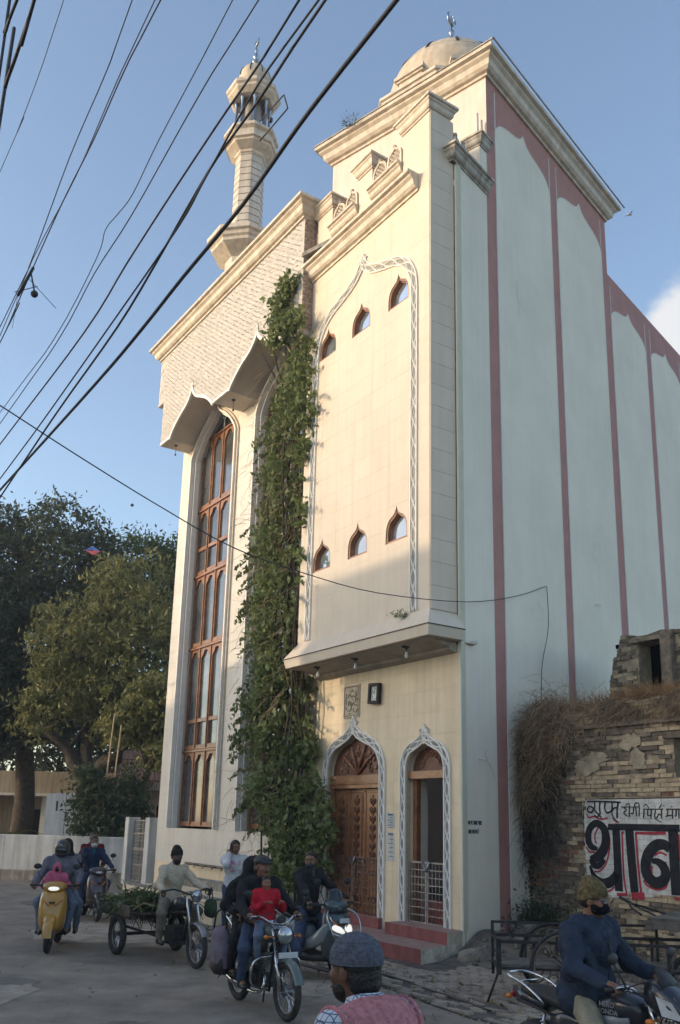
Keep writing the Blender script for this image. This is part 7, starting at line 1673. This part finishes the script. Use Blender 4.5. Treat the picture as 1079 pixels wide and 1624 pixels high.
    if leg:
        def tr_(g):
            g.ell(P, (.125 * s, .162 * s, .115 * s), TM, .04)
            for q in (0, 1): leg_(g, q, .013, .93)
        if not noleg: part('trousers', tr_, leg, fold=.004)
    if not noleg:
        for q in (0, 1):
            part('shoe', lambda g: (g.cap(an[q] + V3(-.03, 0, -.04) * s, an[q] + V3(.13, 0, -.05) * s, .038 * s, .033 * s, .02), g.cap(an[q], an[q] + V3(0, 0, -.03), .042 * s, .04 * s, .02)), shoe or m_plas, an[q] - .2, an[q] + .24)
    # ---- face
    if mask != 'veil':
        e_ = MB()
        for q in (1, -1): e_.ell(tuple(H(.0765, q * .031, .008)), (.0105 * s,) * 3, seg=10, rings=6)
        eo = e_.build('eyes', m_eyew, body); e_ = MB()
        for q in (1, -1): e_.ell(tuple(H(.0850, q * .031, .008)), (.0058 * s,) * 3, seg=8, rings=5)
        e_.build('pupils', m_hair, body)
        e_ = MB()
        for q in (1, -1): e_.tube([tuple(H(.093, q * .014, .032)), tuple(H(.09, q * .032, .038)), tuple(H(.074, q * .052, .032))], [.004 * s, .0045 * s, .002], 5)
        e_.build('eyebrows', m_hair, body)
        if mous: MB().tube([tuple(H(.085, .028, -.058)), tuple(H(.096, 0, -.047)), tuple(H(.085, -.028, -.058))], [.003, .007 * s, .003], 6).build('moustache', m_hair, body)
        if not mask: MB().tube([tuple(H(.078, .022, -.062)), tuple(H(.089, 0, -.062)), tuple(H(.078, -.022, -.062))], [.003, .0065 * s, .003], 6).build('mouth', m_lip, body)
    if beard: part('beard', lambda g: (g.ell(H(.03, 0, -.065), V3(.064, .063, .062) * s, HM, .01), g.plane(H(0, 0, -.035), hz)), m_hair, hlo, hhi, .008)
    if glasses:
        m_ = MB()
        for q in (1, -1): m_.add([tuple(H(.104, q * .010, .022)), tuple(H(.097, q * .055, .022)), tuple(H(.097, q * .052, -.012)), tuple(H(.104, q * .014, -.012))], [(0, 1, 2, 3)]); m_.tube([tuple(H(.097, q * .055, .018)), tuple(H(.0, q * .083, .01))], .003, 4)
        m_.tube([tuple(H(.105, .012, .016)), tuple(H(.105, -.012, .016))], .003, 4); m_.build('glasses', m_plas if glasses == 'dark' else m_chrome, root, fix=False)
    hm = hairm or m_hair; nz = hz
    if head in ('hair', 'cap', 'skullcap', 'peaked'):
        part('hair', lambda g: (g.ell(H(-.014, 0, .034), V3(.108, .086, .102) * s, HM, .01), g.ell(H(-.04, 0, -.035), V3(.076, .078, .075) * s, HM, .02), g.plane(H(.028, 0, .052), hx * .62 - hz * .78) if head == 'hair' else g.plane(H(.0, 0, .03), hx * .9 - hz * .3), g.folds(.0025, 90)), hm, hlo, hhi, .0075)
    if head == 'peaked':
        part('flat_cap', lambda g: (g.ell(H(-.005, 0, .062), V3(.125, .10, .068) * s, HM, .01), g.plane(H(0, 0, .042), -hz), g.ell(H(.10, 0, .048), V3(.055, .07, .012) * s, HM, .01)), m_plas, hlo, hhi, .0075)
    if head == 'skullcap':
        def scp(g): g.ell(H(-.014, 0, .045), V3(.116, .094, .100) * s, HM, .01); g.plane(H(-.01, 0, .022), -hz)
        c_ = part('skull_cap', scp, hood, hlo, hhi, .006)
    if head == 'beanie':
        part('beanie', lambda g: (g.ell(H(-.010, 0, .045), V3(.110, .090, .108) * s, HM, .01), g.ell(H(-.02, 0, .0), V3(.103, .089, .06) * s, HM, .02), g.plane(H(.03, 0, .018), -hz * .95 + hx * .28), g.ell(H(-.04, 0, .135), V3(.05, .05, .035) * s, HM, .04), g.folds(.002, 60)), hood, hlo, hhi, .0075)
        part('hair', lambda g: (g.ell(H(-.03, 0, -.01), V3(.083, .079, .06) * s, HM, .01), g.plane(H(-.02, 0, 0), hx)), hm, hlo, hhi, .009)
    if head == 'helmet':
        def hl(g): g.ell(H(-.008, 0, .03), V3(.142, .122, .135) * s, HM, .02); g.ell(H(.0, 0, -.05), V3(.125, .112, .08) * s, HM, .03); g.ell(H(.12, 0, -.01), V3(.085, .10, .048) * s, HM, .01, sub=True)
        ho = part('helmet', hl, hood or p_blk, hlo - .02, hhi + .02, .008)
        part('visor', lambda g: (g.ell(H(-.004, 0, .0), V3(.140, .119, .10) * s, HM, .02), g.plane(H(.06, 0, 0), -hx), g.plane(H(0, 0, .045), hz), g.plane(H(0, 0, -.045), -hz)), mat('dark_visor', (.02, .022, .025), .1, .05, 1, 0, spec=.8), hlo, hhi, .008, ho)
        MB().ell(tuple(H(.128, 0, .085)), (.012, .02, .012), seg=8, rings=5).build('badge', m_chrome, ho)
    if head in ('veil', 'hood'):
        def vl(g):
            g.ell(H(-.01, 0, .022), V3(.118, .100, .125) * s, HM, .02); g.cap(H(-.02, 0, -.06), nk - U * .08, .095 * s, .15 * s, .05)
            if head == 'veil': g.cap(nk - U * .05, sh[0] - U * .12, .13 * s, .12 * s, .06); g.cap(nk - U * .05, sh[1] - U * .12, .13 * s, .12 * s, .06)
            g.ell(H(.115, 0, .012 if head == 'veil' else -.005), V3(.045, .062, .020 if head == 'veil' else .065) * s, HM, .01, sub=True)
        part('head_scarf', vl, hood, None, None, .009, fold=.003)
    if mask and mask != 'veil':
        part('face_mask', lambda g: (g.ell(H(.030, 0, -.048), V3(.078, .069, .062) * s, HM, .012), g.cap(H(.09, 0, -.02), H(.100, 0, -.045), .022 * s, .020 * s, .03), g.plane(H(.0, 0, -.05), -hx), g.plane(H(0, 0, -.012), hz)), mask, hlo, hhi, .0075)
    if sweater == 'print':
        part('printed_motif', lambda g: (torso(g, .0185), g.plane(chest + F_ * .02, -F_), g.plane(chest + U * .10, U), g.plane(chest - U * .10, -U), g.plane(chest + Sd * .09, Sd), g.plane(chest - Sd * .09, -Sd)), mat('magenta_print', (.55, .07, .22), .9, .6, 16, .1, col2=(.62, .55, .55)), None, None)
    return root, dict(P=P, chest=chest, nk=nk, sh=sh, el=el, wr=wr, H=H, U=U, F=F_, S=Sd, hd=hd, h=HM)
c_navy = cloth('navy_jacket', (.034, .046, .072)); c_kh = cloth('khaki_trousers', (.30, .27, .19)); c_blk = cloth('black_coat', (.026, .025, .027)); c_jean = cloth('blue_jeans', (.06, .08, .135)); c_red = cloth('red_sweater', (.45, .02, .035)); c_denL = cloth('faded_jeans', (.16, .20, .27))
c_cream = cloth('cream_sweater', (.52, .44, .33)); c_grey = cloth('grey_vest', (.06, .065, .07)); c_mask = cloth('black_mask', (.012, .012, .016)); c_maskw = cloth('white_mask', (.6, .6, .62)); c_whit = cloth('white_sweatshirt', (.55, .56, .57)); c_pink = cloth('pink_hood', (.50, .12, .20))
c_gry2 = cloth('lilac_grey_jacket', (.15, .15, .18)); c_mar = cloth('maroon_shirt', (.16, .03, .035)); c_teal = cloth('teal_shirt', (.02, .14, .15)); c_trk = cloth('dusty_brown_trousers', (.19, .165, .13)); c_mus = cloth('mustard_wool', (.15, .115, .055), .3, 30); c_wn = cloth('dark_wool', (.03, .027, .027), .3, 30)
rh = [(.27, .33, 1.05), (.27, -.33, 1.05)]
person('rider in navy jacket, mustard beanie, glasses and black mask on the dark police motorcycle', L1, (-.16, .90), 0, 6, [(.235, .30, 1.06), (.235, -.30, 1.06)], [(-.02, .24, .32), (-.02, -.24, .32)], yaw=16, pitch=4, h=.0085, top=c_navy, leg=c_kh, head='beanie', hood=c_mus, mask=c_mask, glasses=True, coat=True, bulk=1.3, s=1.03, collar=c_navy, kp=(1, .5, .6))
person('man in black coat and flat cap riding the motorcycle with the round headlamp', L2, (-.16, .90), 0, 4, [(.235, .30, 1.06), (.235, -.30, 1.06)], [(-.02, .24, .32), (-.02, -.24, .32)], yaw=8, pitch=2, h=.009, top=c_blk, leg=c_jean, head='peaked', mous=True, coat=True, bulk=1.18, inner=c_maskw, kp=(1, .5, .6))
person('small boy in red sweater sitting in front of the man in black coat', L2, (.10, .97), -.03, -2, [(.26, .10, 1.17), (.24, -.12, 1.16)], [(.22, .15, .62), (.22, -.17, .60)], yaw=-14, pitch=0, s=.62, h=.008, top=c_red, leg=c_denL, head='hair', bulk=1.15, kp=(1, .5, .7), grip=(False, False))
person('veiled woman in black sitting behind the man on the motorcycle', L2, (-.44, .92), .0, 2, [(-.25, .22, 1.02), (-.25, -.22, 1.02)], [(-.32, .24, .40), (-.32, -.24, .40)], yaw=10, s=.93, h=.010, top=c_blk, leg=c_blk, head='veil', hood=c_blk, mask='veil', coat=True, bulk=1.1, kp=(1, .5, .5))
person('young man in grey vest and black sleeves turning his head on the large grey scooter', L3, (-.22, .88), 0, 2, [(.22, .33, 1.03), (.22, -.33, 1.03)], [(.02, .30, .09), (-.02, -.34, .09)], yaw=-52, pitch=4, h=.009, top=c_blk, leg=c_jean, head='hair', mask=c_grey, inner=c_grey, coat=True, bulk=1.05, kp=(1, .5, .6))
person('tricycle driver in cream sweater and dark woollen cap', L6, (.78, .86), 0, 8, [(1.24, .36, 1.04), (1.24, -.36, 1.04)], [(.98, .24, .33), (.98, -.24, .33)], yaw=-8, pitch=6, h=.0095, skin=sk2, top=c_cream, leg=c_trk, head='beanie', hood=c_wn, beard=True, kp=(1, .5, .6))
person('helmeted adult in lilac grey jacket riding the golden yellow scooter', L4, (-.22, .88), 0, 8, [(.22, .33, 1.02), (.22, -.33, 1.02)], [(.08, .20, .30), (.08, -.20, .30)], yaw=0, pitch=4, h=.010, top=c_gry2, leg=c_denL, head='helmet', coat=True, bulk=1.25, kp=(1, .6, .6))
person('second rider hidden behind the helmeted adult on the golden scooter', L4, (-.56, .92), .03, 0, [(-.3, .2, 1.0), (-.3, -.2, 1.0)], [(-.38, .30, .26), (-.38, -.30, .26)], yaw=14, s=.98, h=.012, skin=sk2, top=c_gry2, leg=c_denL, head='veil', hood=c_wn, mask='veil', kp=(1, .6, .5))
person('child in pink hood standing at the handlebar of the golden scooter', L4, (.12, .84), -.02, 2, [(.30, .14, .98), (.30, -.14, .98)], [(.15, .08, .40), (.15, -.08, .40)], yaw=4, s=.62, h=.009, skin=sk2, top=c_pink, leg=c_jean, head='hood', hood=c_pink, bulk=1.15, mask=c_mask)
person('man in navy jacket over teal shirt with white mask driving the dark maroon scooter', L5, (-.22, .88), 0, 4, [(.22, .33, 1.02), (.22, -.33, 1.02)], [(.08, .20, .30), (.08, -.20, .30)], yaw=0, h=.011, top=cloth('navy_shirt', (.03, .045, .09)), leg=c_jean, head='hair', mask=c_maskw, inner=c_teal, kp=(1, .6, .6))
person('passenger in maroon with dark glasses and a maroon face scarf behind the masked driver', L5, (-.54, .96), .06, 0, [(-.28, .25, 1.05), (-.28, -.2, 1.05)], [(-.36, .30, .28), (-.36, -.30, .28)], yaw=-6, h=.011, top=c_mar, leg=c_blk, head='hair', mask=c_mar, glasses='dark', kp=(1, .6, .5))
pm, pj = person('young man in white sweatshirt with magenta print holding a phone to his ear', (Vector((-1.81, 16.36, 0)), radians(-72)), (0, .94), 0, 1, [(.10, .27, .80), (.11, -.13, 1.49)], [(.04, .11, .08), (-.05, -.11, .08)], yaw=8, pitch=8, pole=(.55, -.35, -1.0), h=.009, top=c_whit, leg=c_jean, head='hair', beard=False, mous=True, sweater='print', bulk=1.05, kp=(1, .1, 0))
w_ = pj['wr'][1]; ph_ = MB(); ph_.cbox((0, 0, 0), (.075, .012, .15)); hp_ = pj['H'](.02, -.098, -.01)
o_ = ph_.build('phone', m_plas, None); o_.parent = None; a_ = radians(-72); o_.location = (-1.81 + hp_[0] * cos(a_) - hp_[1] * sin(a_), 16.36 + hp_[0] * sin(a_) + hp_[1] * cos(a_), hp_[2]); o_.rotation_euler = (0, .3, a_); tag(o_, 'black mobile phone held to the ear of the man in white', 'phone')
# man seen from behind in the foreground
LC = (Vector((.226, 3.486, 0)), radians(131)); c_cap = cloth('grey_blue_crochet_cap', (.10, .11, .14), .2, 60); c_kn = cloth('dusty_pink_knit', (.46, .19, .20), .18, 50)
cm, cj = person('man seen from behind in grey skull cap, pink sweater vest and checked shirt', LC, (0, .945), 0, 18, [(.12, .25, .80), (.12, -.25, .80)], [(.02, .11, .08), (.02, -.11, .08)], yaw=14, pitch=2, h=.008, skin=sk2, top=None, leg=c_trk, head='skullcap', hood=c_cap, kp=(1, .1, 0), beard=True, s=.965)
def check_mat():
    m = bpy.data.materials.new('checked_shirt'); m.use_nodes = True; n = m.node_tree; N = n.nodes; L_ = n.links; p = N['Principled BSDF']; tc = N.new('ShaderNodeTexCoord'); sp_ = N.new('ShaderNodeSeparateXYZ'); L_.new(tc.outputs['Object'], sp_.inputs[0]); outs = []
    for ax, f_ in ((0, 42), (2, 42), (1, 42)):
        mu = N.new('ShaderNodeMath'); mu.operation = 'MULTIPLY'; mu.inputs[1].default_value = f_; L_.new(sp_.outputs[ax], mu.inputs[0]); fr_ = N.new('ShaderNodeMath'); fr_.operation = 'FRACT'; L_.new(mu.outputs[0], fr_.inputs[0]); g_ = N.new('ShaderNodeMath'); g_.operation = 'GREATER_THAN'; g_.inputs[1].default_value = .86; L_.new(fr_.outputs[0], g_.inputs[0]); outs.append(g_)
    a = N.new('ShaderNodeMath'); a.operation = 'MAXIMUM'; L_.new(outs[0].outputs[0], a.inputs[0]); L_.new(outs[1].outputs[0], a.inputs[1]); b = N.new('ShaderNodeMath'); b.operation = 'MAXIMUM'; L_.new(a.outputs[0], b.inputs[0]); L_.new(outs[2].outputs[0], b.inputs[1])
    mx = N.new('ShaderNodeMixRGB'); mx.inputs[1].default_value = (.50, .52, .56, 1); mx.inputs[2].default_value = (.07, .11, .20, 1); L_.new(b.outputs[0], mx.inputs[0]); L_.new(mx.outputs[0], p.inputs['Base Color']); p.inputs['Roughness'].default_value = .9; return m
m_chk = check_mat(); sh, el, wr, nk, U, P, ch, Fv, Sv = cj['sh'], cj['el'], cj['wr'], cj['nk'], cj['U'], cj['P'], cj['chest'], cj['F'], cj['S']; TMc = np.array([Fv, Sv, U])
def mk(name, fn, m, lo, hi, h, fold=0):
    g = Field(lo, hi, h); fn(g)
    if fold: g.folds(fold, 24)
    v_, q_ = g.mesh(); return npmesh(name, v_, q_, m, cm, smooth=True)
lo_, hi_ = P - [.4, .5, .3], nk + [.4, .5, .2]
def shirt(g):
    g.ell(ch, (.135, .185, .2), TMc, .05); g.cap(sh[0], sh[1], .07, .07, .05); g.ell(P + V3(0, 0, .1), (.13, .17, .2), TMc, .05)
    for q in (0, 1): g.cap(sh[q], el[q], .068, .055, .04); g.cap(el[q], el[q] + (wr[q] - el[q]) * .92, .052, .042, .03)
    g.cap(nk - U * .02, nk + U * .055 - Fv * .005, .088, .070, .03); g.plane(nk + U * .06, U)
mk('checked_shirt', shirt, m_chk, lo_, hi_, .0075, .003)
def vest(g):
    g.ell(ch, (.155, .198, .21), TMc, .05); g.cap(sh[0] * .9 + sh[1] * .1, sh[1] * .9 + sh[0] * .1, .085, .085, .05); g.ell(P + V3(0, 0, .1), (.15, .19, .2), TMc, .05); g.cap(nk - U * .06, nk + U * .0, .105, .085, .03)
    for q, sg in ((0, 1), (1, -1)): g.plane(sh[q] + Sv * sg * .022, Sv * sg * .96 - U * .12)
    g.plane(nk + U * .028, U * .93 + Fv * .35)
mk('sweater_vest', vest, c_kn, lo_, hi_, .007, .003)
def tor(c, ax1, ax2, R1, R2, r, name, m, n_=60, ribs=True):
    mb_ = MB(); pts = [tuple(c + ax1 * R1 * cos(2 * pi * i / n_) + ax2 * R2 * sin(2 * pi * i / n_)) for i in range(n_)]; mb_.tube(pts, [r * (1.0 if i % 2 else .72) for i in range(n_)] if ribs else r, 8, closed=True); mb_.build(name, m, cm)
tor(nk + U * .008 - Fv * .004, Fv, Sv, .088, .094, .014, 'ribbed_neckband', c_kn)
for q, sg in ((0, 1), (1, -1)): tor(sh[q] + Sv * sg * .018 - U * .02, U, Fv, .098, .088, .012, 'ribbed_armband', c_kn, 50)
H_ = cj['H']; mb = MB(); hm_ = cj['h']
for zz_, rr_ in ((.026, .112), (.075, .108), (.108, .088)):
    pts = [tuple(H_(-.014 + rr_ * cos(2 * pi * i / 40) * 1.0, rr_ * .815 * sin(2 * pi * i / 40), zz_)) for i in range(40)]; mb.tube(pts, .0035, 5, closed=True)
mb.build('cap_seam', c_cap, cm)
# ================================================================ thin winter haze round the whole street
hz_ = bpy.data.materials.new('winter_haze'); hz_.use_nodes = True; n_ = hz_.node_tree; n_.nodes.clear()
vo = n_.nodes.new('ShaderNodeVolumePrincipled'); mo = n_.nodes.new('ShaderNodeOutputMaterial'); vo.inputs['Color'].default_value = (.86, .90, .95, 1); vo.inputs['Density'].default_value = .0011; vo.inputs['Anisotropy'].default_value = .2
n_.links.new(vo.outputs[0], mo.inputs['Volume'])
MB().box(-75, 75, -50, 75, -1.2, 36).build('haze', hz_, kind='stuff')
